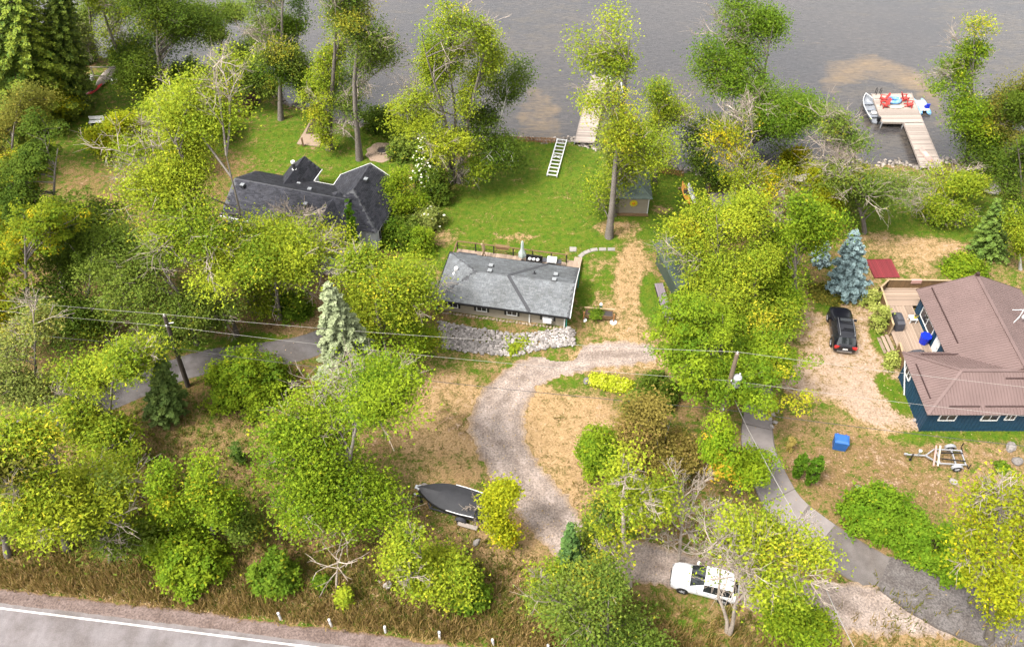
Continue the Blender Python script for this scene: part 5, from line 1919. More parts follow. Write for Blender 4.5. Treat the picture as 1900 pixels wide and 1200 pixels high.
for p0, p1 in (((35.05, 45.0, 3.48), (35.05, 51.2, 3.48)), ((31.9, 44.0, 3.28), (35.6, 44.0, 3.28)), ((31.15, 39.6, 3.30), (31.15, 43.0, 3.30)), ((32.3, 38.85, 3.31), (34.6, 38.85, 3.31)), ((35.0, 38.85, 3.31), (38.2, 38.85, 3.31)), ((36.9, 40.8, 4.21), (38.6, 40.8, 4.21))):
    MB().beam(bw(*p0), bw(*p1), .08, .08).build('snow_guard', 'metal_trim', bh)
m = MB()
m.beam(bw(38.4, 51.5, 4.62), bw(34.0, 51.5, 2.92), .05, .18).beam(bw(38.4, 51.5, 4.62), bw(42.8, 51.5, 2.92), .05, .18)
m.build('barge_board', 'metal_trim', bh)
m = MB()
m.beam(bw(38.4, 51.35, 4.75), bw(38.4, 51.35, 5.05), .25, .25)
m.build('ridge_vent', 'metal_trim', bh)
m = MB()
z = 3.9
m.tube([bw(40.5, 47.2, z), bw(40.5, 47.2, z + 1.1)], .04, 8)
m.tube([bw(39.6, 47.2, z + 1.05), bw(41.6, 47.25, z + 1.05)], .025, 6)
m.tube([bw(39.4, 46.2, z + .3), bw(40.5, 47.2, z + .3)], .03, 6)
an = m.build('antenna_mast', 'white', bh)
MB().ball(bw(40.75, 46.95, z + .55), .32, 14, 8, sq=(.9, .35, .9)).build('satellite_dish', 'white', an, True)
for c, wd, ht, sd2 in (((32.55, 38.69, 2.15), 1.15, .62, 'y-'), ((35.75, 38.69, 2.15), 1.15, .62, 'y-'), ((37.25, 38.69, 2.2), .62, .55, 'y-'), ((34.42, 48.75, 1.9), 2.5, .9, 'x-'), ((31.02, 43.1, 2.1), .9, .8, 'x-')):
    window(bh, bw(*c), wd, ht, sd2)
d = thing_part('door', bh, bw(34.43, 46.35, 0), R_(-90))
MB().box(-.45, -.03, .72, .45, .03, 2.72).build('door_panel', 'white', d)
MB().ball((.34, -.06, 1.7), .045, 8, 6).build('handle', 'chrome', d)
m = MB()
bbox(m, 30.98, 38.66, .2, 31.06, 38.74, 2.95)
bbox(m, 31.0, 43.94, .2, 31.08, 44.02, 2.95)
m.build('corner_trim', 'blue_wall', bh)
m = MB()
m.beam(bw(30.7, 43.9, 2.95), bw(31.3, 44.0, 1.8), .07, .07).beam(bw(30.7, 43.9, 2.95), bw(30.95, 42.2, .4), .07, .07)
m.build('downspout', 'white', bh)

bd = thing('deck', 'weathered deck with board sides along the blue house', 'deck', (34.65, 45.36, -.2))
planks('deck_board', 'wood_pale', [bw(31.55, 44.55), bw(34.40, 44.55), bw(34.40, 51.6), bw(31.75, 51.6)], .70, .145, .04, bd, R_(90))
planks('deck_board', 'wood_pale', [bw(31.76, 51.62), bw(38.2, 51.62), bw(38.2, 53.7), bw(32.8, 53.8), bw(31.9, 52.9)], .70, .145, .04, bd, 0)


def board_rail(parent, a, b, h=.95, z=.70, step=.15):
    a, b = Vector((*a, 0)), Vector((*b, 0))
    L = (b - a).length
    d = (b - a) / L
    ang = math.atan2(d.y, d.x)
    n = int(L / step)
    for k in range(n):
        c = a + d * (k + .5) * L / n
        board('rail_board', 'wood_brown', (c.x, c.y, z + h / 2 - .06), (L / n - .012, .03, h + .12), parent, ang)
    MB().beam((a.x, a.y, z + h + .03), (b.x, b.y, z + h + .03), .15, .05).build('top_rail', 'wood_tan', parent)
    for p in (a, b):
        MB().box(p.x - .05, p.y - .05, 0, p.x + .05, p.y + .05, z + h).build('rail_post', 'wood_tan', parent)


for a, b in (((31.55, 48.5), (31.82, 52.95)), ((31.82, 52.95), (32.75, 53.85)), ((32.75, 53.85), (38.2, 53.75)), ((31.28, 44.2), (31.45, 46.5))):
    board_rail(bd, bw(*a), bw(*b))
for k in range(3):
    board('step_tread', 'wood_pale', bw(31.30 - .28 * k, 47.5, .55 - .18 * k), (.28, 1.8, .05), bd, R_(2))
for y in (46.65, 48.35):
    MB().beam(bw(31.5, y, .55), bw(30.6, y, .05), .05, .2).build('step_stringer', 'wood_brown', bd)
m = MB()
bbox(m, 31.58, 44.6, 0, 34.3, 44.66, .66)
bbox(m, 31.75, 52.9, 0, 31.8, 53.0, .66)
m.build('deck_skirt', 'wood_brown', bd)
o = thing('towel', 'pale pink towel over the far deck railing of the blue house', 'towel', (35.35, 54.16, 1.48))
MB().box(-.45, -.11, .0, .45, .11, .03).box(-.45, -.13, -.32, .45, -.10, .03).build('cloth', 'pink', o)


def covered_grill(label, loc, rz):
    t = thing('covered_barbecue', label, 'grill', loc, rz)
    m = MB()
    secs = []
    for z, a, b in ((.05, .72, .32), (.55, .72, .33), (.85, .70, .33), (.95, .42, .31), (1.12, .36, .24), (1.18, .2, .1)):
        secs.append([(-a, -b, z), (0, -b * 1.04, z), (a, -b, z), (a, b, z), (0, b * 1.04, z), (-a, b, z)])
    m.loft(secs)
    m.build('cover', 'bbq_cover', t, True)
    for sx in (-.55, .55):
        MB().cyl((sx, 0, 0), .06, .06, 8).build('caster', 'rubber', t)


covered_grill('barbecue under a grey cover beside the deck railing', (32.48, 49.66, .52), R_(92))
covered_grill('barbecue under a dark cover beside the house corner', (32.75, 45.71, .52), R_(8))
t = thing('recycling_bin', 'royal blue plastic bin by the white door on the deck', 'bin', (34.15, 47.71, .52))
m = MB()
m.loft([[(r * math.cos(k * math.pi / 4), r * math.sin(k * math.pi / 4), z) for k in range(8)] for z, r in ((0, .34), (.02, .36), (.75, .44), (.80, .47), (.83, .47))])
m.build('body', 'blue_plastic', t)
MB().cyl((0, 0, .83), .36, .02, 8).build('contents', 'blue_plastic', t)
t = thing('side_table', 'white side table with a yellow pot on the deck', 'table', (33.95, 50.11, .52))
MB().cbox((0, 0, .45), (.62, .62, .05)).build('table_top', 'white', t)
for sx in (-.25, .25):
    for sy_ in (-.25, .25):
        MB().cbox((sx, sy_, .21), (.06, .06, .43)).build('leg', 'white', t)
o = thing('pot', 'yellow pot on the white side table', 'pot', (34.10, 50.08, 1.0))
MB().cyl((0, 0, 0), .13, .22, 12, r2=.17).build('body', 'yellow', o, True)
MB().cyl((0, 0, .22), .15, .012, 12).build('soil', 'soil', o)

# ---- dark roofed house on the left
lh = thing('white_house', 'white house with dark shingle roofs half hidden behind trees on the left', 'house', (-16, 61.8, -.3), R_(-16))
parts_ = [   # x0 x1 y0 y1 axis, hips: the roofs of the blocks
    (-10.4, 1.2, -3.3, 3.7, 2.95, 4.65, 'x', 0, 0), (-2.2, 4.4, -1.6, 5.5, 2.9, 4.9, 'y', 3.0, 0), (-3.6, 2.9, -5.7, 1.2, 2.85, 4.55, 'y', 2.6, 0), (-7.5, -4.3, 1.0, 5.7, 2.92, 4.2, 'y', 0, 0)]
m = MB()
gm = MB()
AP = []
for x0, x1, y0, y1, ze, zr, ax, h0, h1 in parts_:
    m.box(x0 + .35, y0 + .35, 0, x1 - .35, y1 - .35, ze - .03)
    AP += gable_polys(x0, x1, y0, y1, ze, zr, ax, h0, h1)
    if ax == 'y':
        xm = (x0 + x1) / 2
        for yy, hh in ((y0 + .38, h0), (y1 - .38, h1)):
            if not hh:
                gm = MB()
                gable_end(gm, (x0 + .35, yy, ze - .02), (x1 - .35, yy, ze - .02), (xm, yy, zr - .2))
                gm.build('gable_wall', 'white_wall', lh)
    else:
        gm = MB()
        gable_end(gm, (x0 + .38, y0 + .35, ze - .02), (x0 + .38, y1 - .35, ze - .02), (x0 + .38, (y0 + y1) / 2, zr - .2))
        gm.build('gable_wall', 'white_wall', lh)
m.build('wall', 'white_wall', lh)
rf = roof(AP, .06, 'flash', lh)
shingles(AP, (.034, .035, .043), (.070, .070, .084), lh, .34, .16, seed=9)
m = MB()
m.beam((-10.4, -3.34, 2.9), (1.0, -3.34, 2.9), .06, .14).beam((-3.6, -5.74, 2.80), (2.9, -5.74, 2.80), .06, .14).beam((2.94, -5.7, 2.80), (2.94, -1.7, 2.80), .06, .12)
m.beam((-2.2, 5.54, 2.85), (1.1, 5.54, 4.85), .06, .12).beam((4.4, 5.54, 2.85), (1.1, 5.54, 4.85), .06, .12).beam((-4.28, 3.8, 2.9), (-4.28, 5.7, 2.9), .06, .12).beam((-4.2, 3.74, 2.9), (-2.2, 3.74, 2.9), .06, .12).beam((-2.24, 3.8, 2.88), (-2.24, 5.5, 2.88), .06, .12)
m.build('fascia', 'white', lh)
m = MB()
m.cyl((-6.0, 3.6, 4.0), .16, .95, 12).cyl((-6.0, 3.6, 3.95), .26, .14, 12)
ch = m.build('chimney_pipe', 'vent', lh)
MB().cyl((-6.0, 3.6, 4.85), .2, .2, 12).cyl((-6.0, 3.6, 4.08), .23, .10, 12).build('chimney_collar', 'white', ch)
for x, y, z in ((-3.1, .9, 4.28), (-2.6, -1.1, 4.20), (1.6, 3.2, 4.72), (-5.0, 2.2, 3.5), (-9.2, -.5, 4.5)):
    roof_vent(lh, (x, y, z))
for c, wd, ht, s in (((4.06, 2.4, 1.7), 1.2, 1.0, 'x+'), ((4.06, -.2, 1.7), .9, 1.0, 'x+'), ((2.56, -4.0, 1.7), .9, 1.0, 'x+'), ((-9.0, -2.96, 1.7), 1.3, 1.0, 'y-'), ((-6.0, -2.96, 1.7), 1.3, 1.0, 'y-')):
    window(lh, c, wd, ht, s)
po = thing('porch_deck', 'brown wood porch in the corner of the dark roofed house', 'deck', (-16, 61.5, 0), R_(-16))
planks('deck_board', 'wood_brown', [(2.65, -4.6), (4.6, -4.6), (4.6, -1.35), (2.65, -1.35)], .35, .15, .04, po, R_(90))
m = MB()
for k in range(5):
    m.box(2.75 + k * .28, -4.9 - .0 * k, .0, 2.95 + k * .28, -4.65, .3)
m.build('porch_step', 'wood_brown', po)
po = thing('patio_deck', 'small brown deck in the roof notch on the lake side of the dark roofed house', 'deck', (-16, 61.5, 0), R_(-16))
planks('deck_board', 'wood_tan', [(-4.0, 3.5), (-2.0, 3.5), (-2.0, 6.2), (-4.0, 6.2)], .3, .15, .04, po, R_(90))
t = thing('storage_box', 'brown wooden storage box on the small lake side deck', 'box', Matrix.Rotation(R_(-16), 3, 'Z') @ Vector((-3.45, 5.0, .33)) + Vector((-16, 61.5, 0)), R_(-10))
MB().box(-.5, -.4, 0, .5, .4, .75).build('body', 'wood_brown', t)
MB().cbox((0, 0, .79), (1.08, .88, .07), rx=.06).build('lid', 'wood_brown', t)

# ---- garden shed with the grey green roof
sp_ = at(1172, 397)
sd0 = thing('shed', 'beige shed with a grey green hipped roof under the tall open tree', 'shed', (sp_.x, sp_.y, 0), R_(-2))
MB().box(-1.45, 0, .1, 1.45, 4.6, 2.05).build('wall', 'siding', sd0)
MB().box(-1.75, -.35, 0, 1.55, 4.65, .1).build('base', 'wood_brown', sd0)
SP_ = gable_polys(-1.75, 1.75, -.25, 4.95, 2.05, 3.25, 'y', 1.6, 1.6)
rf = roof(SP_, .07, 'green_roof', sd0)
shingles(SP_, (.14, .18, .155), (.21, .26, .225), sd0, .32, .16, seed=14)
m = MB()
a, b, cc, dd = (-1.75, -.25, 2.08), (1.75, -.25, 2.08), (0, 1.35, 3.28), (0, 3.35, 3.28)
m.beam(a, cc, .14, .05).beam(b, cc, .14, .05).beam(cc, dd, .14, .05).beam((1.75, 4.95, 2.08), dd, .14, .05).beam((-1.75, 4.95, 2.08), dd, .14, .05)
m.build('hip_cap', 'green_roof', rf)
MB().box(1.45, -.02, .1, 1.52, .08, 2.02).build('corner_trim', 'white', sd0)
MB().box(-1.0, -.03, .15, -.1, -.002, 1.9).build('door', 'siding', sd0)
m = MB()
for k in range(12):
    a = k * math.pi / 6
    m.cbox((.05 + .28 * math.cos(a), -.05, 1.35 + .28 * math.sin(a)), (.22, .03, .12), 0, ry=-a)
orn = m.build('sun_ornament', 'yellow', sd0)
MB().ball((.05, -.06, 1.35), .17, 12, 8, sq=(1, .4, 1)).build('ornament_centre', 'orange', orn, True)

# ---- dark green shed under the yellow green maple, and the long board platform beside it
p = at(1272, 560)
ds = thing('shed', 'dark green roofed shed mostly hidden under the yellow green maple', 'shed', (p.x, p.y + 2.8, 0), R_(14))
MB().box(-1.5, -2.6, 0, 1.5, 2.6, 2.0).build('wall', 'dark_green_roof', ds)
DP = gable_polys(-1.8, 1.8, -3.0, 3.0, 2.0, 2.75, 'y')
roof(DP, .07, 'dark_green_roof', ds)
m = MB()
for q in DP:
    ribs(q, .3, m)
stuff(m.build('roof_ribs', 'dark_green_roof', ds))
MB().box(-.5, -2.63, .05, .5, -2.602, 1.85).build('door', 'black', ds)
a, b = at(1222, 526, .4), at(1246, 606, .4)
d = (b - a)
t = thing('board_platform', 'long low mauve grey board platform beside the dark green shed', 'platform', ((a.x + b.x) / 2, (a.y + b.y) / 2, 0), math.atan2(d.y, d.x))
L = d.length
for k in range(5):
    board('board', 'purple_wood', (0, -.30 + k * .15, .42), (L, .14, .05), t)
MB().box(-L / 2 + .05, -.33, 0, L / 2 - .05, .33, .39).build('frame', 'wood_dark', t)
p = at(1350, 395)
t = thing('garden_deck', 'mauve grey board deck showing between yellow green crowns', 'deck', (p.x, p.y, 0), R_(4))
planks('deck_board', 'purple_wood', [(-1.5, -2.2), (2.6, -2.2), (2.6, 2.6), (-1.5, 2.6)], .45, .15, .05, t, R_(90))
MB().box(-1.5, -2.2, 0, 2.6, 2.6, .42).build('frame', 'wood_dark', t)
MB().box(-1.5, 2.4, .45, -1.38, 2.55, 2.2).build('post', 'wood_brown', t)
# ---- boathouse at the left shore
p = at(425, 172, 1.2)
bo = thing('boathouse', 'boathouse with a brown leaf strewn hipped roof at the left shore', 'boathouse', (p.x, p.y, 0), R_(-14))
MB().box(-2.5, -2.6, -1.2, 2.5, 2.8, .85).build('wall', 'wood_brown', bo)
OP = gable_polys(-2.9, 2.9, -3.0, 3.2, .9, 2.3, 'y', 2.2, 0)
rf = roof(OP, .07, 'brown_roof', bo)
shingles(OP, (.045, .030, .022), (.115, .070, .045), bo, .34, .17, seed=15)
MB().beam((0, -.8, 2.35), (0, 3.2, 2.35), .2, .05).beam((0, -.8, 2.35), (2.9, -3.0, .95), .2, .05).beam((0, -.8, 2.35), (-2.9, -3.0, .95), .2, .05).build('hip_cap', 'vent', rf)


# ------------------------------------------------------------------ rock slope, shore, docks
rp = [at(*q, .2) for q in ((812, 600), (870, 612), (960, 624), (1066, 616), (1066, 642), (1010, 648), (950, 658), (880, 652), (820, 644))]
rpoly = [(q.x, q.y) for q in rp]
rc = (sum(q[0] for q in rpoly) / len(rpoly), sum(q[1] for q in rpoly) / len(rpoly))
rs = thing('rock_slope', 'bank of pale broken rocks in front of the grey cottage', 'rock bank', (rc[0], rc[1], 0))
rg = np.random.default_rng(41)
M['rock'] = pm('pale_limestone', (.34, .305, .285), (.16, .14, .125), 5, .9, .3, per_obj=.8)
_rk = []
for i in range(8):
    me = bpy.data.meshes.new('rock')
    me.from_pydata([tuple(v) for v in ROCKS[i][0]], [], [tuple(int(k) for k in f) for f in ROCKS[i][1]])
    me.materials.append(M['rock'])
    _rk.append(me)
spots = scatter_poly(rpoly, 300, rg)
for k, (x, y) in enumerate(spots):
    o = link('rock', _rk[k % 8], rs, (x - rc[0], y - rc[1], float(bank(x, y)) + .06 + .05 * rg.random()), rg.random() * 6.28)
    s_ = .26 + .22 * rg.random() ** 2
    o.scale = (s_ * (1 + .5 * rg.random()), s_, s_ * .9)
sm = scatter_poly(rpoly, 1500, rg)
stuff(rocks_np('small_rocks', [(x - rc[0], y - rc[1], float(bank(x, y)) + .04 + .06 * rg.random()) for x, y in sm], .14 + .14 * rg.random(1500),
               [np.array((.45, .40, .375)) * (.5 + .7 * rg.random()) for _ in sm], rs, 6))
# riprap along the water
cs, sz, cl = [], [], []
for x in np.arange(-46, 56, .16):
    for _ in range(2):
        yy = float(shore_y(x)) + .35 + rg.normal() * .28
        cs.append((x + rg.normal() * .1, yy, -.22 + .1 * rg.random()))
        sz.append(.22 + .30 * rg.random())
        cl.append(np.array((.36, .31, .27)) * (.45 + .75 * rg.random()))
stuff(rocks_np('shore_stones', cs, sz, cl, None, 8))


def boulder(label, px, py, size, colour='rock', flat=.7, seed=0, name='boulder'):
    p = at(px, py)
    import bmesh
    bm = bmesh.new()
    bmesh.ops.create_icosphere(bm, subdivisions=2, radius=.5)
    r2 = np.random.default_rng(seed)
    ph = r2.random(6) * 6
    for v in bm.verts:
        k = 1 + .16 * math.sin(v.co.x * 5 + ph[0]) + .14 * math.sin(v.co.y * 6 + ph[1]) + .10 * math.sin(v.co.z * 7 + ph[2] + v.co.x * 4)
        v.co = Vector((v.co.x * k * size * 1.2, v.co.y * k * size, v.co.z * k * size * flat))
    me = bpy.data.meshes.new(name)
    bm.to_mesh(me)
    bm.free()
    me.materials.append(M[colour])
    o = link(name, me, None, (p.x, p.y, size * flat * .32), r2.random() * 6)
    return tag(o, label, 'rock')


boulder('large grey boulder at the lawn edge on the right shore', 1835, 356, 1.7, seed=1)
boulder('pale boulder at the left end of the hosta row, left of two', 1088, 708, .55, seed=2)
boulder('pale boulder at the left end of the hosta row, right of two', 1097, 711, .5, seed=3)
boulder('small pale stone right of the hosta row', 1195, 718, .45, seed=4)
boulder('white stone alone on the brown yard below the empty trailer', 1768, 894, .5, seed=5)
boulder('white stone pile top on the right edge yard', 1874, 833, .75, seed=6)
boulder('white stone pile bottom on the right edge yard', 1888, 858, .7, seed=7)
boulder('flat white stone on the brush left of the roadside tree', 719, 1085, .55, flat=.4, seed=8)
boulder('tiny white stone beside the flat white stone', 705, 1078, .22, seed=9)
boulder('white stone in the brush below the small golden tree', 885, 1005, .5, flat=.5, seed=10)
boulder('pale stone by the bow of the covered boat', 786, 903, .5, seed=11)
boulder('pale rock beside the tall green shrub on the right shore', 1805, 300, .9, seed=12)
boulder('tan stump like stone on the upper lawn near the birch', 874, 290, .7, 'wood_tan', .5, seed=13)
boulder('white stone at the foot of the birch', 902, 308, .55, seed=14)


def stone_pile(label, spots):
    c = at(*spots[0][:2])
    t = thing('stone_pile', label, 'stones', (c.x, c.y, 0))
    for k, (px, py, s_) in enumerate(spots):
        q = at(px, py) - c
        o = link('stone', _rk[k % 8], t, (q.x, q.y, s_ * .3), k * 1.7)
        o.scale = (s_ * 1.2, s_, s_ * .85)


stone_pile('pale stones heaped at the edge of the concrete drive', ((1424, 764, .45), (1433, 770, .5), (1428, 778, .35), (1437, 785, .4), (1442, 764, .3), (1432, 792, .35)))
stone_pile('pale stones along the front corner of the blue house', ((1705, 788, .4), (1708, 793, .35), (1697, 780, .35), (1722, 794, .3), (1690, 752, .35), (1735, 797, .25)))


def picket_fence(label, pa, pb, step=.16):
    a, b = at(*pa), at(*pb)
    L = (b - a).length
    t = thing('picket_fence', label, 'fence', a, math.atan2(b.y - a.y, b.x - a.x))
    n = int(L / step)
    for k in range(n):
        board('picket', 'picket', ((k + .5) * L / n, 0, .34 + random.uniform(-.02, .02)), (.085, .025, .66), t, rot=(0, random.uniform(-.03, .03), 0))
    for z in (.18, .52):
        board('rail', 'picket', (L / 2, .035, z), (L, .03, .06), t)


picket_fence('low orange brown picket fence at the water left of the ladder dock section', (925, 262), (1031, 266))
picket_fence('low orange brown picket fence at the water right of the shed', (1206, 318), (1268, 328))


def dock(label, polys, z, mat='wood_grey', ang=0.0, posts=(), trims=()):
    c = polys[0][0]
    t = thing('dock', label, 'dock', (c.x, c.y, 0))
    for poly in polys:
        planks('plank', mat, [(q.x - c.x, q.y - c.y) for q in poly], z, .15, .045, t, ang)
    m = MB()
    for a, b in trims:
        m.beam((a.x - c.x, a.y - c.y, z - .06), (b.x - c.x, b.y - c.y, z - .06), .08, .22)
    m.build('edge_beam', 'dock_wood', t)
    for q in posts:
        MB().cyl((q.x - c.x, q.y - c.y, -2.2), .07, 2.2 + z + .05, 8).build('post', 'galv', t)
    return t


Z = .28
pf = [at(*q, Z) for q in ((1617, 175), (1691, 174), (1713, 227), (1637, 227))]
wk = [at(*q, Z) for q in ((1677, 228), (1713, 228), (1749, 311), (1709, 311))]
dock('T shaped dock of weathered planks with red chairs on the right', [pf, wk], Z, 'dock_wood', R_(1), pf + wk,
     [(pf[0], pf[3]), (pf[1], pf[2]), (pf[0], pf[1]), (pf[3], wk[0]), (wk[0], wk[3]), (wk[1], wk[2])])
md = [at(*q, .25) for q in ((1098, 140), (1129, 140), (1103, 266), (1066, 264))]
dock('straight pale dock behind the tall open tree in the middle', [md], .25, 'dock_wood', R_(-4), md, [(md[0], md[3]), (md[1], md[2]), (md[0], md[1])])
for k, (px, py) in enumerate(((1131, 152), (1152, 165))):
    p = at(px, py, 0)
    t = thing('boat_lift_post', 'white boat lift frame beside the middle dock, ' + ('nearer the dock' if k == 0 else 'farther from the dock'), 'boat lift', (p.x, p.y, 0))
    MB().box(-.05, -1.4, .5, .05, 1.4, .62).build('beam', 'white', t)
    for y in (-1.3, 1.3):
        MB().cyl((0, y, -1.5), .05, 2.4, 8).build('post', 'galv', t)

# section of dock lying on the lawn like a ladder
a, b = at(1043, 258, .35), at(1024, 325, .35)
d = b - a
t = thing('gangway', 'white ladder like gangway frame lying on the lawn', 'gangway', ((a.x + b.x) / 2, (a.y + b.y) / 2, 0), math.atan2(d.y, d.x))
L = d.length
for s in (-1, 1):
    MB().box(-L / 2, s * .50 - .05, .22, L / 2, s * .50 + .05, .36).build('side_rail', 'white', t)
for k in range(11):
    x = -L / 2 + .1 + k * (L - .2) / 10
    MB().box(x - .045, -.45, .25, x + .045, .45, .34).build('rung', 'white', t)
m = MB()
m.beam((-.3, -.4, .37), (.3, .35, .37), .05, .03).beam((-.3, .35, .37), (.35, -.4, .37), .05, .03)
m.build('brace', 'white', t)
for s in (-1, 1):
    for x in (-L / 2 + .2, L / 2 - .2):
        MB().box(x - .06, s * .5 - .06, 0, x + .06, s * .5 + .06, .22).build('foot', 'galv', t)


# ---- boats
def hull_sections(L, W, H, n=9, full=.55, rake=.35, trans=.85):
    """open hull: list of (x, half width, keel z, gunwale z)"""
    out = []
    for k in range(n):
        s_ = k / (n - 1)
        x = -L / 2 + L * s_
        wd = W / 2 * (trans + (1 - trans) * min(1, s_ / .3)) if s_ < .45 else W / 2 * max(.03, 1 - ((s_ - .45) / .55) ** 2.2)
        out.append((x, wd, .05 * H + max(0, s_ - .6) ** 2 * H * 2.2, H * (1 + .25 * s_ ** 2)))
    return out


def open_boat(label, loc, rz, L=4.6, W=1.7, H=.62):
    t = thing('rowing_boat', label, 'boat', loc, rz)
    se = hull_sections(L, W, H)
    m = MB()
    secs = []
    for x, wd, zk, zg in se:
        secs.append([(x, -wd, zg), (x, -wd * .92, zk + (zg - zk) * .4), (x, -wd * .6, zk + .02), (x, 0, zk), (x, wd * .6, zk + .02), (x, wd * .92, zk + (zg - zk) * .4), (x, wd, zg),
                     (x, wd - .05 if wd > .1 else wd * .6, zg), (x, wd * .86, zk + (zg - zk) * .4), (x, wd * .5, zk + .10), (x, 0, zk + .09), (x, -wd * .5, zk + .10), (x, -wd * .86, zk + (zg - zk) * .4), (x, -(wd - .05) if wd > .1 else -wd * .6, zg)])
    m.loft(secs)
    m.build('hull', 'alu', t, True)
    g = MB()
    for s in (-1, 1):
        g.tube([(x, s * wd, zg + .02) for x, wd, zk, zg in se], .035, 6)
    g.build('gunwale', 'white', t, True)
    for x in (-1.5, -.2, 1.0):
        wd = [q for q in se if q[0] >= x][0][1] * .9
        MB().box(x - .16, -wd, .34, x + .16, wd, .40).build('bench_seat', 'alu_in', t)
    MB().box(-1.2, -.25, .40, -.75, .25, .55).build('cushion', 'white', t)
    e = MB()
    e.box(-L / 2 - .22, -.15, .45, -L / 2 + .05, .15, .95)
    mt = e.build('outboard_motor', 'black', t)
    MB().box(-L / 2 - .18, -.05, -.3, -L / 2 - .08, .05, .45).build('motor_leg', 'black', mt)
    MB().tube([(-L / 2 + .05, 0, .75), (-L / 2 + .55, .1, .8)], .025, 6).build('tiller', 'black', mt)
    return t


a, b = at(1629, 224, 0), at(1605, 178, 0)
d = b - a
open_boat('grey aluminium rowing boat moored left of the T shaped dock', ((a.x + b.x) / 2, (a.y + b.y) / 2, -.45), math.atan2(d.y, d.x), d.length)
a, b = at(1720, 212, 0), at(1702, 178, 0)
d = b - a
t = thing('pedal_boat', 'blue and white pedal boat right of the T shaped dock', 'boat', ((a.x + b.x) / 2, (a.y + b.y) / 2, -.42), math.atan2(d.y, d.x))
for s in (-1, 1):
    m = MB()
    m.loft([[(x, s * .48 + w2 * math.cos(q), .22 + hh * math.sin(q)) for q in (0, .8, 1.57, 2.35, 3.14, 3.93, 4.71, 5.5)] for x, w2, hh in ((-1.5, .16, .12), (-1.2, .27, .2), (.9, .27, .2), (1.5, .12, .12), (1.62, .03, .04))])
    m.build('pontoon', 'blue_float', t, True)
MB().box(-1.1, -.5, .36, .9, .5, .44).build('platform', 'white', t)
for s in (-1, 1):
    MB().box(-.7, s * .3 - .2, .44, -.25, s * .3 + .2, .62).box(-.8, s * .3 - .2, .44, -.68, s * .3 + .2, 1.0).build('seat', 'blue_plastic' if s < 0 else 'white', t)
MB().box(.2, -.12, .44, .5, .12, .7).build('pedal_box', 'white', t)


def long_board(name, label, cat, mat, loc, rz, L, W, th, tilt=0.0):
    secs = []
    for k in range(11):
        s_ = k / 10
        x = -L / 2 + L * s_
        wd = W / 2 * max(.06, 1 - abs(2 * s_ - 1) ** 3.2)
        zz = .06 * abs(2 * s_ - 1) ** 3
        secs.append([(x, wd * math.cos(q), th / 2 + zz + th / 2 * math.sin(q)) for q in (0, .8, 1.57, 2.35, 3.14, 3.93, 4.71, 5.5)])
    t = thing(name, label, cat, loc, rz)
    t.rotation_euler = (tilt, 0, rz)
    MB().loft(secs).build('hull', mat, t, True)
    return t


p = at(1718, 288, .33)
t = long_board('paddle_board', 'faded pink paddle board on the shore end of the T shaped dock', 'paddle board', 'pink', (p.x, p.y, .32), R_(99), 2.9, .72, .11)
MB().box(-.35, -.22, .11, .5, .22, .13).build('deck_pad', 'cream', t)
p = at(1660, 199, .33)
t = long_board('paddle_board', 'white and cream board lying beside the blue tube on the dock', 'paddle board', 'cream', (p.x, p.y, .32), R_(-4), 2.0, .6, .10)
MB().box(-.4, -.18, .10, .3, .18, .12).build('deck_pad', 'white', t)
p = at(1658, 189, .33)
t = thing('inflatable_tube', 'blue inflatable tube between the red chairs on the dock', 'inflatable', (p.x, p.y, .30))
m = MB()
m.tube([(.62 * math.cos(q * .5236), .46 * math.sin(q * .5236), .2) for q in range(13)], .22, 10, cap=False)
m.build('ring', 'blue_float', t, True)
MB().cyl((0, 0, .08), .5, .06, 14).build('floor', 'blue_bin', t)
for s in (-1, 1):
    MB().tube([(s * .5, -.12, .40), (s * .55, 0, .47), (s * .5, .12, .40)], .025, 6).build('handle', 'white', t)


def adirondack(label, loc, rz):
    t = thing('adirondack_chair', label, 'chair', loc, rz, 'red chairs on the dock')
    m = MB()
    for k in range(6):
        m.cbox((0, -.25 + k * .095, .34 - k * .022), (.52, .085, .025), rx=-.22)
    m.build('seat', 'red_wood', t)
    for k in range(5):
        MB().cbox((-.21 + k * .105, .36, .66), (.095, .025, .85 - .05 * abs(k - 2)), rx=-.42).build('back_slat', 'red_wood', t)
    for s in (-1, 1):
        MB().cbox((s * .34, .0, .56), (.13, .72, .03)).build('arm', 'red_wood', t)
        MB().cbox((s * .30, -.28, .27), (.04, .11, .54)).build('leg', 'red_wood', t)
        MB().beam((s * .27, -.28, .33), (s * .27, .55, .05), .03, .12).build('rear_leg', 'red_wood', t)
    return t


for lb, px, py, rz in (('red adirondack chair on the dock, front left one by the blue tube', 1640, 199, -78), ('red adirondack chair on the dock, rear left one by the blue tube', 1638, 188, -100),
                       ('red adirondack chair on the dock, rear right one by the blue tube', 1677, 187, 95), ('red adirondack chair on the dock, front right one by the blue tube', 1686, 198, 70)):
    p = at(px, py, .3)
    adirondack(lb, (p.x, p.y, .31), R_(rz) * -1 if False else R_(rz))
t = thing('dock_ladder', 'black hooped swim ladder at the outer end of the T shaped dock', 'ladder', at(1629, 176, .3))
for s in (-1, 1):
    MB().tube([(s * .25, -.05, 0), (s * .25, -.05, .65), (s * .25, .12, .8), (s * .25, .3, .65), (s * .25, .3, -.9)], .035, 6).build('hoop', 'black', t)
for z in (-.7, -.4, -.1):
    MB().tube([(-.25, .3, z), (.25, .3, z)], .025, 6).build('rung', 'black', t)

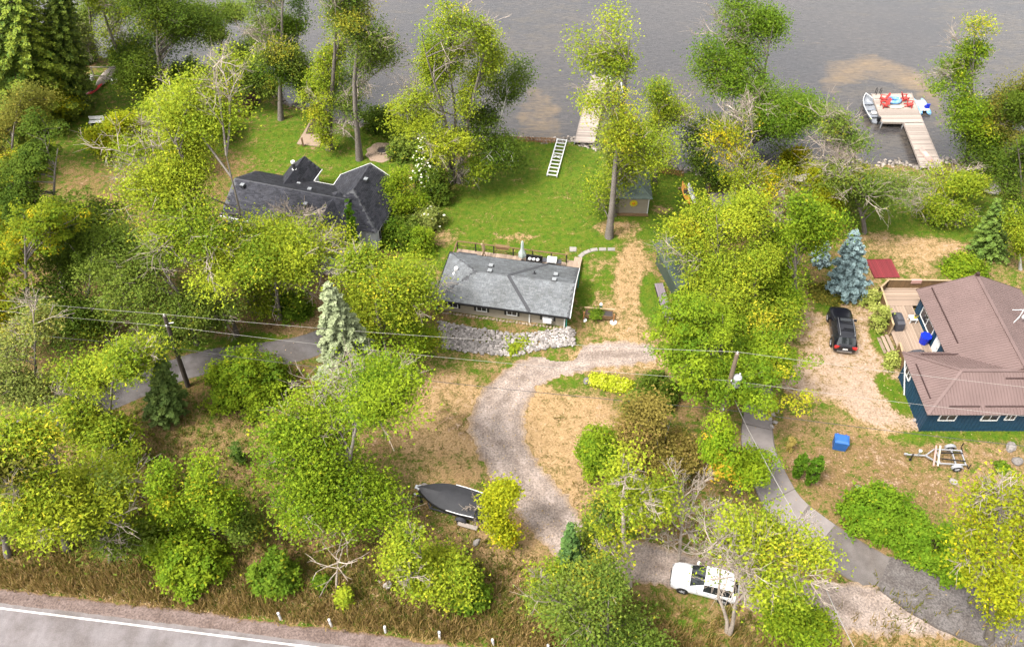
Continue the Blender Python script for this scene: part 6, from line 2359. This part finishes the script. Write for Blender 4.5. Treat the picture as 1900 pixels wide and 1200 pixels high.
# ---- kayaks on the lawn rack
p = at(1276, 366)
kr = thing('kayak_rack', 'low wooden rack under the kayaks at the lawn edge', 'rack', (p.x, p.y, 0), R_(3))
for y in (-1.2, 1.2):
    MB().box(-.75, y - .05, .18, .75, y + .05, .28).build('cross_beam', 'wood_tan', kr)
    for x in (-.65, .65):
        MB().box(x - .05, y - .05, 0, x + .05, y + .05, .18).build('leg', 'wood_brown', kr)


def kayak(label, mat, loc, rz, L=3.6, W=.66, up=True):
    secs = []
    for k in range(13):
        s_ = k / 12
        x = -L / 2 + L * s_
        wd = W / 2 * max(.05, (1 - abs(2 * s_ - 1) ** 2.4))
        zz = .12 * abs(2 * s_ - 1) ** 3
        secs.append([(x, wd * math.cos(q), .2 + zz + (.18 if math.sin(q) < 0 else .12) * math.sin(q) * (.35 + .65 * wd / (W / 2))) for q in np.arange(0, 6.28, .6283)])
    t = thing('kayak', label, 'kayak', loc, rz)
    MB().loft(secs).build('hull', mat, t, True)
    m = MB()
    m.tube([(.55 * math.cos(q * .5236), .22 * math.sin(q * .5236), .33) for q in range(13)], .03, 6, cap=False)
    m.build('cockpit_rim', 'black', t)
    MB().ball((0, 0, .30), .5, 14, 5, sq=(1.05, .4, .06)).build('cockpit', 'soil', t)
    return t


kayak('orange kayak on the rack at the lawn edge', 'orange', (p.x - .25, p.y, .29), R_(93))
t = long_board('paddle_board', 'white board tilted beside the orange kayak on the rack', 'paddle board', 'white', (p.x + .28, p.y, .42), R_(93), 3.2, .62, .16, tilt=.35)
MB().box(-.3, -.2, .15, .6, .2, .17).build('deck_pad', 'alu', t)
# ---- kayak pile at the upper left
p = at(190, 158)
t = thing('canoe', 'upturned weathered canoe with a grey cover on the left shore', 'canoe', (p.x + .2, p.y + 1.2, .25), R_(78))
secs = []
for k in range(11):
    s_ = k / 10
    wd = .55 * max(.05, 1 - abs(2 * s_ - 1) ** 2.6)
    secs.append([(-2.3 + 4.6 * s_, wd * math.cos(q), .65 * math.sin(q) * (.5 + .5 * wd / .55)) for q in np.linspace(0, math.pi, 7)])
m = MB()
m.loft([sc + [(q[0], q[1] * .92, q[2] - .04) for q in reversed(sc)] for sc in secs])
m.build('hull', 'wood_grey', t, True)
for x in (-1.2, 1.2):
    MB().box(x - .04, -.52, 0, x + .04, .52, .05).build('thwart', 'wood_tan', t)
kayak('red kayak pointing down from the pile on the left shore', 'red', (p.x - .35, p.y - 1.5, .12), R_(70), 3.4)
t = thing('boat_rack', 'weathered post rack beside the upturned canoe', 'rack', (p.x - 1.4, p.y + .3, 0), R_(10))
for x, y in ((0, 0), (0, 1.9), (2.7, -.5), (2.9, 1.4)):
    MB().box(x - .06, y - .06, 0, x + .06, y + .06, 1.1).build('post', 'wood_grey', t)
MB().beam((0, 0, 1.0), (2.7, -.5, 1.0), .08, .1).beam((0, 1.9, 1.0), (2.9, 1.4, 1.0), .08, .1).build('cross_beam', 'wood_grey', t)
t = thing('cooler', 'pale yellow cooler box beside the kayak pile', 'cooler', (p.x + 1.3, p.y + .4, 0), R_(20))
MB().box(-.35, -.22, 0, .35, .22, .4).build('body', 'cream', t)
MB().box(-.37, -.24, .4, .37, .24, .48).build('lid', 'white', t)
t = thing('bucket', 'white bucket left of the upturned canoe', 'bucket', (p.x - 1.5, p.y + 1.1, 0))
MB().cyl((0, 0, 0), .2, .5, 12, r2=.25).build('body', 'white', t, True)
MB().tube([(-.25, 0, .5), (-.15, 0, .7), (.15, 0, .7), (.25, 0, .5)], .014, 5).build('handle', 'galv', t)
# white garden bench under the golden tree
p = at(182, 232)
t = thing('garden_bench', 'white garden bench under the low yellow tree', 'bench', (p.x, p.y, 0), R_(5))
for k in range(4):
    board('seat_slat', 'white', (0, -.2 + k * .13, .45), (1.6, .11, .04), t)
for k in range(3):
    board('back_slat', 'white', (0, .3, .6 + k * .14), (1.6, .03, .11), t)
for x in (-.7, .7):
    MB().box(x - .04, -.25, 0, x + .04, .3, .43).build('leg', 'galv', t)

# ---- hammock
a, b = at(1463, 331, .9), at(1506, 322, 1.1)
t = thing('hammock', 'pale hammock slung between posts at the shore', 'hammock', a)
d = b - a
sd_ = Vector((-d.y, d.x, 0)).normalized() * .5
secs = []
for k in range(9):
    s_ = k / 8
    c = d * s_ + Vector((0, 0, -.45 * math.sin(math.pi * s_)))
    wv = math.sin(math.pi * min(max(s_, .04), .96))
    secs.append([c - sd_ * wv + Vector((0, 0, .12)), c - Vector((0, 0, .05)), c + sd_ * wv + Vector((0, 0, .12)), c + Vector((0, 0, -.02))])
MB().loft(secs).build('cloth', 'canvas_net', t, True)
for q in (Vector((0, 0, 0)), d):
    MB().cyl((q.x, q.y, -.9 - q.z * 0), .06, 1.3 + q.z, 8).build('post', 'wood_brown', t)

# ------------------------------------------------------------------ vehicles
def wheel(parent, c, r=.36, wd=.24, side=1):
    w_ = thing_part('wheel', parent, c)
    m = MB()
    prof = [(r * .62, -wd / 2), (r * .94, -wd / 2), (r, -wd / 3), (r, wd / 3), (r * .94, wd / 2), (r * .62, wd / 2)]
    n = 20
    secs = [[(p_[0] * math.cos(2 * math.pi * k / n), p_[1], p_[0] * math.sin(2 * math.pi * k / n)) for p_ in prof] for k in range(n + 1)]
    m.loft(secs, closed=True, cap=False)
    m.build('tyre', 'rubber', w_, True)
    m = MB()
    for k in range(5):
        a = 2 * math.pi * k / 5
        m.beam((0, side * wd * .40, 0), (r * .60 * math.cos(a), side * wd * .40, r * .60 * math.sin(a)), .09, .03)
    m.tube([(0, -wd * .3, 0), (0, wd * .3, 0)], r * .62, 18)
    m.build('rim', 'galv', w_)


def car(name, label, loc, rz, st, paint, wheel_r, wheel_x, black=False):
    """st: stations (x, half width, z floor, z belt, z top, half roof width, kind of the faces up to the next station)"""
    t = thing(name, label, 'car', loc, rz)

    def ring(s_):
        x, w_, zb, zt, zr, wr = s_[:6]
        h = [(0, zb), (w_ * .88, zb), (w_ * .99, zb + (zt - zb) * .25), (w_, zb + (zt - zb) * .62), (w_ * .965, zt), (wr, zr - .04), (wr * .72, zr), (0, zr + .015)]
        return [Vector((x, y, z)) for y, z in h] + [Vector((x, -y, z)) for y, z in reversed(h[1:-1])]
    R0 = [ring(s_) for s_ in st]
    n = len(R0[0])
    groups = {}
    for i in range(len(st) - 1):
        kind = st[i][6]
        for k in range(n):
            quad = (R0[i][k], R0[i][(k + 1) % n], R0[i + 1][(k + 1) % n], R0[i + 1][k])
            g = 'body'
            if kind == 'G' and k in (4, 9):
                g = 'side_window'
            elif kind == 'W' and k in (5, 6, 7, 8):
                g = 'windshield'
            elif kind == 'B' and k in (5, 6, 7, 8):
                g = 'rear_window'
            groups.setdefault(g, []).append(quad)
    for g, qs in groups.items():
        m = MB()
        mp = {}
        for q in qs:
            ids = []
            for v in q:
                key = (round(v.x, 4), round(v.y, 4), round(v.z, 4))
                if key not in mp:
                    mp[key] = len(m.v)
                    m.v.append(tuple(v))
                ids.append(mp[key])
            m.f.append(tuple(ids))
            m.m.append(0)
        if g == 'body':
            m.f.append(tuple(mp[(round(v.x, 4), round(v.y, 4), round(v.z, 4))] for v in R0[0]))
            m.f.append(tuple(mp[(round(v.x, 4), round(v.y, 4), round(v.z, 4))] for v in reversed(R0[-1])))
            m.m += [0, 0]
        if g == 'side_window':
            for s in (1, -1):
                mm = MB()
                for f in m.f:
                    pts_ = [Vector(m.v[i]) for i in f]
                    if pts_[0].y * s > 0:
                        mm.add(pts_, [(0, 1, 2, 3)])
                if mm.f:
                    mm.build('side_window', 'glass', t)
        else:
            m.build(g, paint if g == 'body' else 'glass', t, True)
    hw = max(s_[1] for s_ in st)
    for x in wheel_x:
        for s in (-1, 1):
            wheel(t, (x, s * (hw - .10), wheel_r), wheel_r, .24, s)
            a = MB()
            a.tube([(x, s * (hw - .03), wheel_r + .02), (x, s * (hw + .006), wheel_r + .02)], wheel_r * 1.16, 20)
            a.build('wheel_arch', 'black', t)
    wx = [s_ for s_ in st if s_[6] == 'W'][0]
    for s in (-1, 1):
        mm = MB()
        mm.cbox((wx[0] - .35, s * (hw + .10), wx[3] + .10), (.16, .22, .15), s * .2)
        mm.build('wing_mirror', paint, t, True)
    fr, rr_ = st[1], st[-2]
    for s in (-1, 1):
        MB().cbox((fr[0] - .10, s * fr[1] * .74, fr[3] - .08), (.34, .34, .13), s * -.5).build('headlight', 'chrome', t)
        MB().cbox((rr_[0] - .01, s * rr_[1] * .78, rr_[3] - .02), (.16, .40, .20), s * .35).build('tail_light', 'red_light', t)
    MB().cbox((st[0][0] + .015, 0, .42), (.05, st[0][1] * 1.2, .16)).build('grille', 'black', t)
    MB().cbox((st[-1][0] - .02, 0, .46), (.06, st[-1][1] * 1.5, .14)).build('bumper', 'chrome' if black else 'bbq_cover', t)
    MB().cbox((st[-1][0] - .015, 0, .72), (.03, .40, .12)).build('licence_plate', 'white', t)
    for x in (wx[0] - 1.25, wx[0] - 2.15):
        for s in (-1, 1):
            MB().cbox((x, s * (hw + .01), wx[3] - .12), (.18, .035, .04)).build('door_handle', 'chrome', t)
    return t, hw


SUV = [(2.40, .62, .40, .60, .68, .52, ''), (2.28, .82, .30, .78, .90, .66, ''), (2.0, .92, .26, .90, 1.02, .74, ''), (1.5, .95, .25, .96, 1.08, .77, ''), (1.0, .96, .25, 1.0, 1.12, .78, 'W'),
       (.28, .96, .25, 1.02, 1.66, .70, 'G'), (-.48, .965, .25, 1.03, 1.74, .72, 'G'), (-.58, .965, .25, 1.03, 1.745, .72, 'G'), (-1.42, .965, .25, 1.04, 1.73, .715, 'G'), (-1.50, .965, .25, 1.04, 1.725, .71, 'G'),
       (-1.98, .96, .25, 1.06, 1.67, .68, 'B'), (-2.26, .94, .28, 1.04, 1.16, .74, ''), (-2.38, .90, .34, .94, 1.02, .74, ''), (-2.43, .80, .42, .84, .90, .62, '')]
a, b = at(1566, 655), at(1557, 572, .9)
c = (at(1566, 646, .5) + at(1558, 574, .8)) / 2
d = at(1558, 574, .8) - at(1566, 646, .5)
t, hw = car('parked_car', 'black sport utility car with roof rack bars parked by the blue house', (c.x, c.y, 0), math.atan2(d.y, d.x), SUV, 'car_black', .38, (1.45, -1.45), True)
for s in (-1, 1):
    MB().tube([(.2, s * .60, 1.70), (.1, s * .60, 1.80), (-1.7, s * .58, 1.79), (-1.8, s * .58, 1.70)], .022, 6).build('roof_rail', 'chrome', t)
for x in (-.25, -.42, -1.05, -1.25):
    MB().cbox((x, -.15 if x > -1.2 else 0, 1.80), (.05, .85 if x > -1.2 else 1.1, .04)).build('roof_rack_bar', 'black', t)
MB().box(-.2, -.42, 1.752, .12, .42, 1.762).build('sunroof', 'glass', t)
XUV = [(2.22, .60, .38, .58, .66, .50, ''), (2.12, .80, .28, .74, .84, .64, ''), (1.85, .89, .24, .84, .96, .72, ''), (1.4, .91, .23, .92, 1.04, .75, ''), (.98, .92, .23, .96, 1.08, .76, 'W'),
       (.10, .92, .23, .99, 1.58, .69, 'G'), (-.48, .92, .23, 1.0, 1.64, .70, 'G'), (-.56, .92, .23, 1.0, 1.645, .70, 'G'), (-1.30, .92, .23, 1.03, 1.62, .69, 'G'), (-1.38, .92, .23, 1.04, 1.61, .68, 'G'),
       (-1.72, .91, .24, 1.08, 1.55, .66, 'B'), (-2.08, .89, .28, 1.04, 1.14, .70, ''), (-2.18, .85, .34, .92, 1.0, .70, ''), (-2.23, .76, .42, .80, .86, .58, '')]
c = at(1308, 1080, .6)
t, hw = car('parked_car', 'white crossover car parked under the tree by the lower drive', (c.x, c.y, 0), R_(164), XUV, 'car_white', .34, (1.35, -1.32))
m = MB()
m.tube([(-1.45, 0, 1.64), (-1.55, 0, 1.72), (-1.70, 0, 1.70)], .03, 6)
m.build('aerial', 'black', t)
for s in (-1, 1):
    MB().beam((2.05, s * .45, .60), (1.75, s * .82, .62), .06, .2).build('fog_lamp', 'black', t)


def trailer_frame(t, L=4.2, W=1.7, tongue=1.8, wheels_x=-.9, mat='galv'):
    z = .48
    xr, xf = -L / 2, -L / 2 + (L - tongue)
    for s in (-1, 1):
        MB().beam((xr, s * W * .36, z), (xf, s * W * .36, z), .08, .10).build('side_rail', mat, t)
        MB().beam((xf, s * W * .36, z), (xf + tongue * .35, 0, z), .08, .10).build('draw_bar', mat, t)
        wheel(t, (wheels_x, s * W * .52, .30), .30, .18, s)
        m = MB()
        n = 9
        secs = []
        for k in range(n):
            a = math.pi * k / (n - 1)
            x, zz = wheels_x + .42 * math.cos(a), .34 + .34 * math.sin(a)
            secs.append([(x, s * W * .52 - .13, zz), (x, s * W * .52 + .13, zz), (x, s * W * .52 + .13, zz + .03), (x, s * W * .52 - .13, zz + .03)])
        m.loft(secs)
        m.build('mudguard', mat, t)
    for x in (xr + .05, xr + .75, xf - .1):
        MB().beam((x, -W * .36, z), (x, W * .36, z), .07, .08).build('cross_member', mat, t)
    MB().beam((xf + tongue * .3, 0, z), (L / 2, 0, z), .09, .09).build('tongue', mat, t)
    MB().beam((wheels_x, -W * .52, .30), (wheels_x, W * .52, .30), .06, .06).build('axle', mat, t)
    MB().cyl((L / 2 - .5, .12, .02), .05, .75, 8).cyl((L / 2 - .5, .12, .02), .12, .05, 10).build('jack', 'black', t)
    MB().cbox((L / 2 - .05, 0, z + .06), (.24, .12, .12)).build('coupler', 'galv', t)
    m = MB()
    m.beam((L / 2 - .95, 0, z), (L / 2 - .95, 0, z + .65), .07, .07)
    w_ = m.build('winch_post', mat, t)
    MB().cbox((L / 2 - .95, 0, z + .55), (.2, .16, .16)).build('winch', 'white', w_)
    return xr, xf


c = at(1733, 847, .4)
t = thing('boat_trailer', 'empty galvanised boat trailer on the brown yard below the blue house', 'trailer', (c.x, c.y, 0), R_(176))
xr, xf = trailer_frame(t, 4.3, 1.75, 2.3, -1.45)
for k, s in enumerate((-1, 1)):
    m = MB()
    m.beam((xr - .05, s * .95, .48), (xr - .05, s * .60, .48), .06, .06).beam((xr - .05, s * .95, .48), (xr - .05, s * .95, 1.0), .05, .05)
    m.build('guide_post', 'black', t)
    MB().beam((-.3 - .3 * k, -.85, .66), (.35 - .3 * k, .95, .60), .12, .06).build('bunk_board', 'cream' if k else 'pink', t)
m = MB()
m.beam((xr, -.35, .55), (xr + 1.8, -.25, .58), .08, .06).beam((xr, .35, .55), (xr + 1.8, .25, .58), .08, .06)
m.build('bunk', 'black', t)

c = (at(783, 914, 1.0) + at(893, 944, 1.0)) / 2
d = at(783, 914, 1.0) - at(893, 944, 1.0)
rz = math.atan2(d.y, d.x)
bt = thing('boat_trailer', 'trailer carrying the covered boat beside the big twiggy tree', 'trailer', (c.x, c.y, 0), rz)
trailer_frame(bt, 5.6, 1.95, 1.4, -1.0, 'bbq_cover')
MB().box(-2.3, 1.05, .35, -.9, 1.35, .42).box(-2.2, 1.08, .1, -2.1, 1.2, .36).build('step_pad', 'wood_grey', bt)
b_ = thing('motor_boat', 'motor boat under a charcoal cover on its trailer', 'boat', (c.x, c.y, .55), rz)
se = hull_sections(5.0, 2.1, .85, 11, trans=.92)
m = MB()
secs = []
for x, wd, zk, zg in se:
    secs.append([(x, -wd, zg), (x, -wd * .96, zk + (zg - zk) * .5), (x, -wd * .75, zk + .12), (x, 0, zk), (x, wd * .75, zk + .12), (x, wd * .96, zk + (zg - zk) * .5), (x, wd, zg)])
m.loft([sc + [(sc[0][0], 0, sc[0][2] - .02)] for sc in secs])
m.build('hull', 'black', b_, True)
m = MB()
secs = []
for k, (x, wd, zk, zg) in enumerate(se[1:], 1):
    hgt = .16 + .20 * math.sin(math.pi * min(1, k / 10)) + (.10 if k in (3, 6) else 0)
    sag = .07 * (k % 2)
    secs.append([(x, -wd * 1.02, zg - .14), (x, -wd * 1.01, zg + .02), (x, -wd * .5, zg + hgt * .62 - sag), (x, 0, zg + hgt), (x, wd * .5, zg + hgt * .62 - sag), (x, wd * 1.01, zg + .02), (x, wd * 1.02, zg - .14)])
m.loft(secs, closed=False)
m.f.append(tuple(reversed(range(7))))
m.m.append(0)
cv = m.build('boat_cover', 'cover', b_, True)
m = MB()
for s in (-1, 1):
    m.tube([(x, s * wd * 1.03, zg + .03) for x, wd, zk, zg in se[1:6]], .035, 6)
m.build('gunwale_rail', 'white', b_)
m = MB()
m.cbox((2.50, 0, 1.05), (.36, .30, .12)).cbox((2.38, 0, 1.08), (.12, .46, .08))
m.build('bow_fitting', 'chrome', b_)
e = MB()
e.loft([[(x + -2.72, y, z) for x, y in ((-.22, -.17), (.22, -.15), (.22, .15), (-.22, .17))] for z in (.55, .95)] + [[(x + -2.72, y, 1.12) for x, y in ((-.15, -.12), (.15, -.1), (.15, .1), (-.15, .12))]])
mo = e.build('outboard_motor', 'black', b_, True)
MB().box(-2.80, -.06, -.2, -2.64, .06, .55).build('motor_leg', 'black', mo)
MB().cbox((-2.90, -.02, .75), (.05, .14, .2)).build('motor_badge', 'white', mo)

# ------------------------------------------------------------------ yard things
c = at(1558, 836)
t = thing('blue_bin', 'large blue lidded storage bin on the brown yard', 'bin', (c.x, c.y + .35, 0), R_(-14))
m = MB()
m.loft([[(x * f, y * f, z) for x, y in ((-.50, -.38), (.50, -.38), (.50, .38), (-.50, .38))] for z, f in ((0, .88), (.03, .92), (.82, 1.0), (.86, 1.06), (.90, 1.06))])
m.build('body', 'blue_bin', t)
m = MB()
m.loft([[(-.54, -.42, .90), (.54, -.42, .90), (.54, .42, .90), (-.54, .42, .90)], [(-.52, -.40, 1.0), (.52, -.40, 1.0), (.52, .40, 1.06), (-.52, .40, 1.06)], [(-.35, -.25, 1.10), (.35, -.25, 1.10), (.35, .3, 1.14), (-.35, .3, 1.14)]])
m.build('lid', 'blue_bin', t)
for s in (-1, 1):
    MB().cbox((s * .3, .44, .98), (.14, .06, .10)).build('hinge', 'blue_plastic', t)
    MB().cyl((s * .36, .36, 0), .09, .08, 10).build('caster', 'rubber', t)
a = [at(*q) for q in ((1609, 483), (1655, 484), (1668, 516), (1619, 517))]
c = sum(a, Vector()) / 4
t = thing('red_platform', 'weathered red board platform lying on the dry lawn', 'platform', (c.x, c.y, 0), R_(2))
for k in range(15):
    board('board', 'red_mat', (-1.09 + k * .156, 0, .10), (.148, 2.35, .04), t)
MB().box(-1.12, 1.16, .0, 1.12, 1.22, .16).box(-1.15, -1.2, 0, -1.10, 1.2, .14).build('frame', 'red_mat', t)
c = at(1590, 556)
t = thing('step_bench', 'brown timber steps at the right foot of the blue spruce', 'steps', (c.x, c.y, 0), R_(96))
for k in range(5):
    board('tread', 'wood_pale', (.35 + k * .38, 0, .62 - (.10 * (4 - k) if k < 4 else 0) * .6), (.36, .9, .06), t)
MB().box(.15, .46, 0, 2.2, .52, .58).box(.15, -.52, 0, 2.2, -.46, .58).build('side_panel', 'wood_brown', t)
# raised planter with posts
pl = thing('raised_planter', 'raised wooden planter with orange posts on pale pads right of the cottage', 'planter', (7.45, 51.0, 0), R_(-6))
MB().box(-1.15, -.32, .42, .45, .32, .58).build('soil', 'mulch', pl)
MB().box(.47, -.32, .42, 1.15, .32, .60).build('planting_fabric', 'soil', pl)
m = MB()
m.box(-1.2, -.36, .30, 1.2, -.32, .66).box(-1.2, .32, .30, 1.2, .36, .66).box(-1.2, -.32, .30, -1.16, .32, .66).box(1.16, -.32, .30, 1.2, .32, .66)
m.build('box_side', 'wood_brown', pl)
MB().beam((-1.3, .40, .78), (1.3, .40, .78), .12, .05).build('top_rail', 'wood_tan', pl)
for x in (-1.28, 1.28):
    MB().box(x - .06, -.40, .1, x + .06, -.28, .95).build('post', 'picket', pl)
    MB().cyl((x, -.42, 0), .30, .10, 14).build('base_pad', 'white', pl)
bush('salad_plants', 'green leafy plants growing in the raised planter', (1102, 588), 28, 9, 'green', seed=150, leaf=(.16, .10), cat='plants')
S.objects['salad_plants'].location = (7.1, 51.02, .45)
c = at(1114, 578)
t = thing('garden_lamp', 'short green post lamp behind the raised planter', 'lamp', c)
MB().cyl((0, 0, 0), .11, .75, 12).build('post', 'green_lamp', t)
MB().ball((0, 0, .88), .15, 12, 8).build('lamp_head', 'white', t, True)
for k, (px, py, rz, lb) in enumerate(((1079, 474, 50, 'nearest the deck'), (1089, 468, 30, 'second from the deck'), (1102, 464, 14, 'third from the deck'), (1118, 463, 2, 'fourth from the deck'), (1134, 463, 0, 'farthest from the deck'))):
    p = at(px, py)
    o = MB().prism([(-.34, -.20), (.33, -.21), (.35, .19), (-.32, .21)], 0, .07).build('stepping_stone', 'concrete', None, False, (p.x, p.y, 0), R_(rz))
    tag(o, 'pale stepping stone on the curved garden path, ' + lb, 'stepping stone', 'curved row of stepping stones')
p = at(1063, 463)
tag(MB().prism([(-.32, -.3), (.3, -.32), (.34, .25), (-.3, .3)], 0, .09).build('paving_stone', 'concrete', None, False, (p.x, p.y, 0)), 'square pale paving stone at the lake side deck corner', 'paving stone')
# dirt bed and fire pit behind the left house
a = [at(*q) for q in ((551, 268), (593, 273), (602, 245), (596, 223), (578, 222))]
c = sum(a, Vector()) / 5
t = thing('dirt_bed', 'tan dirt pad with dark mulch on the upper left lawn', 'garden bed', (c.x, c.y, 0))
MB().prism([(q.x - c.x, q.y - c.y) for q in a], 0, .10).build('pad', 'sand', t)
b = [at(*q) for q in ((568, 250), (598, 250), (600, 232), (594, 224), (579, 224))]
MB().prism([(q.x - c.x, q.y - c.y) for q in b], .101, .24).build('mulch', 'mulch', t)
p = at(563, 272)
t = thing('bed_post', 'short dark post at the corner of the dirt pad', 'post', p)
MB().box(-.07, -.07, 0, .07, .07, 1.0).build('shaft', 'wood_brown', t)
MB().box(-.1, -.1, 1.0, .1, .1, 1.06).build('cap', 'wood_brown', t)
p = at(707, 282)
t = thing('fire_pit', 'round fire pit on a pinkish gravel pad', 'fire pit', p)
MB().prism([(1.55 * math.cos(k * .314) * (1 + .08 * math.sin(3 * k)), 1.75 * math.sin(k * .314) * (1 + .06 * math.cos(2 * k)) - .1) for k in range(20)], 0, .035).build('gravel_pad', 'sand', t)
for k in range(14):
    a = k * 2 * math.pi / 14
    o = link('ring_stone', _st[k % 4], t, (.15 + .62 * math.cos(a), .1 + .62 * math.sin(a), .14), a)
    o.scale = (.26, .30, .34)
MB().cyl((.15, .1, .036), .5, .05, 14).build('ash_bed', 'soil', t)
# fallen log and brush
p = at(1602, 918)
t = thing('plywood_sheet', 'grey plywood sheet sticking up behind the cedar hedge', 'board', (p.x, p.y, 0), R_(-60))
MB().cbox((0, 0, .30), (1.5, .04, .8), 0, rx=.9).build('sheet', 'concrete', t)
MB().cbox((.55, .25, .25), (1.1, .12, .10), .3).build('batten', 'picket', t)
# white road posts
names = ('at the left end of the row', 'second from the left', 'third from the left', 'fourth from the left', 'fifth from the left', 'at the right end by the green tree')
proto = None
for k, (px, py) in enumerate(((521, 1148), (615, 1161), (715, 1172), (816, 1184), (916, 1196), (1018, 1206))):
    p = at(px, py)
    if proto is None:
        t = proto = thing('guard_post', '', 'post', p, R_(-7), 'white guard posts along the road')
        MB().cyl((0, 0, 0), .085, .92, 10).build('shaft', 'white', t, True)
        MB().cyl((0, 0, .92), .085, .06, 10, r2=.02).build('cap', 'white', t)
        MB().cbox((0, -.085, .75), (.08, .02, .14)).build('reflector', 'galv', t)
    else:
        t = copy_tree(proto)
        t.location = p
        t.rotation_euler = (random.uniform(-.06, .06), random.uniform(-.08, .08), R_(-7))
    t['label'] = 'white guard post in the roadside grass, ' + names[k]

# ------------------------------------------------------------------ utility poles and lines
def utility_pole(label, base, top, mat, transformer=False):
    B = at(*base)
    H, tx, _ = tip(B, *top)
    t = thing('utility_pole', label, 'utility pole', (B.x, B.y, 0))
    MB().tube([(0, 0, 0), ((tx - B.x) * .5, 0, H * .5), (tx - B.x, 0, H)], [.20, .175, .14], 12).build('shaft', mat, t, True)
    MB().cyl((tx - B.x, 0, H), .05, .18, 8).build('top_insulator', 'white', t)
    def pos(py):
        h, x, _ = tip(B, top[0], py)
        return Vector((B.x + (tx - B.x) * h / H, B.y, h))
    return t, B, H, tx, pos


tl, BL, HL, txl, posL = utility_pole('dark utility pole behind the dark young pine on the left', (349, 716), (305, 586), 'pole_dark')
tr_, BR, HR, txr, posR = utility_pole('utility pole with a grey transformer in front of the large maple', (1321, 830), (1368, 656), 'pole')
for t_, B_, pos_, ys in ((tl, BL, posL, (601, 642)), (tr_, BR, posR, (702, 755))):
    for yy in ys:
        q = pos_(yy) - Vector((B_.x, B_.y, 0))
        MB().cyl((q.x, q.y - .2, q.z - .06), .05, .14, 8).beam((q.x, q.y, q.z - .05), (q.x, q.y - .24, q.z - .05), .05, .06).build('insulator', 'white', t_)
q = posL(600) - Vector((BL.x, BL.y, 0))
MB().beam((q.x - .1, 0, q.z), (q.x + .55, -.05, q.z + .15), .06, .06).build('bracket_arm', 'white', tl)
q = posR(702) - Vector((BR.x, BR.y, 0))
tf = MB().cyl((q.x + .42, -.12, q.z - .55), .30, .85, 18).ball((q.x + .42, -.12, q.z + .30), .30, 16, 6, sq=(1, 1, .35)).build('transformer', 'galv', tr_, True)
MB().cyl((q.x + .42, -.30, q.z + .34), .05, .22, 8).cyl((q.x + .55, -.02, q.z + .34), .05, .22, 8).build('bushing', 'white', tf)
MB().beam((q.x + .05, 0, q.z - .1), (q.x + .2, -.05, q.z - .1), .12, .5).build('bracket', 'galv', tf)
dv = (BR - BL)
LL, RR = BL - dv * .9, BR + dv * .9


def wire(label, pts, r, mat):
    c = pts[0]
    t = thing('power_line', label, 'wire', c)
    m = MB()
    path = []
    for i in range(len(pts) - 1):
        a, b = pts[i], pts[i + 1]
        sag = (b - a).length * .012
        for k in range(16 if i < len(pts) - 2 else 17):
            s_ = k / 16
            path.append(a.lerp(b, s_) - Vector((0, 0, sag * 4 * s_ * (1 - s_))) - c)
    m.tube(path, r, 5)
    m.build('cable', mat, t)
    return t


def far(p, B):
    return Vector((B.x, B.y, p.z))


TL, TR = Vector((BL.x + txl - BL.x, BL.y, HL + .18)), Vector((txr, BR.y, HR + .18))
wire('top power line running over both utility pole tops', [far(TL, LL), TL, TR, far(TR, RR)], .012, 'wire')
wire('middle power line running just under the pole tops', [far(posL(601), LL), posL(601) - Vector((0, .2, 0)), posR(702) - Vector((0, .2, 0)), far(posR(702), RR)], .012, 'wire')
wire('lowest dark cable running between the two utility poles', [far(posL(642), LL), posL(642) - Vector((0, .2, 0)), posR(755) - Vector((0, .2, 0)), far(posR(755), RR)], .022, 'wire_dark')
for k in range(2):
    P_ = copy_tree(tl)
    P_.location = LL if k == 0 else RR
    P_['label'] = 'utility pole standing outside the left edge' if k == 0 else 'utility pole standing outside the right edge'
g0 = posL(612)
g1 = at(288, 655)
wire('pale guy wire slanting left from the left utility pole', [g0, g1 + Vector((0, 0, 1.2))], .022, 'wire')
s0 = posR(715)
wire('service cable running from the transformer pole down to the right drive', [s0, at(1385, 790, 3.6), at(1478, 960, 4.2), at(1545, 1120, 4.6), at(1600, 1230, 5.0)], .028, 'wire')
